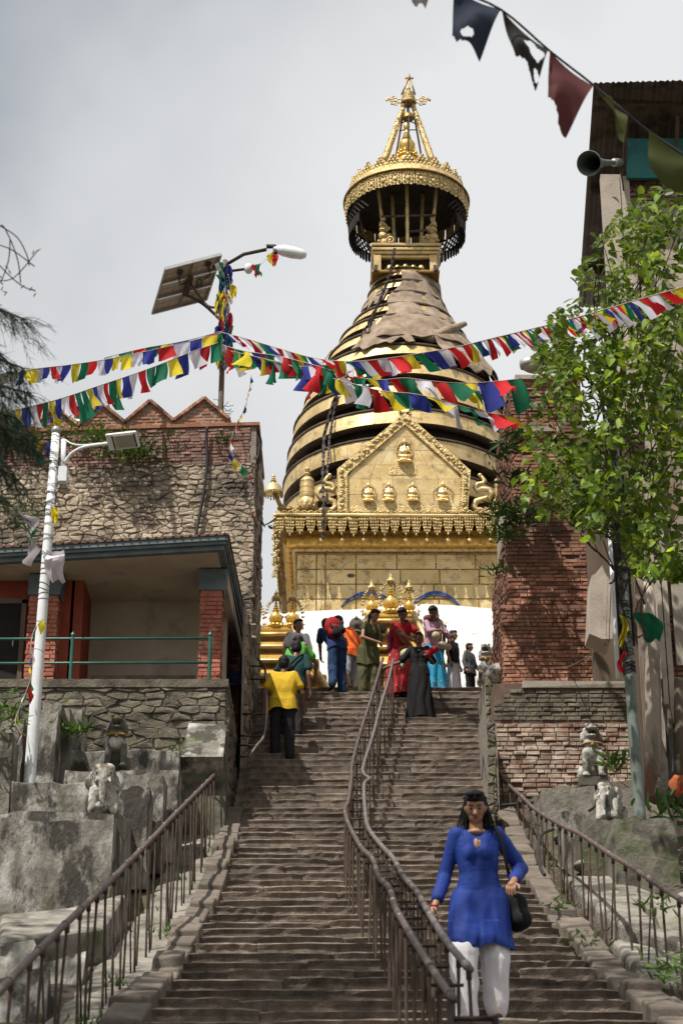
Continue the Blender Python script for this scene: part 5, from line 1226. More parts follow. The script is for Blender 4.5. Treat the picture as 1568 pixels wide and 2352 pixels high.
def at_y(P, y):
    for a, b in zip(P, P[1:]):
        if a.y <= y <= b.y: return a.lerp(b, (y - a.y) / max(b.y - a.y, 1e-6))
y = max(PA[0].y, PB[0].y) + .25
while y < 32.3:
    a, b = at_y(PA, y), at_y(PB, y)
    if a and b:
        dz = Vector((0, 0, -.14)); g = G(); g.tube([a + dz, b + dz], .011, 6)
        c = (a + b) / 2 + dz
        g.tube([c + Vector((-.05, 0, -.22)), c + Vector((-.05, 0, .0)), c + Vector((0, 0, .06)), c + Vector((.05, 0, 0)), c + Vector((.05, 0, -.22))], .006, 5)
        g.build('cross_tie', M['chain'], hA, smooth=True)
    y += random.uniform(.55, .8)
e_ = PA[0]; g = G(); g.tube([e_ + Vector((-.02, 0, -.02)), e_ + Vector((.0, 0, -.75))], .022, 8); g.tube([e_ + Vector((0, 0, -.1)), e_ + Vector((.22, .0, -.1))], .014, 6); g.tube([e_ + Vector((.22, 0, -.09)), e_ + Vector((.22, 0, -.8))], .02, 8); g.build('end_post', M['chain'], hA, smooth=True)
# short bent rails at the walls near the stair top
br1 = [(1107, 1622, 2.36), (1094, 1640, 2.30), (1080, 1652, 2.24), (1079, 1695, 2.2), (1086, 1735, 2.12), (1098, 1765, 2.08)]
def wall_rail(pts, label, wx, mt='railgrey'):
    th = thing('wall_rail', label, 'handrail'); P = [at_x(*p) for p in pts]; g = G(); g.tube(smooth_path(P), .02, 8); g.build('top_rail', M[mt], th, smooth=True)
    for p in P[1:]: g = G(); g.tube([p, Vector((wx, p.y, p.z))], .014, 6); g.build('bracket', M['chain'], th, smooth=True)
wall_rail(br1, 'bent grey rail on brackets on the right wall below the stair top', 2.5)
wall_rail([(592, 1512, -1.30), (606, 1530, -1.22), (611, 1560, -1.18), (612, 1640, -1.10), (606, 1690, -1.12), (590, 1712, -1.2), (572, 1738, -1.3)], 'bent grey rail on the left wall beside the climbing men', -1.46)
g = G(); g.tube([at(1112, 1580, 31), at(1110, 1700, 28), at(1106, 1790, 25.8)], .012, 5); tag(g.build('cable', M['black'], smooth=True), 'thin black cable running down the right edge of the upper stairs', 'cable')
# ================================================================ STATUES
def lion(p, s, mt, rz, label, dark=False):
    th = thing('lion_statue', label, 'statue', p, rz); th.scale = (s, s, s)
    pr = [('e', (0, .12, .22), (.17, .2, .2)), ('e', (0, -.02, .42), (.165, .14, .17)), ('e', (0, -.03, .54), (.13, .12, .14)), ((-.11, -.08, .40), .065, (-.125, -.12, .07), .05), ((.11, -.08, .40), .065, (.125, -.12, .07), .05),
          ('e', (-.125, -.17, .04), (.06, .08, .04)), ('e', (.125, -.17, .04), (.06, .08, .04)), ('e', (-.17, .08, .12), (.07, .14, .12)), ('e', (.17, .08, .12), (.07, .14, .12)),
          ('e', (0, -.02, .74), (.135, .13, .13)), ('e', (0, -.13, .80), (.10, .08, .045)), ('e', (0, -.11, .68), (.085, .075, .035)), ('e', (0, .04, .70), (.16, .12, .17)), ('e', (-.13, .02, .66), (.05, .07, .08)), ('e', (.13, .02, .66), (.05, .07, .08)),
          ('e', (-.07, -.10, .86), (.035, .035, .03)), ('e', (.07, -.10, .86), (.035, .035, .03)), ('e', (0, -.18, .84), (.035, .03, .02)), ((0, .3, .2), .05, (.05, .34, .5), .04)]
    for k in range(7): a = R(-30 + 40 * k); pr.append(('e', (.14 * math.cos(a), .03, .72 + .13 * math.sin(a)), (.04, .05, .04)))
    blob('body', pr, M[mt], th, vox=.016, it=1)
    g = G(); g.ball((0, -.145, .735), (.062, .04, .032), 10, 6); g.build('mouth', M['dark'], th, smooth=True)
    g = G(); g.tube([(.145 * math.cos(a), -.03 + .135 * math.sin(a), .575 - .02 * math.sin(a) * -1) for a in [k * math.pi / 12 for k in range(25)]], .016, 6)
    for k in range(12): a = -math.pi * (k + .5) / 12; g.ball((.15 * math.cos(a), -.03 + .14 * math.sin(a), .56), (.02, .02, .02), 6, 4)
    g.build('collar', M['ochre'], th, smooth=True)
    g = G(); g.lathe([(.03, 0), (.032, .02), (.02, .05), (.005, .06)], (0, -.175, .50), 8); g.build('bell', M['ochre'], th, smooth=True)
    for sx in (-1, 1):
        g = G()
        for k in range(4): g.cap((sx * .125 + (k - 1.5) * .026, -.2, .035), .014, (sx * .125 + (k - 1.5) * .03, -.245, .02), .012, 6)
        g.build('paw', M[mt], th, smooth=True)
        g = G(); g.ball((sx * .055, -.135, .845), (.018, .015, .016), 7, 5); g.build('eye', M['dark'], th, smooth=True)
    return th
def statue_at(px, py_foot, Y): return at(px, py_foot, Y)
def plinth_under(p, w_, d_, mt, label):
    g = G(); g.box(p.x - w_ / 2, p.x + w_ / 2, p.y - d_ * .4, p.y + d_ * .6, p.z - .12, p.z - .002, .006); tag(g.build('statue_base', M[mt]), label, 'plinth')
p = at(265, 1770, 24.1); lion(p, (at(265, 1640, 24.1).z - p.z) / .93, 'statuedark', R(4), 'dark sitting stone lion with white belly above the left elephant')
bel = G(); s_ = (at(265, 1640, 24.1).z - p.z) / .93; bel.ball((0, -.085 * 1, .42), (.135, .10, .12), 14, 10)
lio = [o for o in C.objects if o.name.startswith('lion_statue')][-1]; bel.build('belly', M['statue'], lio, smooth=True)
p = at(1362, 1792, 25.9); lion(p, (at(1362, 1660, 25.9).z - p.z) / .93, 'statue', R(-3), 'grey sitting stone lion with open mouth before the limewashed brick wall'); plinth_under(p, .40, .5, 'statuedark', 'small dark slab under the right stone lion')
p = at(1119, 1574, 32.9); lion(p, (at(1119, 1478, 32.9).z - p.z) / .93 * 1.0, 'statue', R(-12), 'pale painted guardian lion at the top right end of the stairs')
gl = [o for o in C.objects if o.name.startswith('lion_statue')][-1]
for sx in (-1, 1):
    g = G(); g.ball((sx * .05, -.145, .80), (.026, .014, .020), 8, 6); g.build('painted_eye', M['white'], gl, smooth=True)
def elephant(p, s, mt, rz, label):
    th = thing('elephant_statue', label, 'statue', p, rz); th.scale = (s, s, s)
    pr = [('e', (0, .16, .42), (.24, .34, .28)), ('e', (0, -.10, .64), (.19, .18, .21)), ('e', (-.07, -.13, .76), (.11, .11, .09)), ('e', (.07, -.13, .76), (.11, .11, .09)), ((0, -.24, .62), .085, (0, -.33, .38), .062), ((0, -.33, .38), .062, (.0, -.33, .16), .045), ((.0, -.33, .16), .045, (.03, -.36, .05), .035),
          ((-.17, -.05, .4), .085, (-.18, -.12, .06), .075), ((.17, -.05, .4), .085, (.18, -.12, .06), .075), ((-.19, .4, .3), .1, (-.19, .4, .06), .08), ((.19, .4, .3), .1, (.19, .4, .06), .08), ('e', (0, .1, .12), (.2, .3, .12)),
          ((-.10, -.24, .56), .028, (-.12, -.33, .48), .02), ((.10, -.24, .56), .028, (.12, -.33, .48), .02)]
    blob('body', pr, M[mt], th, vox=.017, it=1)
    for sx in (-1, 1):
        g = G(); rows = []
        for i in range(7):
            t = i / 6; row = []
            for k in range(5):
                u = k / 4; w_ = .17 * math.sin(math.pi * min(t * .85 + .12, 1)) ; row.append(Vector((sx * (.17 + w_ * u), -.06 + .05 * u + .03 * math.sin(k * 2.2), .72 - .40 * t + .02 * u)))
            rows.append(row)
        g.grid(rows); o = g.build('ear', M[mt], th, smooth=True); m_ = o.modifiers.new('s', 'SOLIDIFY'); m_.thickness = .035
        g = G(); g.ball((sx * .115, -.235, .66), (.028, .02, .024), 8, 6); g.build('eye', M['statuedark'], th, smooth=True)
    g = G(); g.tube([(-.14, -.17, .80), (-.05, -.235, .755), (0, -.25, .70), (.05, -.235, .755), (.14, -.17, .80)], .014, 5); g.tube([(-.12, -.15, .83), (0, -.235, .76), (.12, -.15, .83)], .010, 5); g.build('head_cloth', M['ochre'], th, smooth=True)
p = at(237, 1872, 21.9); elephant(p, (at(237, 1757, 21.9).z - p.z) / .86, 'statue', R(2), 'weathered white stone elephant facing the stairs on the left terrace')
p = at(1398, 1886, 23.0); elephant(p, (at(1398, 1797, 23.0).z - p.z) / .86, 'statue', R(-28), 'grey stone elephant turned left below the right lion')
# ================================================================ POLES AND LAMPS
def wire_wraps(th, a, b, r, n, seed, z0=.35, z1=1):
    rng = random.Random(seed); g = G()
    for k in range(n):
        c = a.lerp(b, rng.uniform(z0, z1)); t = rng.uniform(-.5, .5)
        g.tube([c + Vector((r * 1.12 * math.cos(q), r * 1.12 * math.sin(q), t * .07 * math.cos(q + k))) for q in [i * math.pi / 6 for i in range(13)]], .004, 4)
    g.build('wire_wrap', M['black'], th)
lp0 = at(68, 1798, 23.5); lp1 = at(129, 996, 23.5 + .0)
lp1.y = 23.5; lampL = thing('street_lamp', 'white steel lamp pole with a flat lamp head before the stone house', 'street lamp', lp0); lampL.location = (0, 0, 0)
d = (lp1 - lp0); g = G(); g.tube([lp0 - d * .1, lp0, lp0 + d * .35, lp0 + d * .68, lp1], [.078, .076, .070, .062, .055], 16); g.build('pole', M['whitemetal'], lampL, smooth=True)
g = G(); g.ball(lp1 + Vector((0, 0, .045)), .065, 14, 10); g.build('ball_cap', M['alu'], lampL, smooth=True)
wire_wraps(lampL, lp0, lp1, .062, 34, 3)
q0 = at(147, 1010, 23.4); q1 = at(146, 1085, 23.4)
g = G(); g.tube([q0, q1], .035, 10); g.build('sleeve', M['whitemetal'], lampL, smooth=True)
g = G(); c = at(145, 1090, 23.35); g.box(c.x - .055, c.x + .055, 23.3, 23.42, c.z - .11, c.z + .10); o = g.build('junction_box', M['whitemetal'], lampL)
g = G(); g.tube(smooth_path([at(150, 1062, 23.35), at(165, 1042, 23.3), at(190, 1028, 23.2), at(222, 1022, 23.1), at(252, 1018, 23.0)]), .022, 8); g.tube(smooth_path([at(150, 1010, 23.38), at(168, 1020, 23.3), at(195, 1022, 23.2), at(230, 1018, 23.1)]), .010, 6); g.build('arm', M['whitemetal'], lampL, smooth=True)
hA_, hB_ = at(247, 1016, 23.0), at(318, 1008, 22.9); ax = (hB_ - hA_).normalized(); up = Vector((0, 0, 1)); yv = up.cross(ax).normalized(); up = ax.cross(yv)
Mh = Matrix((ax, yv, up)).transposed().to_4x4(); Mh = Matrix.Translation((hA_ + hB_) / 2) @ Mh @ Matrix.Rotation(R(-38), 4, 'X')
L_ = (hB_ - hA_).length
g = G(); g.boxm(Mh, L_, .24, .05); o = g.build('lamp_head', M['whitemetal'], lampL); b = o.modifiers.new('b', 'BEVEL'); b.width = .02; b.segments = 2
g = G(); g.boxm(Mh @ Matrix.Translation((.03, 0, -.03)), L_ * .66, .19, .012); ln = g.build('lamp_lens', M['lens'], o)
g = G()
for i in range(10):
    for j in range(4): g.boxm(Mh @ Matrix.Translation((-.06 + i * .022, -.06 + .04 * j, -.038)), .014, .026, .006)
g.build('lamp_cells', M['alu'], ln)
for s_ in (-1, 1): g = G(); g.boxm(Mh @ Matrix.Translation((.03 + s_ * L_ * .35, 0, -.032)), .016, .19, .014); g.build('lens_frame', M['black'], ln)
# right green-grey pole
r0 = at(1468, 1872, 22.2); r1 = at(1414, 1120, 22.2); rpole = thing('utility_pole', 'grey green steel pole wrapped in cables and dark netting under the vine', 'pole', r0); rpole.location = (0, 0, 0)
d = r1 - r0; r2 = r0 + d * 1.42
g = G(); g.tube([r0 - d * .05, r0, r0 + d * .5, r2], [.074, .072, .066, .05], 16); g.build('pole', M['steel'], rpole, smooth=True)
wire_wraps(rpole, r0, r1, .063, 50, 5, .42, 1)
rng = random.Random(12)
for k in range(5):
    g = G(); rows = []
    s0_ = .45 + k * .11; 
    for i in range(9):
        t = s0_ + .14 * i / 8; c = r0 + d * t; row = []
        for q in range(5):
            a = R(150 + 25 * q + 14 * math.sin(i + k)); rr = .068 + .022 * rng.random(); row.append(c + Vector((rr * math.cos(a), -abs(rr * math.sin(a)), 0)))
        rows.append(row)
    g.grid(rows); g.build('netting_strip', M['f_dark'] if 'f_dark' in M else M['chain'], rpole, smooth=True)
g = G(); c = r0 + d * .43
for k in range(14): g.tube([c + Vector((.072 * math.cos(q), .072 * math.sin(q), -.06 + k * .009 + .02 * math.cos(q + k))) for q in [i * math.pi / 5 for i in range(11)]], .008, 4)
g.build('wire_knot', M['black'], rpole)
g = G(); g.tube([r0 + d * .45 + Vector((-.09, 0, 0)), r0 + d * .8 + Vector((-.085, -.02, 0)), r1 + Vector((-.08, -.02, 0)), r2 + Vector((-.1, 0, 0))], .018, 6); g.tube([r0 + d * .5 + Vector((.08, .02, 0)), r1 + Vector((.09, 0, 0)), r2 + Vector((.08, 0, 0))], .016, 6); g.build('cable', M['black'], rpole, smooth=True)
g = G(); a = at(1418, 1560, 22.6); b = at(1398, 1200, 22.9); g.tube([a, b], .026, 8); g.build('conduit', M['whitemetal'], rpole, smooth=True)
# old street lamp head peeping out left of the vine
ol = thing('street_lamp', 'old oval grey lamp head poking left out of the vine', 'street lamp'); c = at(1236, 832, 21.6)
g = G(); prof = [(.02, -.24), (.07, -.23), (.10, -.15), (.115, -.05), (.10, .08), (.06, .18), (.035, .25)]
Mx = Matrix.Rotation(R(80), 4, 'Y'); g.lathe([(r, z) for r, z in prof], c, 18, Mx, sx=.85); g.build('housing', M['alu'], ol, smooth=True)
g = G(); g.ball(c + Vector((-.05, 0, -.05)), (.17, .10, .10), 16, 10); g.build('glass_bowl', M['panel'], ol, smooth=True)
g = G(); g.tube(smooth_path([c + Vector((.2, 0, .02)), c + Vector((.45, 0, -.06)), Vector((r2.x, r2.y, c.z - .25))]), .024, 8); g.build('arm', M['rust'], ol, smooth=True)
# ---------------- solar pole on the roof
SYp = 32.0
s0 = at(506, 985, SYp); s1 = at(517, 598, SYp); sp = thing('solar_lamp_pole', 'tall pole with tilted solar panel and white lamp, wound with rags, behind the parapet', 'street lamp'); d = s1 - s0
g = G(); g.tube([s0 - d * .15, s0, s1], [.055, .052, .045], 10); g.build('pole', M['wood'], sp, smooth=True)
pc = [at(412, 612, SYp - .5), at(508, 583, SYp - .1), at(476, 691, SYp - .9 + .2), at(349, 719, SYp - 1.0)]
pc = [at(380, 616, SYp), at(508, 583, SYp), at(474, 689, SYp + 1.0), at(349, 719, SYp + 1.0)]
n_ = (pc[1] - pc[0]).cross(pc[3] - pc[0]).normalized(); n_ = n_ if n_.y > 0 else -n_
o0 = pc[0]; U = pc[1] - pc[0]; V = pc[3] - pc[0]; pc[2] = o0 + U + V
def PP(u, v, w_=0): return o0 + U * u + V * v - n_ * w_
g = G(); g.prism([PP(0, 0), PP(1, 0), PP(1, 1), PP(0, 1)], n_ * .02); pnl = g.build('solar_panel', M['panel'], sp)
for (u0, v0, u1, v1) in ((0, 0, 1, 0), (1, 0, 1, 1), (1, 1, 0, 1), (0, 1, 0, 0)):
    g = G(); g.bar(PP(u0, v0, .01), PP(u1, v1, .01), .03, .06); g.build('frame', M['alu'], pnl)
g = G()
for u in (.48, .52): g.bar(PP(u, .02, .015), PP(u, .98, .015), .012, .03)
for v in (.34, .67): g.bar(PP(.02, v, .03), PP(.98, v, .03), .05, .03)
g.build('support_bar', M['alu'], pnl)
g = G(); g.bar(PP(.52, .3, .06), PP(.52, .72, .06), .10, .07); g.build('bracket', M['rust'], pnl)
g = G()
for i in range(9): g.bar(PP(.06 + i * .11, .02, .003), PP(.06 + i * .11, .98, .003), .004)
for i in range(9): g.bar(PP(.02, .06 + i * .11, .003), PP(.98, .06 + i * .11, .003), .004)
g.build('cell_lines', M['cream'], pnl)
for u, v in ((.30, .16), (.80, .14)):
    g = G(); g.boxm(Matrix.Translation(PP(u, v, .03)) @ (V.to_track_quat('X', 'Z').to_matrix().to_4x4()), .10, .10, .03); g.build('junction_box', M['black'], pnl)
g = G(); g.tube(smooth_path([PP(.30, .2, .04), PP(.34, .4, .09), PP(.45, .38, .10), PP(.6, .5, .08)]), .012, 5); g.tube(smooth_path([PP(.80, .18, .04), PP(.88, .36, .09), PP(.80, .42, .08)]), .012, 5); g.build('lead', M['black'], pnl, smooth=True)
M['inkred'] = mat('red_ink', [(.25, .03, .02)], 5, .7, 0); M['inkgreen'] = mat('green_ink', [(.04, .06, .04)], 5, .7, 0)
uu = U.normalized(); vv = V.normalized(); Mt = Matrix((vv, uu, -n_)).transposed().to_4x4()
for s, u, v, sz in (('Gham', .73, .42, .13), ('Power', .66, .42, .12)):
    o = link('lettering', text_mesh(s, sz, M['inkgreen']), pnl); o.matrix_world = Matrix.Translation(PP(u, v, .012)) @ Matrix((vv, uu * 1, -n_)).transposed().to_4x4()
g = G(); c_ = PP(.83, .40, .012)
for k in range(7):
    a = R(10 + k * 27); dr = uu * math.sin(a) + vv * math.cos(a) * 1; pr_ = uu * math.cos(a) - vv * math.sin(a)
    g.prism([c_ + dr * .03 - pr_ * .014, c_ + dr * .03 + pr_ * .014, c_ + dr * .12], -n_ * .003)
g.build('sun_mark', M['inkred'], pnl)
g = G(); pcx = PP(.6, .55, .08); j = s0 + d * .62; g.tube(smooth_path([PP(.55, .45, .08), pcx.lerp(j, .5) + Vector((0, 0, -.02)), s0 + d * .72]), .025, 7); g.tube(smooth_path([PP(.56, .72, .08), PP(.9, .95, .2), j]), .03, 7); g.tube([PP(.9, .2, .05), s0 + d * .93], .022, 6); g.build('arm', M['rust'], sp, smooth=True)
g = G(); a0 = s0 + d * .97; a1 = at(612, 573, SYp); g.tube([a0, at(560, 584, SYp), a1], .035, 8); g.build('lamp_arm', M['bark'], sp, smooth=True)
g = G(); g.tube([at(612, 566, SYp), at(630, 566, SYp), at(633, 580, SYp), at(616, 592, SYp)], .05, 6); g.build('clamp', M['chain'], sp, smooth=True)
h0, h1 = at(634, 572, SYp), at(704, 587, SYp); dd = h1 - h0; Mx = dd.to_track_quat('Z', 'Y').to_matrix().to_4x4(); ll = dd.length
g = G(); g.lathe([(.05, -.05), (.055, 0), (.09, .05), (.115, ll * .25), (.12, ll * .55), (.10, ll * .85), (.06, ll * .97), (.01, ll)], h0, 16, Mx, sx=.9); g.build('lamp_head', M['whitemetal'], sp, smooth=True)
g = G(); c = at(571, 617, SYp); g.ball(c, (.085, .09, .11), 14, 9); g.build('small_globe', M['whitemetal'], sp, smooth=True)
g = G(); g.tube([s0 + d * .93, c], .03, 6); g.build('globe_arm', M['bark'], sp, smooth=True)
rng = random.Random(22)
def rag(th, p, ln, wd, mt, sw=0, name='rag'):
    g = G(); rows = []; ph = rng.uniform(0, 6)
    for i in range(7):
        t = i / 6; row = []
        for k in range(5):
            u = k / 4 - .5; w_ = wd * (1 - .5 * abs(t - .3)); row.append(p + Vector((u * w_ + sw * t + .03 * math.sin(ph + t * 5), -.06 + .05 * math.sin(u * 7 + ph + t * 4), -ln * t + .02 * math.sin(u * 9 + ph))))
        rows.append(row)
    g.grid(rows); return g.build(name, M[mt], th, smooth=True)
cols_ = ['f_blue', 'f_faded', 'f_green', 'f_red', 'f_yellow', 'f_darkblue', 'f_faded', 'f_faded']
for k in range(34):
    t = rng.uniform(.45, 1.0); p = s0 + d * t + Vector((rng.uniform(-.10, .12), 0, 0)); rag(sp, p, rng.uniform(.25, .6), rng.uniform(.06, .16), rng.choice(cols_), rng.uniform(-.06, .12))
for px, py in ((622, 586), (630, 588), (585, 612), (592, 610)): rag(sp, at(px, py, SYp - .05), .25, .10, rng.choice(cols_), .03)
g = G()
for k in range(60):
    c = s0 + d * rng.uniform(-.02, .14); q = Vector((rng.uniform(-.14, .14), rng.uniform(-.1, .1), rng.uniform(-.1, .1))); g.tube([c, c + q, c + q * 1.5 + Vector((rng.uniform(-.05, .05), 0, rng.uniform(-.05, .05)))], .006, 4)
g.build('twig_tangle', M['bark'], sp)
g = G(); g.tube([at(588, 618, SYp), at(620, 588, SYp)], .004, 4); g.build('cord', M['cream'], sp)
# ---------------- loudspeaker horn
hc = at(1352, 375, 22.4); he = at(1416, 373, 23.6); dd = he - hc; Mx = (-dd).to_track_quat('Z', 'Y').to_matrix().to_4x4(); ll = dd.length
horn = thing('horn_loudspeaker', 'grey horn loudspeaker pointing left from under the tin roof', 'loudspeaker'); 
prof = [(.02, -ll), (.035, -ll * .85), (.05, -ll * .5), (.08, -ll * .28), (.12, -ll * .12), (.165, -.02), (.175, 0), (.17, .012), (.155, -.01), (.11, -ll * .12), (.07, -ll * .28), (.03, -ll * .5), (.001, -ll * .55)]
g = G(); g.lathe(prof, hc, 28, Mx); g.build('horn', M['steel'], horn, smooth=True, sharp=50)
g = G(); g.cap(he - dd * .1, .06, he + dd * .12, .06, 12); g.build('driver_unit', M['alu'], horn, smooth=True)
g = G(); g.tube(smooth_path([he, he + Vector((.05, 0, -.2)), he + Vector((.1, .2, -.35))]), .012, 5); g.tube([he, he + Vector((.2, .3, .1))], .02, 6); g.build('bracket', M['rust'], horn, smooth=True)
# ================================================================ CABLES AND HOSES
def cable(pts, r, mt, label, name='cable'):
    g = G(); g.tube(smooth_path(pts), r, 7); return tag(g.build(name, M[mt], smooth=True), label, name)
W4 = lambda px, py, off=.06: HW(px, py, off)
cable([W4(577, 968, -.0) , W4(577, 972, .05), W4(476, 980, .12), W4(474, 1010, .1), W4(476, 1060, .1), W4(470, 1120, .1), W4(458, 1185, .1), W4(446, 1248, .14)][2:], .028, 'black', 'thick black cable hanging down the stone wall above the veranda')
cable([at(576, 980, 30.6), at(588, 985, 30.5), at(599, 1010, 30.5), at(598, 1040, 30.5), at(590, 1085, 30.5), at(587, 1100, 30.6), at(589, 1180, 31), at(590, 1300, 31.5)], .02, 'black', 'black cable looping out from the house corner against the sky')
cable([at(1390, 1480, 24.7), at(1360, 1500, 25.5), at(1320, 1525, 26.5), at(1290, 1534, 27.4), at(1262, 1535, 28.3)], .008, 'railgrey', 'slack wire from the broken cornice to the brick tower')
cable([at(1364, 1240, 28.3), at(1374, 1300, 28.3), at(1366, 1420, 28.3)], .02, 'black', 'dark cable down the right side of the brick tower')
cable([at(1374, 1790, 25.6), at(1377, 1820, 25.3), at(1366, 1850, 25.1), at(1352, 1862, 25.0)], .02, 'black', 'short black hose beside the right lion base', 'hose')
cable([at(1270, 1905, 21.5), at(1245, 1915, 20.5), at(1236, 1940, 20), at(1240, 1990, 19.2), at(1250, 2010, 19)], .018, 'black', 'curved hose behind the right handrail', 'hose')
cable([at(1150, 1850, 26.2), at(1190, 1846, 26.0), at(1222, 1843, 25.8)], .022, 'black', 'straight black hose on the foot of the limewashed wall', 'hose')
cable([at(1518, 1560, 23.2), at(1526, 1650, 23.1), at(1545, 1760, 23.0), at(1520, 1850, 22.9)], .014, 'black', 'old wire dangling at the eroded building corner')
# ================================================================ PRAYER FLAGS
def flag_geo(g, a, b, drop, seed, billow=.05, taper=0, nx=6, ny=6, holes=False):
    rng = random.Random(seed); ph = rng.uniform(0, 6.3); ph2 = rng.uniform(0, 6.3); rows = []; side = (b - a).cross(drop).normalized(); w_ = (b - a).length
    cur = rng.uniform(-1, 1) * billow * 1.8; sh = (b - a) * rng.uniform(-.18, .18)
    for i in range(ny + 1):
        t = i / ny; row = []
        for k in range(nx + 1):
            u = k / nx; uu_ = .5 + (u - .5) * (1 - taper * t)
            p = a.lerp(b, uu_) + drop * t * (1 + .06 * math.sin(u * 3 + ph2)) + sh * t * t
            p += side * (billow * t * math.sin(u * 5 + ph + t * 2.5) + cur * t * t)
            row.append(p)
        rows.append(row)
    n0 = len(g.v); vs = [p for r_ in rows for p in r_]; n = nx + 1; fs = []
    for i in range(ny):
        for k in range(nx):
            if holes and i in (3, 4) and k in (1, 2) : continue
            if holes and i == ny - 1 and rng.random() < .4: continue
            fs.append((i * n + k, i * n + k + 1, (i + 1) * n + k + 1, (i + 1) * n + k))
    g.add(vs, fs)
def flag_string(pts, wpx, hpx, cols, label, gap=.06, slant=(0, 0), seed=0, billow=.05, cord=.006, holes=False, start=0, group=None, nx=6):
    """pts: (px, py, Y); wpx/hpx: flag size in photo pixels"""
    P = smooth_path([at(*p) for p in pts], 6); th = thing('prayer_flag_string', label, 'prayer flags', (0, 0, 0), group=group)
    g = G(); g.tube(P, cord, 5); g.build('cord', M['cream'], th, smooth=True)
    L_ = [0]
    for a, b in zip(P, P[1:]): L_.append(L_[-1] + (b - a).length)
    def along(s):
        for i in range(len(P) - 1):
            if L_[i + 1] >= s: return P[i].lerp(P[i + 1], (s - L_[i]) / max(1e-6, L_[i + 1] - L_[i]))
        return P[-1]
    rng = random.Random(seed); s = start; k = 0
    while s < L_[-1] - .02:
        Y = along(s).y; pm = Y / .92 / F
        w_ = wpx * pm * rng.uniform(.8, 1.18); h_ = hpx * pm * rng.uniform(.8, 1.2) * 1.08
        a = along(s); b = along(min(s + w_, L_[-1])); sl = rng.uniform(*slant)
        g = G(); flag_geo(g, a, b, Vector((sl * h_, rng.uniform(-.3, .3) * h_, -h_)), seed * 100 + k, billow * w_ / .3, nx=nx, holes=holes)
        c = cols[k % len(cols)] if isinstance(cols, (list, tuple)) else cols
        g.build('flag', M['f_' + c], th, smooth=True)
        s += w_ * (1 + rng.uniform(0, gap)); k += 1
    return th
CY = ['blue', 'white', 'red', 'green', 'yellow']
SYs = 31.8
flag_string([(32, 856, 27), (90, 846, 28), (160, 838, 29), (240, 826, 30), (330, 808, 31), (420, 788, 31.5), (512, 764, SYs)], 42, 36, ['white', 'blue', 'yellow', 'yellow', 'white', 'blue', 'red', 'white', 'blue', 'yellow', 'green', 'red'], 'upper string of prayer flags running left from the solar pole', seed=1, slant=(-.05, .1))
flag_string([(60, 822, 28), (240, 822, 30.6), (330, 800, 31.2), (420, 784, 31.7), (512, 760, SYs + .1)][1:], 42, 20, ['white', 'green', 'red', 'green', 'yellow', 'blue', 'white', 'red'], 'short thin second row of flags just behind the upper left string', seed=2)
flag_string([(20, 945, 25), (92, 928, 26), (150, 912, 27), (230, 885, 28.5), (310, 858, 29.8), (365, 838, 30.5), (440, 808, 31.2), (505, 786, SYs)], 45, 52, ['green', 'yellow', 'blue', 'white', 'red', 'green', 'yellow', 'blue', 'white', 'red', 'green'], 'lower string of large prayer flags sagging left to the parapet', seed=3, slant=(-.02, .2), billow=.06)
flag_string([(512, 764, SYs), (560, 776, 31), (640, 800, 30), (720, 822, 29), (800, 830, 28), (880, 824, 27.4), (960, 812, 27), (1050, 796, 26.4), (1150, 772, 24.5), (1250, 748, 22), (1340, 724, 19.5), (1430, 698, 17.4), (1500, 678, 16.8), (1600, 650, 16.5)], 36, 34, ['blue', 'white', 'red', 'white', 'red', 'yellow', 'green'], 'long string of flags rising right from the solar pole to the vine', seed=4, slant=(.5, 1.3), billow=.07)
flag_string([(505, 790, SYs), (560, 806, 31), (640, 818, 30), (720, 838, 29), (800, 862, 28.5), (870, 872, 28), (930, 868, 27.6), (1000, 876, 27.4), (1080, 880, 27.6), (1195, 870, 28)], 40, 56, ['white', 'red', 'green', 'yellow', 'blue', 'red', 'green'], 'middle string of billowing flags from the solar pole to the brick tower', seed=5, slant=(-.1, .9), billow=.14)
flag_string([(530, 806, 31.4), (640, 832, 30), (740, 862, 29), (820, 884, 28), (880, 898, 27.4), (960, 906, 27), (1050, 930, 27.2), (1120, 948, 27.6), (1190, 960, 28)], 46, 42, ['yellow', 'green', 'blue', 'yellow', 'white', 'green', 'white', 'red'], 'lowest string of flags ending below the others at the brick tower', seed=6, slant=(.1, 1.0), billow=.12)
flag_string([(690, 842, 29.2), (760, 838, 28.8), (830, 832, 28.3), (900, 828, 28), (940, 818, 27.8)], 26, 42, ['blue', 'white', 'red', 'green', 'yellow'], 'short dense string of narrow flags in front of the spire rings', seed=7, slant=(0, .4), billow=.05)
flag_string([(1060, 884, 28.3), (1120, 880, 28.2), (1196, 868, 28.2)], 34, 20, ['red', 'faded', 'darkblue', 'yellow', 'green'], 'flat pale string of small flags at the brick tower corner', seed=8)
flag_string([(577, 862, 31.0), (571, 900, 30.8), (560, 940, 30.5), (546, 968, 30.3), (541, 985, 30.2)], 20, 14, ['blue', 'yellow', 'green', 'red', 'white', 'blue'], 'thin vertical string of tiny flags between pole and parapet', seed=9, gap=.5, cord=.003, nx=4)
flag_string([(541, 985, 30.2), (534, 1000, 30.1), (528, 1035, 30.1), (545, 1060, 30.1), (566, 1078, 30.1), (578, 1100, 30.2), (576, 1180, 30.3), (582, 1260, 30.6), (590, 1290, 30.8)], 18, 16, ['green', 'red', 'white', 'darkblue', 'yellow', 'green', 'red', 'white', 'blue'], 'tiny flags trailing down the right corner of the stone house', seed=10, gap=.4, cord=.003, slant=(-.3, .3), nx=4)
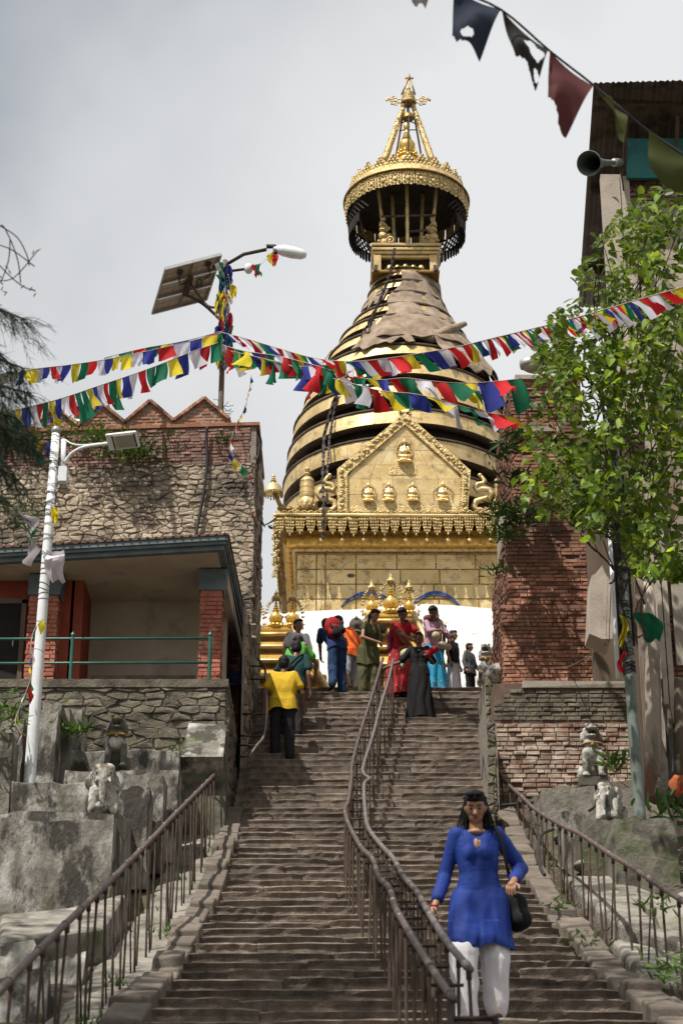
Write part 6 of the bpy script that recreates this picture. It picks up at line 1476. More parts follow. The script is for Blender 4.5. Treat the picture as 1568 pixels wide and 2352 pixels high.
flag_string([(100, 1420, 23.0), (78, 1450, 22.9), (70, 1500, 22.8), (72, 1550, 22.8), (60, 1590, 22.7), (44, 1630, 22.6), (36, 1660, 22.5), (52, 1690, 22.5)], 24, 22, ['yellow', 'green', 'red', 'white', 'blue', 'yellow', 'green', 'red', 'white', 'blue'], 'small flags looping down beside the white lamp pole', seed=11, gap=.3, cord=.004, slant=(-.5, .4), nx=4)
flag_string([(40, 1155, 22.6), (60, 1210, 22.7), (88, 1255, 22.9), (112, 1275, 23.2)], 44, 32, ['faded', 'green', 'faded', 'white'], 'worn grey flag rags knotted to the white lamp pole', seed=12, slant=(-.2, .5), billow=.12, cord=.006)
rag_t = thing('torn_flag', 'pale torn cloth hanging right of the white lamp pole', 'cloth'); rag(rag_t, at(125, 1270, 23.25), .42, .26, 'f_faded', .08, 'cloth'); rag(rag_t, at(120, 1168, 23.3), .24, .10, 'f_yellow', .1, 'cloth')
for px, py, c_, lb in ((88, 1015, 'f_yellow', 'yellow flag scrap on the wall left of the lamp pole'), (112, 1020, 'f_blue', 'blue flag scrap on the wall left of the lamp pole'), (92, 1045, 'f_green', 'green flag scrap hanging lowest left of the lamp pole')):
    t_ = thing('flag_scrap', lb, 'cloth'); rag(t_, HW(px, py, .25), .22, .15, c_, .05, 'cloth')
t_ = thing('flag_scrap', 'green and yellow flag tied round the grey green pole', 'cloth'); rag(t_, at(1478, 1412, 22.0), .36, .30, 'f_green', .08, 'cloth'); rag(t_, at(1428, 1418, 22.0), .40, .07, 'f_yellow', -.03, 'cloth'); rag(t_, at(1430, 1500, 22.0), .26, .07, 'f_red', -.05, 'cloth')
t_ = thing('flag_scrap', 'orange red cloth at the right edge above the weathered block', 'cloth'); M['rustcloth'] = cloth('orange_cloth', (.35, .09, .03)); rag(t_, at(1560, 1785, 17.5), .20, .14, 'rustcloth', -.07, 'cloth')
# near, torn and dark string across the top right corner
big = thing('prayer_flag_string', 'dark torn prayer flags close by across the top right corner', 'prayer flags')
bp = [at(935, -75, 8.6), at(1040, -25, 8.6), at(1150, 22, 8.7), at(1262, 117, 8.8), at(1362, 195, 8.9), at(1440, 262, 8.9), at(1500, 310, 9.0), at(1640, 400, 9.0)]
g = G(); g.tube(smooth_path(bp), .007, 5); g.build('cord', M['black'], big, smooth=True)
M['f_torn1'] = cloth('torn_blue_grey_cloth', (.035, .045, .075)); M['f_torn2'] = cloth('torn_dark_cloth', (.04, .038, .035)); M['f_torn3'] = cloth('torn_maroon_cloth', (.14, .045, .045)); M['f_torn4'] = cloth('torn_olive_cloth', (.07, .08, .02))
for k_ in ('f_torn1', 'f_torn2', 'f_torn3', 'f_torn4'):
    t = M[k_].node_tree; b = t.nodes['Principled BSDF']; tr = t.nodes.new('ShaderNodeBsdfTranslucent'); ms = t.nodes.new('ShaderNodeMixShader'); ms.inputs[0].default_value = .5
    tr.inputs[0].default_value = b.inputs['Base Color'].default_value
    src = b.inputs['Base Color'].links[0].from_socket; t.links.new(src, tr.inputs[0]); t.links.new(b.outputs[0], ms.inputs[1]); t.links.new(tr.outputs[0], ms.inputs[2]); t.links.new(ms.outputs[0], t.nodes['Material Output'].inputs[0])
def bigflag(quad, mt, seed, hole=None, Y=8.75):
    """quad: top-left, top-right, bottom-right, bottom-left (photo pixels); hole: (u, v, r)"""
    g = G(); n = 44; q = [at(x, y, Y) for x, y in quad]; vs = []; rng = random.Random(seed)
    for i in range(n + 1):
        for k in range(n + 1):
            u, v = k / n, i / n; p = q[0].lerp(q[1], u).lerp(q[3].lerp(q[2], u), v); p.y += .05 * v * math.sin(u * 6 + seed) + .03 * math.sin(v * 5 + u * 3); vs.append(p)
    fs = []
    for i in range(n):
        for k in range(n):
            u, v = (k + .5) / n, (i + .5) / n
            if hole and any(((u - h[0]) / h[2]) ** 2 + ((v - h[1]) / h[3]) ** 2 < 1 + .6 * noise.noise(Vector((u * 7, v * 7, seed))) for h in hole): continue
            if v > .955 - .05 * noise.noise(Vector((u * 9, seed, 0))): continue
            fs.append((i * (n + 1) + k, i * (n + 1) + k + 1, (i + 1) * (n + 1) + k + 1, (i + 1) * (n + 1) + k))
    g.add(vs, fs); o = g.build('torn_flag', M[mt], big, smooth=True)
bigflag([(1042, -28), (1150, 20), (1100, 132), (1038, 85)], 'f_torn1', 1, [(.45, .80, .18, .09)])
bigflag([(1152, 24), (1258, 114), (1232, 192), (1185, 130)], 'f_torn2', 2, [(.72, .35, .24, .22), (.9, .75, .1, .1)])
bigflag([(1262, 118), (1362, 196), (1298, 310), (1256, 235)], 'f_torn3', 3, None)
bigflag([(1372, 206), (1440, 264), (1432, 330), (1400, 240)], 'f_torn4', 4, None)
bigflag([(1490, 300), (1640, 400), (1600, 450), (1484, 412)], 'f_torn4', 5, None)
bigflag([(925, -60), (1000, -40), (975, 22), (940, 0)], 'f_faded', 6, None)
# ================================================================ PEOPLE
def rot_about(p, c, axis, deg): return c + Matrix.Rotation(R(deg), 3, axis) @ (p - c)
def person(loc, H, rz, label, skinmt='skin', lean=0, side=0, turn=0, hp=0, hy=0, arms=None, legs=None, wear=(), hair='short', vox=.014, female=False, eyes=True, fine=False, kfold=1):
    s = H / 1.70; th = thing('person', label, 'person', loc, R(rz)); th.scale = (s, s, s)
    V_ = Vector; PV = V_((0, 0, .93))
    def up(p):
        p = V_(p); p = rot_about(p, PV, 'X', lean); p = rot_about(p, PV, 'Y', side); return rot_about(p, PV, 'Z', turn)
    sw = .165 if female else .185
    J = {'sl': up((sw, 0, 1.39)), 'sr': up((-sw, 0, 1.39)), 'nk': up((0, .005, 1.42)), 'hd': up((0, -.015, 1.585))}
    ar = {'el': up((sw + .06, .03, 1.11)), 'wl': up((sw + .07, -.05, .86)), 'er': up((-sw - .06, .03, 1.11)), 'wr': up((-sw - .07, -.05, .86))}
    for k, v in (arms or {}).items(): ar[k] = V_(v)
    lg = {'kl': V_((.10, -.02, .50)), 'al': V_((.11, .02, .09)), 'kr': V_((-.10, -.02, .50)), 'ar': V_((-.11, .02, .09))}
    for k, v in (legs or {}).items(): lg[k] = V_(v)
    hip = {'l': V_((.085, 0, .90)), 'r': V_((-.085, 0, .90))}
    HM = Matrix.Rotation(R(turn + hy), 3, 'Z') @ Matrix.Rotation(R(lean * .6 + hp), 3, 'X')
    H0 = J['hd']
    def hd(p): return H0 + HM @ V_(p)
    HM4 = HM.to_4x4()
    arm = .043 if not female else .038
    pr = [('e', H0 + HM @ V_((0, 0, .01)), (.076, .092, .108), HM4), ('e', hd((0, -.02, -.055)), (.056, .066, .06), HM4), ('e', hd((0, -.055, -.075)), (.035, .03, .03), HM4),
          (hd((0, -.085, .005)), .013, hd((0, -.105, -.025)), .017), ('e', hd((.077, .005, -.005)), (.012, .022, .032), HM4), ('e', hd((-.077, .005, -.005)), (.012, .022, .032), HM4),
          (J['nk'] + (H0 - J['nk']) * -.15, .055, hd((0, .01, -.06)), .05), (up((-.10, 0, 1.36)), .05, up((.10, 0, 1.36)), .05), (up((0, 0, 1.30)), .09, up((0, 0, 1.05)), .08), (up((0, 0, 1.05)), .08, PV, .10)]
    for d_ in ('l', 'r'):
        S, E_, W_ = J['s' + d_], ar['e' + d_], ar['w' + d_]
        pr += [(S, arm + .008, E_, arm - .004), (E_, arm - .004, W_, .026)]
        K, A_ = lg['k' + d_], lg['a' + d_]
        pr += [(hip[d_], .085, K, .056), (K, .056, A_, .036), (A_ + V_((0, .02, -.03)), .035, A_ + V_((0, -.13, -.055)), .03)]
        dr = (W_ - E_).normalized(); pr.append((W_, .026, W_ + dr * .06, .03))
    bm_ = blob_mesh('body', pr, M[skinmt], vox=vox, it=2)
    g = G()      # fingers: four unequal bent fingers and a thumb on each hand
    for d_ in ('l', 'r'):
        E_, W_ = ar['e' + d_], ar['w' + d_]; dr = (W_ - E_).normalized(); sd = dr.cross(V_((0, 0, 1))); sd = sd.normalized() if sd.length > .2 else V_((0, 1, 0))
        if abs(dr.z) > .8: sd = V_((0, 1, 0)) - dr * dr.y; sd.normalize()
        nn = dr.cross(sd).normalized()
        if nn.z > 0: nn = -nn
        if abs(dr.z) > .8: nn = V_((-1 if d_ == 'l' else 1, 0, 0))
        B = W_ + dr * .075
        for i, (o_, ln) in enumerate(((-.028, .072), (-.010, .082), (.009, .078), (.027, .062))):
            a = B + sd * o_; b = a + (dr * .8 + nn * .45) * ln * .5; c = b + (dr * .35 + nn * .9) * ln * .5
            g.cap(a, .0098, b, .009, 6); g.cap(b, .009, c, .0075, 6)
        a = W_ + dr * .03 - sd * .022; b = a + (dr * .6 - sd * .7 + nn * .2) * .045; c = b + (dr * .8 - sd * .1 + nn * .4) * .032
        g.cap(a, .012, b, .011, 6); g.cap(b, .011, c, .009, 6)
    fm = g.mesh('f', None); bm2 = bmesh.new(); bm2.from_mesh(bm_); bm2.from_mesh(fm); bm2.to_mesh(bm_); bm2.free(); bm_.polygons.foreach_set('use_smooth', [True] * len(bm_.polygons))
    link('body', bm_, th)
    # face details
    for sx in (-1, 1):
        if eyes:
            g = G(); g.ball(hd((sx * .031, -.079, .012)), (.013, .010, .006), 8, 5, HM4); g.build('eye', M['hair'], th, smooth=True)
            g = G(); g.tube([hd((sx * .014, -.088, .030)), hd((sx * .032, -.084, .037)), hd((sx * .050, -.070, .032))], .0035, 5); g.build('eyebrow', M['hair'], th, smooth=True)
    if eyes: g = G(); g.ball(hd((0, -.086, -.052)), (.024, .010, .008), 10, 5, HM4); g.build('lips', M['lips'] if female else M['skindark'], th, smooth=True)
    # hair
    hp_ = []
    if hair: hp_ = [('e', hd((0, .022, .040)), (.085, .088, .092), HM4), ('e', hd((0, .045, -.005)), (.080, .062, .085), HM4), ('e', hd((0, -.045, .085)), (.058, .045, .035), HM4)]
    if hair == 'long': hp_ += [(hd((.060, .035, .02)), .030, hd((.078, .045, -.15)), .020), (hd((-.060, .035, .02)), .030, hd((-.078, .045, -.17)), .020), (hd((0, .07, 0)), .07, hd((0, .075, -.17)), .055), (hd((.078, .045, -.15)), .020, hd((.095, .03, -.22)), .008), (hd((-.078, .045, -.17)), .020, hd((-.10, .03, -.25)), .008)]
    if hair == 'bun': hp_ += [('e', hd((0, .125, .02)), (.05, .045, .05), HM4)]
    if hair == 'tail': hp_ += [(hd((0, .09, .04)), .035, hd((0, .13, -.03)), .03), (hd((0, .13, -.03)), .03, hd((.01, .11, -.15)), .015)]
    if hair: blob('hair', hp_, M['hair'], th, vox=.011, it=1, fold=.006, ffreq=(30, 30, 12))
    for wr in wear:
        kind, mt = wr[0], wr[1]; o = wr[2] if len(wr) > 2 else {}
        if kind in ('top',):
            sl = o.get('sleeve', .55); hem = o.get('hem', .80); w_ = o.get('w', 1.0); q = []
            wf = .86 if female else 1
            q += [(up((-.10 * wf, .0, 1.365)), .062, up((.10 * wf, .0, 1.365)), .062)]
            PF = [(1.375, .10, .058), (1.33, .105, .078), (1.26, .085, .098), (1.18, .072, .104), (1.08, .060, .100), (1.0, .060, .105), (.93, .068, .112)] if not female else [(1.375, .085, .05), (1.33, .088, .070), (1.26, .070, .090), (1.18, .058, .094), (1.10, .048, .088), (1.0, .060, .100), (.93, .070, .108)]
            zz_ = 1.37
            while zz_ > .93:
                for (za, xa, ra), (zb, xb, rb__) in zip(PF, PF[1:]):
                    if zb <= zz_ <= za:
                        tt = (za - zz_) / (za - zb); xw = (xa + (xb - xa) * tt) * w_; rw_ = (ra + (rb__ - ra) * tt) * w_ + .006; q.append((up((-xw, -.004, zz_)), rw_, up((xw, -.004, zz_)), rw_)); break
                zz_ -= .035
            if female: q += [('e', up((.050, -.070, 1.24)), (.062, .046, .062)), ('e', up((-.050, -.070, 1.24)), (.062, .046, .062))]
            z = .96
            fl = o.get('flare', .08)
            while z > hem - .04: ex = fl * (.96 - z); q.append((V_((-(.068 + ex) * w_, 0, z)), (.112 + ex * .45) * w_, V_(((.068 + ex) * w_, 0, z)), (.118 + ex * .45) * w_)); z -= .035
            if hem < .7:
                q.append(((hip['l'] + hip['r']) / 2, .132, ((hip['l'] + hip['r']) / 2).lerp((lg['kl'] + lg['kr']) / 2, .8), .138))
                for d_ in ('l', 'r'): q.append((hip[d_], .128, hip[d_].lerp(lg['k' + d_], .80), .130))
            for d_ in ('l', 'r'):
                S, E_, W_ = J['s' + d_], ar['e' + d_], ar['w' + d_]; S2 = S + (J['nk'] - S) * .15
                if sl <= 0: q.append((S2, .06, S2 + (E_ - S) * .1, .055)); continue
                if sl <= 1: q.append((S2, arm + .020, S + (E_ - S) * sl, arm + .024))
                else:
                    q.append((S2, arm + .023, E_, arm + .012)); q.append((E_, arm + .010, E_ + (W_ - E_) * (sl - 1), arm + .004))
            me = blob_mesh(o.get('name', 'shirt'), q, M[mt], vox=max(vox, .012), it=2, fold=.011 * kfold, ffreq=(9, 9, 3.5))
            b_ = bmesh.new(); b_.from_mesh(me); bmesh.ops.bisect_plane(b_, geom=b_.verts[:] + b_.edges[:] + b_.faces[:], plane_co=(0, 0, hem), plane_no=(0, -.15, 1), clear_inner=True)
            for v in b_.verts:
                if v.co.z < hem + .15: v.co.z += .02 * math.sin(v.co.x * 20)
            b_.to_mesh(me); b_.free(); link(o.get('name', 'shirt'), me, th)
        if kind == 'trousers':
            ln = o.get('len', .97); b_ = o.get('bag', 1.0); q = [(V_((-.06, 0, .93)), .105, V_((.06, 0, .93)), .105)]
            for d_ in ('l', 'r'):
                K, A_ = lg['k' + d_], lg['a' + d_]; q.append((hip[d_], .098, K, .076 * b_))
                if ln > .5: q.append((K, .078 * b_, K + (A_ - K) * ln, .060 * b_))
            blob(o.get('name', 'trousers'), q, M[mt], th, vox=max(vox, .014), it=2, fold=.012 * kfold, ffreq=(9, 9, 5))
        if kind == 'skirt':
            z0, z1 = o.get('z0', 1.0), o.get('z1', .08); r0_, r1_ = o.get('r0', .15), o.get('r1', .22); nf = o.get('folds', 9); am = o.get('amp', .035); g = G(); rows = []; n = 64; sw_ = o.get('sweep', 0)
            for i in range(19):
                t = i / 18; rr = r0_ + (r1_ - r0_) * t ** .8; z = z0 + (z1 - z0) * t; row = []
                for k in range(n + 1):
                    a = 2 * math.pi * k / n; f = 1 + am / rr * t * (abs(math.sin(a * nf / 2 + t * 1.2 + noise.noise(V_((math.cos(a), math.sin(a), t * 2))) * 1.5)) * 2 - 1) * 1.0
                    p = V_((rr * 1.12 * f * math.cos(a), rr * .82 * f * math.sin(a), z + (.02 * math.sin(a * 3) if i == 18 else 0)))
                    if z > .93: p = up(p)
                    p.x += sw_ * t
                    row.append(p)
                rows.append(row)
            g.grid(rows); g.build(o.get('name', 'skirt'), M[mt], th, smooth=True)
        if kind == 'shoes':
            for d_ in ('l', 'r'):
                A_ = lg['a' + d_]; q = [(A_ + V_((0, .035, -.045)), .040, A_ + V_((0, -.14, -.060)), .034)]; blob('shoe', q, M[mt], th, vox=.013, it=1)
        if kind == 'drape':
            pts_, r_ = o['pts'], o['r']; q = []
            for a, b in zip(pts_, pts_[1:]): q.append((up(a), r_, up(b), r_))
            blob(o.get('name', 'shawl'), q, M[mt], th, vox=.014, it=2, fold=.014, ffreq=(14, 14, 6))
        if kind == 'strap':
            g = G(); P = [up(p) for p in o['pts']]; g.tube(smooth_path(P), o.get('r', .012), 6); g.build(o.get('name', 'strap'), M[mt], th, smooth=True)
        if kind == 'blob':
            q = [tuple([up(x) if isinstance(x, tuple) and len(x) == 3 and i in (0, 1, 2) and not (p[0] == 'e' and i == 2) else x for i, x in enumerate(p)]) for p in o['prims']]
            blob(o['name'], q, M[mt], th, vox=o.get('vox', .013), it=1, fold=o.get('fold', 0))
    return th, up, hd
M['lips'] = mat('lip_colour', [(.22, .05, .04)], 9, .5, 0)
cd = [('c_yellow', (.62, .40, .02)), ('c_lime', (.10, .36, .06)), ('c_teal', (.008, .045, .045)), ('c_black', (.006, .006, .007)), ('c_darktr', (.020, .017, .020)), ('c_jeans', (.012, .035, .10)), ('c_orange', (.80, .13, .015)), ('c_grey', (.40, .41, .44)), ('c_navy', (.02, .035, .12)),
      ('c_olive', (.075, .075, .028)), ('c_khaki', (.11, .115, .055)), ('c_red', (.33, .010, .014)), ('c_saree', (.48, .02, .03)), ('c_rust', (.27, .09, .045)), ('c_magenta', (.18, .015, .06)), ('c_turq', (.015, .24, .42)), ('c_brown', (.12, .05, .035)), ('c_mauve', (.42, .25, .32)), ('c_white', (.70, .69, .72)), ('c_royal', (.008, .045, .32)), ('c_grey2', (.075, .08, .08)), ('c_cream', (.50, .45, .28)), ('c_beige', (.42, .34, .23)), ('c_pink', (.45, .3, .33))]
for n_, c_ in cd: M[n_] = cloth(n_[2:] + '_cloth', c_)
M['c_turqp'] = mat('flowered_turquoise_cloth', [(.01, .20, .38), (.02, .30, .50)], 6, .8, .2, 40, stain=((.50, .27, .09), 9, .60, .63, .9), stain2=((.45, .6, .7), 22, .62, .66, .7))
M['c_sareep'] = mat('patterned_red_cloth', [(.22, .008, .014), (.36, .015, .02)], 6, .8, .2, 40, stain=((.62, .40, .25), 13, .60, .64, .8), stain2=((.07, .005, .01), 9, .60, .66, .7))
M['c_plaid'] = mat('plaid_cloth', [(.3, .08, .1), (.5, .45, .48)], 30, .8, .1, 40)
M['c_kurta'] = mat('royal_blue_kurta_cloth', [(.004, .020, .14), (.007, .032, .22)], 4, .75, .3, 60, stain=((.05, .14, .50), 60, .62, .66, .5), bdist=.008)
LZ = TOPZ
def on_step(px, Y, dz=0): p = at(px, 1500, Y); return Vector((p.x, Y, stepZ(Y) + dz))
def foot_at(px, py, lo=9): p = on_stair(px, py, 0.0, lo=lo); return Vector((p.x, p.y + .12, stepZ(p.y + .12)))
# 1 man in yellow, back to us, climbing
p = foot_at(648, 1738); px_ = p
person(p, 1.72, 178, 'person in a yellow t-shirt and dark trousers climbing at the left, seen from behind', 'skindark', lean=5, arms={'wl': (.30, -.02, .80), 'el': (.27, .03, 1.08), 'er': (-.29, -.05, 1.10), 'wr': (-.30, -.17, .90)}, legs={'kl': (.12, -.10, .52), 'al': (.11, -.12, .12)}, wear=(('top', 'c_yellow', {'sleeve': .6, 'hem': .80, 'w': 1.12}), ('trousers', 'c_darktr', {'len': 1.0, 'bag': 1.05}), ('shoes', 'c_black')), eyes=False)
# 2 man in dark teal with sling bag
Y2 = 29.65; p = on_step(672, Y2)
person(p, 1.70, 168, 'person in a dark teal shirt with a black sling bag, just above the yellow shirt', 'skindark', lean=12, side=-3, arms={'er': (-.24, -.12, 1.08), 'wr': (-.26, -.34, .98), 'el': (.27, .02, 1.05), 'wl': (.28, -.05, .78)} if False else {'el': (.36, -.20, 1.10), 'wl': (.52, -.34, .98), 'er': (-.26, -.02, 1.06), 'wr': (-.28, -.06, .80)}, wear=(('top', 'c_teal', {'sleeve': .6, 'hem': .84, 'w': 1.08}), ('trousers', 'c_darktr'), ('shoes', 'c_black'), ('blob', 'c_black', {'name': 'sling_bag', 'prims': [('e', (.08, .19, 1.08), (.13, .07, .10))]}), ('strap', 'c_black', {'pts': [(-.15, .0, 1.46), (-.10, .13, 1.36), (.03, .17, 1.18), (.10, .17, 1.08)], 'r': .018})), eyes=False)
# 3 man in lime green
Y3 = 30.75; p = on_step(672, Y3)
person(p, 1.66, 150, 'person in a bright green t-shirt bending over the left rail near the stair top', 'skindark', lean=32, side=12, hy=70, hp=-10, arms={'el': (.42, -.35, 1.08), 'wl': (.60, -.45, .80), 'er': (-.20, -.45, 1.05), 'wr': (-.12, -.55, .82)}, wear=(('top', 'c_lime', {'sleeve': .6, 'hem': .86, 'w': 1.06}), ('trousers', 'c_darktr'), ('shoes', 'c_black'), ('strap', 'c_black', {'pts': [(.14, .02, 1.45), (.05, .14, 1.3), (-.08, .16, 1.05), (-.12, .1, .95)], 'r': .012})))
# 4 smiling man in white shirt
p = Vector((at(684, 1500, 33.0).x, 33.0, LZ)); person(p, 1.66, 25, 'smiling person in a white shirt standing behind the green shirt at the top left', 'skin', hy=15, wear=(('top', 'c_white', {'sleeve': .7}), ('trousers', 'c_brown')))
# 5 man in orange, striding
p = Vector((at(806, 1500, 32.7).x, 32.7, LZ)); person(p, 1.72, 205, 'person in an orange t-shirt and grey shorts striding up at the stair top', 'skin', lean=18, side=14, hy=120, hp=5, arms={'el': (.17, .10, 1.12), 'wl': (.02, -.05, 1.0), 'er': (-.30, -.16, 1.06), 'wr': (-.30, -.05, .90)}, legs={'kl': (.16, .10, .52), 'al': (.20, .34, .17), 'kr': (-.08, -.16, .52), 'ar': (-.1, -.16, .1)}, wear=(('top', 'c_orange', {'sleeve': .65, 'hem': .80, 'w': 1.08}), ('trousers', 'c_grey', {'len': .12, 'bag': 1.15, 'name': 'shorts'}), ('shoes', 'c_black')))
# 6 man in jeans with the red and black rucksack, bending
p = foot_at(775, 1586); person(p + Vector((0, 0, 0)), 1.62, 200, 'person in blue jeans with a red and black rucksack bending at the stair top', 'skindark', lean=34, side=10, arms={'er': (-.28, -.42, 1.10), 'wr': (-.28, -.36, .84), 'el': (.2, -.4, 1.1), 'wl': (.15, -.5, .9)}, legs={'kl': (.10, .02, .50), 'al': (.17, .20, .13), 'kr': (-.10, -.10, .50), 'ar': (-.10, -.03, .09)}, eyes=False,
    wear=(('top', 'c_navy', {'sleeve': .75, 'hem': .86}), ('trousers', 'c_jeans', {'bag': 1.15, 'len': 1.0}), ('shoes', 'c_black'), ('blob', 'c_red', {'name': 'rucksack', 'prims': [('e', (.04, .22, 1.22), (.16, .11, .20)), ((.04, .20, 1.34), .10, (.04, .20, 1.08), .13)]}),
          ('blob', 'c_black', {'name': 'rucksack_front', 'prims': [((-.09, .24, 1.30), .06, (-.09, .24, 1.08), .07), ((.04, .27, 1.08), .08, (.04, .24, 1.0), .09), ((.10, .30, 1.30), .022, (.12, .31, 1.1), .022)]}), ('strap', 'c_black', {'pts': [(-.14, .1, 1.38), (-.15, -.03, 1.40), (-.16, -.10, 1.28), (-.15, .0, 1.1)], 'r': .022})))
# 7 girl in olive
p = foot_at(846, 1583); pg_ = person(p, 1.56, 12, 'person in an olive dress leaning on the middle handrail at the top', 'skin', lean=16, side=8, hy=35, hp=18, female=True, hair='tail', arms={'el': (.36, -.22, 1.16), 'wl': (.50, -.34, 1.0), 'er': (-.16, -.25, 1.08), 'wr': (.10, -.32, .98)}, wear=(('top', 'c_olive', {'sleeve': .35, 'hem': .62, 'w': .96, 'name': 'dress'}), ('trousers', 'c_khaki', {'bag': 1.35, 'len': .92, 'name': 'baggy_trousers'}), ('shoes', 'c_black'), ('drape', 'c_olive', {'pts': [(.10, -.10, 1.40), (.16, -.12, 1.25), (.20, -.15, 1.05)], 'r': .03, 'name': 'scarf'})))
# 8 woman in red sari
p = on_step(918, 31.45); person(p, 1.60, 25, 'person in a red patterned sari with a magenta shoulder cloth, looking down', 'skindark', lean=20, side=-6, hy=-55, hp=25, female=True, hair='bun', arms={'el': (.28, -.30, 1.16), 'wl': (.26, -.42, .92), 'er': (-.12, -.30, 1.12), 'wr': (.04, -.40, 1.02)}, wear=(('top', 'c_red', {'sleeve': .5, 'hem': .95, 'w': 1.1, 'name': 'blouse'}), ('skirt', 'c_sareep', {'r0': .17, 'r1': .26, 'z1': .06, 'folds': 11, 'name': 'sari'}), ('drape', 'c_magenta', {'pts': [(.12, .04, 1.44), (.02, .10, 1.38), (-.12, .08, 1.30), (-.20, .02, 1.15), (-.20, .0, .95)], 'r': .055}), ('drape', 'c_rust', {'pts': [(-.12, -.14, 1.28), (.0, -.17, 1.12), (.12, -.15, 1.0), (-.05, -.17, .95)], 'r': .06, 'name': 'sari_fold'})))
# 9 woman in turquoise sari, brown shawl, handbag
p = Vector((at(992, 1500, 32.35).x, 32.35, LZ)); person(p, 1.62, 30, 'person in a flowered turquoise sari with a brown shawl and beige handbag', 'skindark', lean=16, side=-8, hy=-60, hp=28, female=True, hair='bun', arms={'el': (.22, -.22, 1.14), 'wl': (-.04, -.42, 1.10), 'er': (-.22, -.25, 1.14), 'wr': (-.14, -.42, 1.12)}, wear=(('top', 'c_mauve', {'sleeve': 1.6, 'hem': .95, 'name': 'blouse'}), ('skirt', 'c_turqp', {'r0': .17, 'r1': .26, 'z1': .08, 'folds': 9, 'name': 'sari'}), ('drape', 'c_brown', {'pts': [(-.10, .02, 1.46), (.06, .06, 1.46), (.18, .04, 1.38), (.24, .05, 1.2), (.25, .08, .98), (.22, .10, .78)], 'r': .075}),
    ('blob', 'c_beige', {'name': 'handbag', 'prims': [((.02, -.26, .98), .06, (.22, -.20, .95), .065), ((.04, -.26, 1.03), .03, (.20, -.2, 1.0), .03)]}), ('strap', 'c_beige', {'pts': [(.10, -.02, 1.46), (.10, -.17, 1.25), (.04, -.26, 1.03)], 'r': .012, 'name': 'bag_strap'}), ('blob', 'c_cream', {'name': 'bundle', 'prims': [('e', (-.18, -.40, 1.14), (.09, .06, .08))]})))
bun = G()
# 10 boy in black sleeveless, white wrap
p = Vector((at(1040, 1500, 32.6).x, 32.6, LZ)); person(p, 1.30, 60, 'person, a child in a black sleeveless top and white skirt cloth at the stair top', 'skin', hy=10, wear=(('top', 'c_black', {'sleeve': 0, 'hem': .9}), ('skirt', 'c_white', {'r0': .13, 'r1': .2, 'z0': .98, 'z1': .06})))
# 11 little boy in grey jacket
p = Vector((at(1077, 1500, 32.6).x, 32.6, LZ)); person(p, 1.06, 55, 'person, a small child in a grey jacket and black trousers by the guardian lion', 'skin', hy=20, arms={'el': (.28, -.02, 1.12), 'wl': (.18, -.20, .92)}, wear=(('top', 'c_grey2', {'sleeve': 1.8, 'hem': .80, 'w': 1.1, 'name': 'jacket'}), ('trousers', 'c_black'), ('shoes', 'c_black')))
# 12 woman in long black dress holding a red tin
p = foot_at(965, 1642); pbk, up12, _ = person(p, 1.55, -4, 'person in a long black dress holding a red tin and the middle handrail', 'skindark', hp=4, female=True, hair='bun', arms={'er': (-.33, -.05, 1.14), 'wr': (-.62, -.16, .99), 'el': (.26, .0, 1.12), 'wl': (.17, -.20, 1.18)}, wear=(('top', 'c_black', {'sleeve': .85, 'hem': .9, 'name': 'bodice'}), ('skirt', 'c_black', {'r0': .15, 'r1': .215, 'z0': 1.02, 'z1': .07, 'folds': 8, 'amp': .03, 'name': 'dress'}), ('blob', 'c_grey2', {'name': 'neck_inset', 'prims': [('e', (0, -.115, 1.33), (.035, .012, .03))]})))
tin = thing('red_tin', 'red cylindrical tin held by the woman in the black dress', 'tin', (0, 0, 0))
g = G(); a = p + Vector((.10, -.24, 1.08)); b = p + Vector((.28, -.20, 1.22)); g.tube([a, b], .062, 18); g.build('tin_body', M['c_red'], tin, smooth=True, sharp=40); g = G(); g.tube([b, b + (b - a).normalized() * .012], .055, 18); g.build('lid', M['c_cream'], tin)
cb = G(); c_ = p + Vector((-.15, .10, 1.22)); o_ = thing('cloth_bundle', 'cream cloth bundle between the black dress and the red sari', 'bundle', c_); blob('cloth', [('e', (0, 0, 0), (.15, .08, .10)), ((-.08, 0, -.02), .06, (-.12, -.0, -.2), .04)], M['c_cream'], o_, vox=.014, fold=.02)
# 13 man behind the parapet in a patterned cap
M['cap'] = mat('patterned_cap_cloth', [(.35, .05, .08), (.4, .35, .4)], 28, .8, .1, 40, stain=((.05, .05, .09), 22, .5, .6, .8))
hpz = HW(178, 938, -.9); p = Vector((hpz.x, hpz.y, hpz.z - 1.63)); th_, _, hd13 = person(p, 1.68, 175, 'person in a patterned cap and white shirt behind the zigzag parapet', 'skindark', eyes=False, wear=(('top', 'c_white', {'sleeve': .6}), ('trousers', 'c_grey2')))
g = G(); g.lathe([(.098, 0), (.10, .05), (.092, .10), (.05, .115), (.001, .12)], hd13((0, .01, .05)), 18, sx=.95, sy=1.1); g.build('cap', M['cap'], th_, smooth=True, sharp=50)
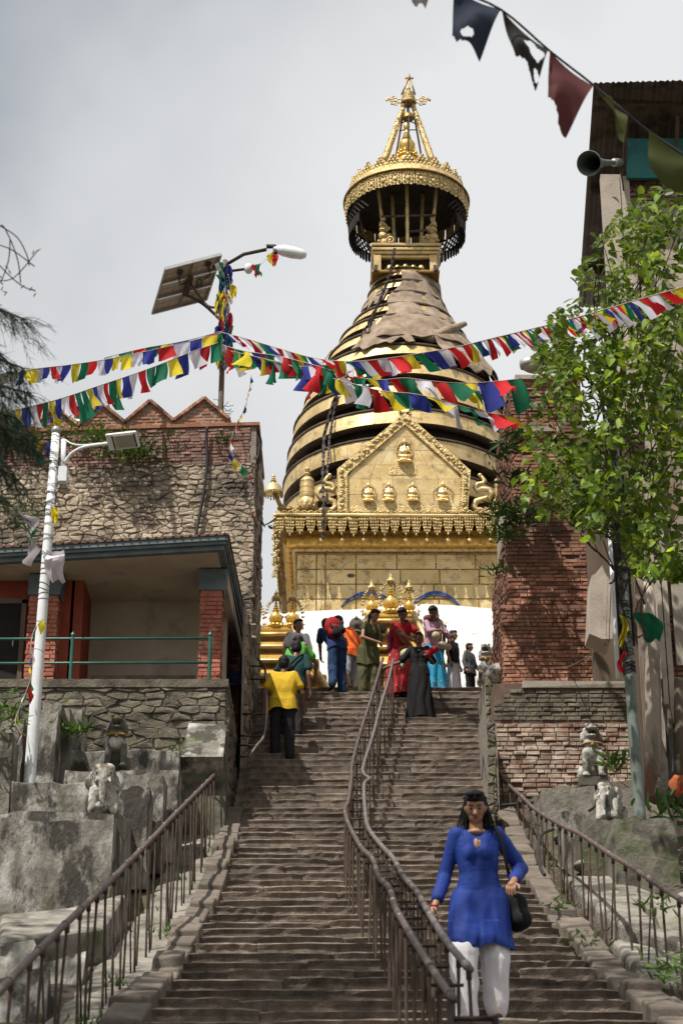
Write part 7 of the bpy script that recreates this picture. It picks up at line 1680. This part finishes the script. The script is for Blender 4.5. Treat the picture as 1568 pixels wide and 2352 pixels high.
# 14 woman in blue coming down on the right
Yb = 13.85; p = Vector((at(1108, 2345, Yb).x, Yb, stepZ(Yb)))
hz = at(1083, 1826, Yb - .1).z - p.z; Hb = hz * 1.02; sb = Hb / 1.70
hand = at(988, 2098, Yb - .12); hl_ = (hand - p) / sb
hr_ = (at(1168, 2035, Yb - .25) - p) / sb
el_r = (at(1022, 2010, Yb + .05) - p) / sb; el_l = (at(1196, 1995, Yb + .10) - p) / sb
wb, upb, hdb = person(p, Hb, 0, 'person in a bright blue kurta and white trousers coming down the stairs, nearest of all', 'skin', lean=2, side=-1, hp=22, hy=-6, female=True, hair='long', vox=.009, kfold=.95,
    arms={'er': tuple(el_r), 'wr': tuple(hl_ + Vector((.03, .02, .05))), 'el': tuple(el_l), 'wl': tuple(hr_ + Vector((.03, .03, .03)))}, legs={'kr': (-.13, -.16, .52), 'ar': (-.12, -.10, .05), 'kl': (.10, -.03, .50), 'al': (.10, .02, .13)},
    wear=(('top', 'c_kurta', {'sleeve': 1.72, 'hem': .58, 'w': .94, 'flare': .13, 'name': 'kurta'}), ('trousers', 'c_white', {'bag': 1.35, 'len': .93, 'name': 'salwar'}), ('shoes', 'c_black')))
g = G(); rows = []
M['c_yoke'] = mat('embroidered_blue_yoke', [(.012, .07, .38), (.03, .13, .48)], 40, .7, .7, 70, bdist=.01)
for k in range(4):
    g = G(); q = upb((0, -.142, 1.33 - k * .028)); g.ball(q, (.006, .006, .006), 8, 6); g.build('button', M['c_brown'], wb, smooth=True)
# neckline skin patch, bag and strap, sunglasses, bracelet, nails
g = G(); g.ball(upb((0, -.030, 1.405)), (.072, .050, .030), 14, 8); g.build('neckline', M['skin'], wb, smooth=True)
g = G(); g.tube(smooth_path([upb((.10, .03, 1.455)), upb((.135, -.06, 1.43)), upb((.17, -.115, 1.32)), upb((.20, -.10, 1.15)), upb((.235, -.03, 1.0)), upb((.25, .02, .93))]), .013, 8); st_ = g.build('bag_strap', M['c_black'], wb, smooth=True)
g = G(); rng = random.Random(41)
for k in range(46):
    sx = rng.choice((-1, 1)); a = hdb((sx * rng.uniform(.05, .085), rng.uniform(.0, .05), rng.uniform(.0, .06))); dx = sx * rng.uniform(.0, .07)
    P = [a, a + Vector((dx * .5, rng.uniform(-.02, .03), -.09)), a + Vector((dx, rng.uniform(-.04, .04), -.19)), a + Vector((dx * 1.3 + rng.uniform(-.02, .02), rng.uniform(-.05, .04), -rng.uniform(.24, .32)))]
    g.tube(smooth_path(P, 3), [.0045 - .0003 * i for i in range(10)], 4)
g.build('hair_strands', M['hair'], wb, smooth=True)
blob('shoulder_bag', [((.27, .05, .90), .085, (.27, .05, .78), .085), ((.24, .10, .88), .07, (.30, .0, .78), .08)], M['c_black'], wb, vox=.014)
for sx in (-1, 1):
    g = G(); g.ball(hdb((sx * .036, -.078, .118)), (.036, .018, .024), 14, 8, Matrix.Rotation(R(-50), 4, 'X')); g.build('sunglasses_lens', M['glossblack'] if 'glossblack' in M else M['c_black'], wb, smooth=True)
    g = G(); g.tube([hdb((sx * .07, -.06, .095)), hdb((sx * .088, .0, .07))], .005, 5); g.build('sunglasses_arm', M['c_black'], wb, smooth=True)
g = G(); wv_ = Vector(tuple(hl_)) + Vector((.03, .02, .06)); g.tube([wv_ + Vector((.03 * math.cos(q), .03 * math.sin(q), .006 * math.cos(q * 2))) for q in [k * .63 for k in range(11)]], .006, 6); g.build('bracelet', M['c_red'], wb, smooth=True)
# ================================================================ PLANTS
def leaf_mesh(var, mt, w_=.5, heart=True):
    rng = random.Random(var); g = G(); d_ = rng.uniform(.08, .2)
    pts = [(0, 0), (.28, -.10), (.5, .12), (.44, .45), (.22, .78), (0, 1.05)] if heart else [(0, 0), (.12, .1), (.2, .35), (.17, .65), (.08, .88), (0, 1.0)]
    L1 = [Vector((x * w_ * 1.5, y, d_ * x * 1.6 - .25 * y * y * d_ * 3)) for x, y in pts]; L2 = [Vector((-x * w_ * 1.5, y, d_ * x * 1.6 - .25 * y * y * d_ * 3)) for x, y in pts]
    mid = [Vector((0, y, -.25 * y * y * d_ * 3)) for x, y in pts]
    g.grid([L1, mid]); g.grid([mid, L2]); m = g.mesh('leaf', mt, True); return m
def scatter_leaves(th, pts, size, mt, seed, nobj=300, name='leaf', face=(0, -.6, -.3), heart=True, w_=.5):
    rng = random.Random(seed); LM = [leaf_mesh(i, mt, w_, heart) for i in range(5)]; rest = G(); 
    for i, p in enumerate(pts):
        nrm = Vector((rng.gauss(face[0], .6), rng.gauss(face[1], .5), rng.gauss(.5, .5))).normalized(); dirn = Vector((rng.gauss(-.1, .6), rng.gauss(-.2, .5), rng.gauss(-.7, .5))); dirn = (dirn - nrm * dirn.dot(nrm)).normalized()
        Mx = Matrix((nrm.cross(dirn) * -1, dirn, nrm)).transposed().to_4x4(); s = size * rng.uniform(.6, 1.3); Mx = Matrix.Translation(p) @ Mx @ Matrix.Scale(s, 4)
        me = LM[i % 5]
        if i < nobj:
            o = link(name, me, th); o.matrix_local = Mx
        else: rest.add([Mx @ v.co for v in me.vertices], [tuple(f.vertices) for f in me.polygons])
    if rest.v:
        me = rest.mesh('leaves', mt, True); o = link('leaves', me, th); tag(o, kind='stuff')
poly = [(1300, 640), (1345, 585), (1375, 545), (1405, 505), (1440, 462), (1480, 440), (1530, 415), (1600, 400), (1600, 1300), (1500, 1335), (1455, 1300), (1420, 1235), (1385, 1240), (1340, 1215), (1290, 1200), (1235, 1190), (1205, 1160), (1190, 1105), (1205, 1050), (1190, 1000), (1225, 940), (1200, 890), (1235, 850), (1220, 790), (1258, 740), (1262, 700)]
def inside(x, y):
    c = False; j = len(poly) - 1
    for i in range(len(poly)):
        if (poly[i][1] > y) != (poly[j][1] > y) and x < (poly[j][0] - poly[i][0]) * (y - poly[i][1]) / (poly[j][1] - poly[i][1]) + poly[i][0]: c = not c
        j = i
    return c
vine = thing('climbing_vine', 'large sunlit green vine hanging over the utility pole at the right', 'vine')
rng = random.Random(77); pts_ = []; clumps = []
while len(clumps) < 390:
    x, y = rng.uniform(1185, 1600), rng.uniform(400, 1340)
    if inside(x, y) and rng.random() < .45 + .55 * (x - 1185) / 300: clumps.append((x, y, rng.uniform(18.6, 22.4)))
for (x, y, Y) in clumps:
    for k in range(rng.randint(6, 20)):
        a, b = x + rng.gauss(0, 15), y + rng.gauss(0, 17)
        if inside(a, b) or rng.random() < .12: pts_.append(at(a, b, Y + rng.gauss(0, .22)))
pts_.sort(key=lambda p: p.y)
scatter_leaves(vine, pts_, .108, M['leaf'], 5)
g = G()
for k in range(90):
    c = rng.choice(clumps); P = [at(c[0], c[1], c[2])]; q = P[0]
    tgt = r0.lerp(r2, min(1, max(.3, (q.z - r0.z) / (r2.z - r0.z))))
    for i in range(5): q = q.lerp(tgt, .28) + Vector((rng.uniform(-.12, .12), rng.uniform(-.1, .1), rng.uniform(-.16, .10))); P.append(q)
    g.tube(smooth_path(P, 3), [.004 + .010 * i / 15 for i in range(16)], 4)
g.build('stems', M['bark'], vine, smooth=True)
# second sparse trailing sprigs below
def tuft(loc, n, size, mt, label, spread=.25, name='weed', heart=False, up_=.6, w_=.35, wall=False, cat='plant'):
    th = thing(name, label, cat, loc); rng = random.Random(int(abs(loc.x * 1000) + loc.z * 100)); LM = [leaf_mesh(i + 20, mt, w_, heart) for i in range(3)]
    g = G()
    for k in range(n):
        a = rng.uniform(0, 2 * math.pi); el = rng.uniform(.1, 1.3); d_ = Vector((math.cos(a) * math.cos(el), -abs(math.sin(a) * math.cos(el)) if wall else math.sin(a) * math.cos(el), math.sin(el) * up_)).normalized()
        base = Vector((rng.gauss(0, spread * .45), rng.gauss(0, spread * .25), rng.gauss(0, spread * .25))); nrm = d_.cross(Vector((rng.random() - .5, rng.random() - .5, .2))).normalized(); 
        Mx = Matrix.Translation(base) @ Matrix((nrm.cross(d_) * -1, d_, nrm)).transposed().to_4x4() @ Matrix.Scale(size * rng.uniform(.6, 1.4), 4); me = LM[k % 3]
        g.add([Mx @ v.co for v in me.vertices], [tuple(f.vertices) for f in me.polygons])
    me = g.mesh('foliage', mt, True); o = link('foliage', me, th); return th
for px, py, off, n, sz, sp_, lb in ((222, 1010, .2, 160, .14, .5, 'leafy bush rooted in the brick band left of the lamp head'), (290, 1035, .25, 220, .15, .55, 'large overgrown bush hanging beside the flat lamp head'), (340, 1040, .2, 90, .12, .35, 'small bush right of the flat lamp head'), (60, 1005, .15, 160, .12, .6, 'dark creeper on the brick band at the far left'), (140, 990, .1, 120, .10, .5, 'creeper under the first zigzag gable'), (400, 1000, .08, 30, .10, .15, 'small dry weed on the brick band below the third gable'), (510, 1012, .08, 60, .10, .22, 'small fern near the right end of the brick band'), (60, 1180, .3, 130, .11, .6, 'dusty creeper on the rubble wall behind the white pole')):
    tuft(HW(px, py, off), n, sz, M['weed'] if n > 100 else M['leafdark'], lb, sp_, wall=True, heart=False)
for px, py, Y, n, sz, sp_, lb, mt in ((170, 1680, 24.3, 60, .16, .22, 'bright fern between the upright fins', 'weed'), (15, 1640, 23.0, 130, .14, .5, 'green shrub at the left edge above the fins', 'weed'), (400, 1722, 24.9, 20, .10, .12, 'small weed on the ledge right of the lion', 'weed'), (235, 2045, 20.3, 26, .07, .14, 'moss and weed tuft at the foot of the large block', 'weed'), (1410, 1752, 22.8, 46, .16, .2, 'broad leaved weed beside the right lion', 'weed'), (1175, 1180, 27.6, 260, .16, .42, 'dense fern clump on the tower edge above the grey strip', 'leafdark'), (1160, 1230, 27.8, 120, .14, .35, 'trailing green creeper below the fern clump', 'weed'), (1165, 1035, 27.6, 50, .24, .35, 'feathery fern beside the lower rings', 'leafdark'), (1180, 1100, 27.9, 60, .2, .3, 'fern sprouting at the tower edge', 'leafdark'), (1145, 1310, 27.8, 40, .14, .2, 'wispy plant on the grey strip of the tower', 'leafdark'), (1140, 1600, 27.5, 24, .14, .16, 'grass tuft on the mossy stone pillar', 'weed'), (1270, 2085, 16.5, 24, .08, .15, 'weed beside the right kerb', 'weed'), (1340, 2160, 15.5, 40, .08, .2, 'low green weeds below the right handrail', 'weed'), (1500, 2080, 14.8, 36, .10, .2, 'weeds between the boulders at the right', 'weed'), (1530, 2230, 13.8, 50, .10, .2, 'weed clump at the lower right edge', 'weed'), (1560, 1870, 17.5, 40, .22, .3, 'large drooping leaves at the right edge by the weathered block', 'leafdark'), (1555, 1320, 20, 60, .12, .2, 'leafy sprig against the plaster building', 'leaf'), (612, 1208, 30.6, 7, .22, .1, 'dark leafy twig sticking out of the house corner against the sky', 'leafdark')):
    tuft(at(px, py, Y), n, sz, M[mt], lb, sp_, heart=(mt == 'leaf'), cat='plant')
# moss tufts along the kerbs (uncountable)
g = G(); rng = random.Random(31)
for k in range(900):
    if rng.random() < .5: x = -1.64 + rng.gauss(0, .09) - abs(rng.gauss(0, .12))
    else: x = 2.42 + abs(rng.gauss(0, .16))
    y = rng.uniform(11, 26); 
    if noise.noise(Vector((x, y * .9, 4))) < .05: continue
    c = Vector((x, y, stairZ(y) - .10)); 
    for q in range(4):
        a = rng.uniform(0, 6.3); d_ = Vector((math.cos(a) * .6, math.sin(a) * .6, 1)) * rng.uniform(.03, .08); s_ = d_.cross(Vector((0, 0, 1))).normalized() * .008
        g.add([c - s_, c + s_, c + d_], [(0, 1, 2)])
tag(link('grass', g.mesh('grass', M['weed'])), 'short green grass and moss along both kerbs', 'grass', kind='stuff')
# pine at the left, branches reaching into the picture
pine = thing('pine_tree', 'dark feathery conifer reaching in from the left edge, out of focus', 'tree')
PX0, PY0 = -3.9, 10.2; pz0 = hillZ(PX0, PY0) - .3
g = G(); g.tube(smooth_path([Vector((PX0, PY0, pz0)), Vector((PX0 - .1, PY0, pz0 + 3)), Vector((PX0 + .1, PY0 + .1, pz0 + 6)), Vector((PX0, PY0, pz0 + 9.5))]), [.2 - .012 * i for i in range(13)], 10); g.build('trunk', M['bark'], pine, smooth=True)
g = G(); nd = G(); rng = random.Random(8)
tips = [(80, 730, .2), (85, 845, .3), (90, 900, .34), (110, 1000, .40), (80, 1010, .3), (60, 1090, .4), (70, 960, .3), (30, 1140, .3), (20, 800, .3), (10, 880, .3), (40, 930, .35), (-60, 700, .4), (-100, 900, .5), (-80, 1060, .5), (20, 1040, .35), (50, 1000, .3), (0, 950, .3)]
for (px, py, drp) in tips:
    T = at(px - 32, py, 9.8 + rng.uniform(-.4, .4)); B_ = Vector((PX0, PY0, T.z - .2 + rng.uniform(.2, .7))); mid = B_.lerp(T, .55) + Vector((0, 0, .28)); P = smooth_path([B_, mid, T], 8)
    g.tube(P, [.028 - .0014 * i for i in range(len(P))], 5)
    for i, q in enumerate(P[5:]):
        for k in range(9):
            ln = rng.uniform(.10, .34); dr = Vector((rng.uniform(-.2, .9), rng.uniform(-.6, .6), -rng.uniform(.3, 1.1))).normalized(); e2 = q + dr * ln
            nd.tube([q, q.lerp(e2, .5) + Vector((0, 0, .02)), e2], [.003, .002, .001], 3, False)
            for m_ in range(9):
                c = q.lerp(e2, rng.random()); d2 = (dr * .8 + Vector((rng.gauss(0, .5), rng.gauss(0, .5), rng.gauss(-.1, .35)))).normalized() * rng.uniform(.05, .12); s_ = d2.cross(Vector((0, 1, .3))).normalized() * .0016
                nd.add([c - s_, c + s_, c + d2], [(0, 1, 2)])
g.build('branches', M['bark'], pine, smooth=True); tag(link('needles', nd.mesh('needles', M['needle']), pine), kind='stuff')
# tall tree left of the stairs; its crown is above the picture, its dappled shade falls on the lowest steps
tall = thing('shade_tree', 'tall broadleaf tree left of the lower stairs casting dappled shade', 'tree', (0, 0, 0)); rng = random.Random(15)
g = G(); TX, TYY = -7.4, 7.5; g.tube(smooth_path([Vector((TX, TYY, 0)), Vector((TX + .2, TYY, 6)), Vector((TX + .8, TYY + .3, 12)), Vector((TX + 2, TYY + .8, 17))]), [.34 - .02 * i for i in range(13)], 10); g.build('trunk', M['bark'], tall, smooth=True)
g = G(); lf = G(); LMt = [leaf_mesh(40 + i, M['leafdark'], .45, False) for i in range(3)]
for k in range(95):
    c = Vector((rng.uniform(-9.0, -2.2), rng.uniform(4, 13.0), 17 + rng.gauss(0, 1.0))); g.tube([Vector((TX + 1.4, TYY + .5, 14 + rng.uniform(-1, 1.5))), c.lerp(Vector((TX + 1.4, TYY, 16)), .4), c], [.05, .03, .01], 4)
    for q in range(60):
        p_ = c + Vector((rng.gauss(0, .45), rng.gauss(0, .45), rng.gauss(0, .3))); a_ = Vector((rng.gauss(0, 1), rng.gauss(0, 1), rng.gauss(0, .4))).normalized() * rng.uniform(.09, .16); b_ = a_.cross(Vector((rng.gauss(0, .5), rng.gauss(0, .5), 1))).normalized() * a_.length * .45
        lf.add([p_ - a_, p_ + b_, p_ + a_, p_ - b_], [(0, 1, 2, 3)])
g.build('branches', M['bark'], tall, smooth=True); tag(link('leaves', lf.mesh('leaves', M['leafdark']), tall), kind='stuff')
# bare twigs against the sky on the left
tw = thing('bare_branch', 'thin bare twigs with a few dark leaves at the upper left edge', 'branch'); g = G()
for P in ([(-30, 590), (0, 518), (22, 545), (42, 600), (48, 650)], [(0, 518), (40, 545), (62, 585), (68, 610)], [(-10, 560), (30, 575), (80, 612)], [(-20, 640), (30, 640), (88, 560 + 14)], [(-10, 600), (30, 640), (58, 660), (82, 668)], [(24, 550), (20, 600), (2, 650)]):
    q = [at(x, y, 9.5) for x, y in P]; g.tube(smooth_path(q), .0035, 4)
g.build('twigs', M['bark'], tw)
LMd = leaf_mesh(3, M['leafdark'], .35, False); rng = random.Random(2)
for px, py in ((4, 640), (8, 655), (3, 668), (10, 680), (18, 672), (6, 700), (58, 655), (70, 664), (75, 658), (84, 672), (80, 574), (84, 578), (20, 620), (12, 610)):
    o = link('leaf', LMd, tw); o.matrix_local = Matrix.Translation(at(px, py, 9.5)) @ Matrix.Rotation(rng.uniform(0, 6), 4, 'Y') @ Matrix.Rotation(R(90), 4, 'X') @ Matrix.Scale(.035, 4)
# left edge flat lamp seen end-on
g = G(); g.hexa([at(-40, 905, 14), at(42, 868, 14), at(42, 868, 14.5), at(-40, 905, 14.5), at(-40, 868, 14), at(41, 850, 14), at(41, 850, 14.5), at(-40, 868, 14.5)]); tag(g.build('lamp_head', M['concrete']), 'grey flat fixture poking in at the left edge behind the needles', 'lamp')

bpy.data.scenes.remove(TMP)
GR = {'person': 'people on and around the stairs', 'plinth': 'weathered concrete plinths and fins of the terraces', 'statue': 'stone animal statues on the terraces', 'handrail': 'pipe handrails along the stairs', 'prayer flags': 'strings of prayer flags', 'street lamp': 'street lamps', 'shrine': 'gilded shrines on the landing', 'finial': 'dark bronze finials on the landing', 'plant': 'small plants on walls and ledges', 'boulder': 'boulders on the right bank', 'cable': 'loose cables', 'hose': 'black hoses', 'cloth': 'loose scraps of flag cloth', 'wall': 'retaining walls beside the stairs', 'tree': 'trees at the left'}
for o in C.objects:
    if 'category' in o and o['category'] in GR: o['group'] = GR[o['category']]
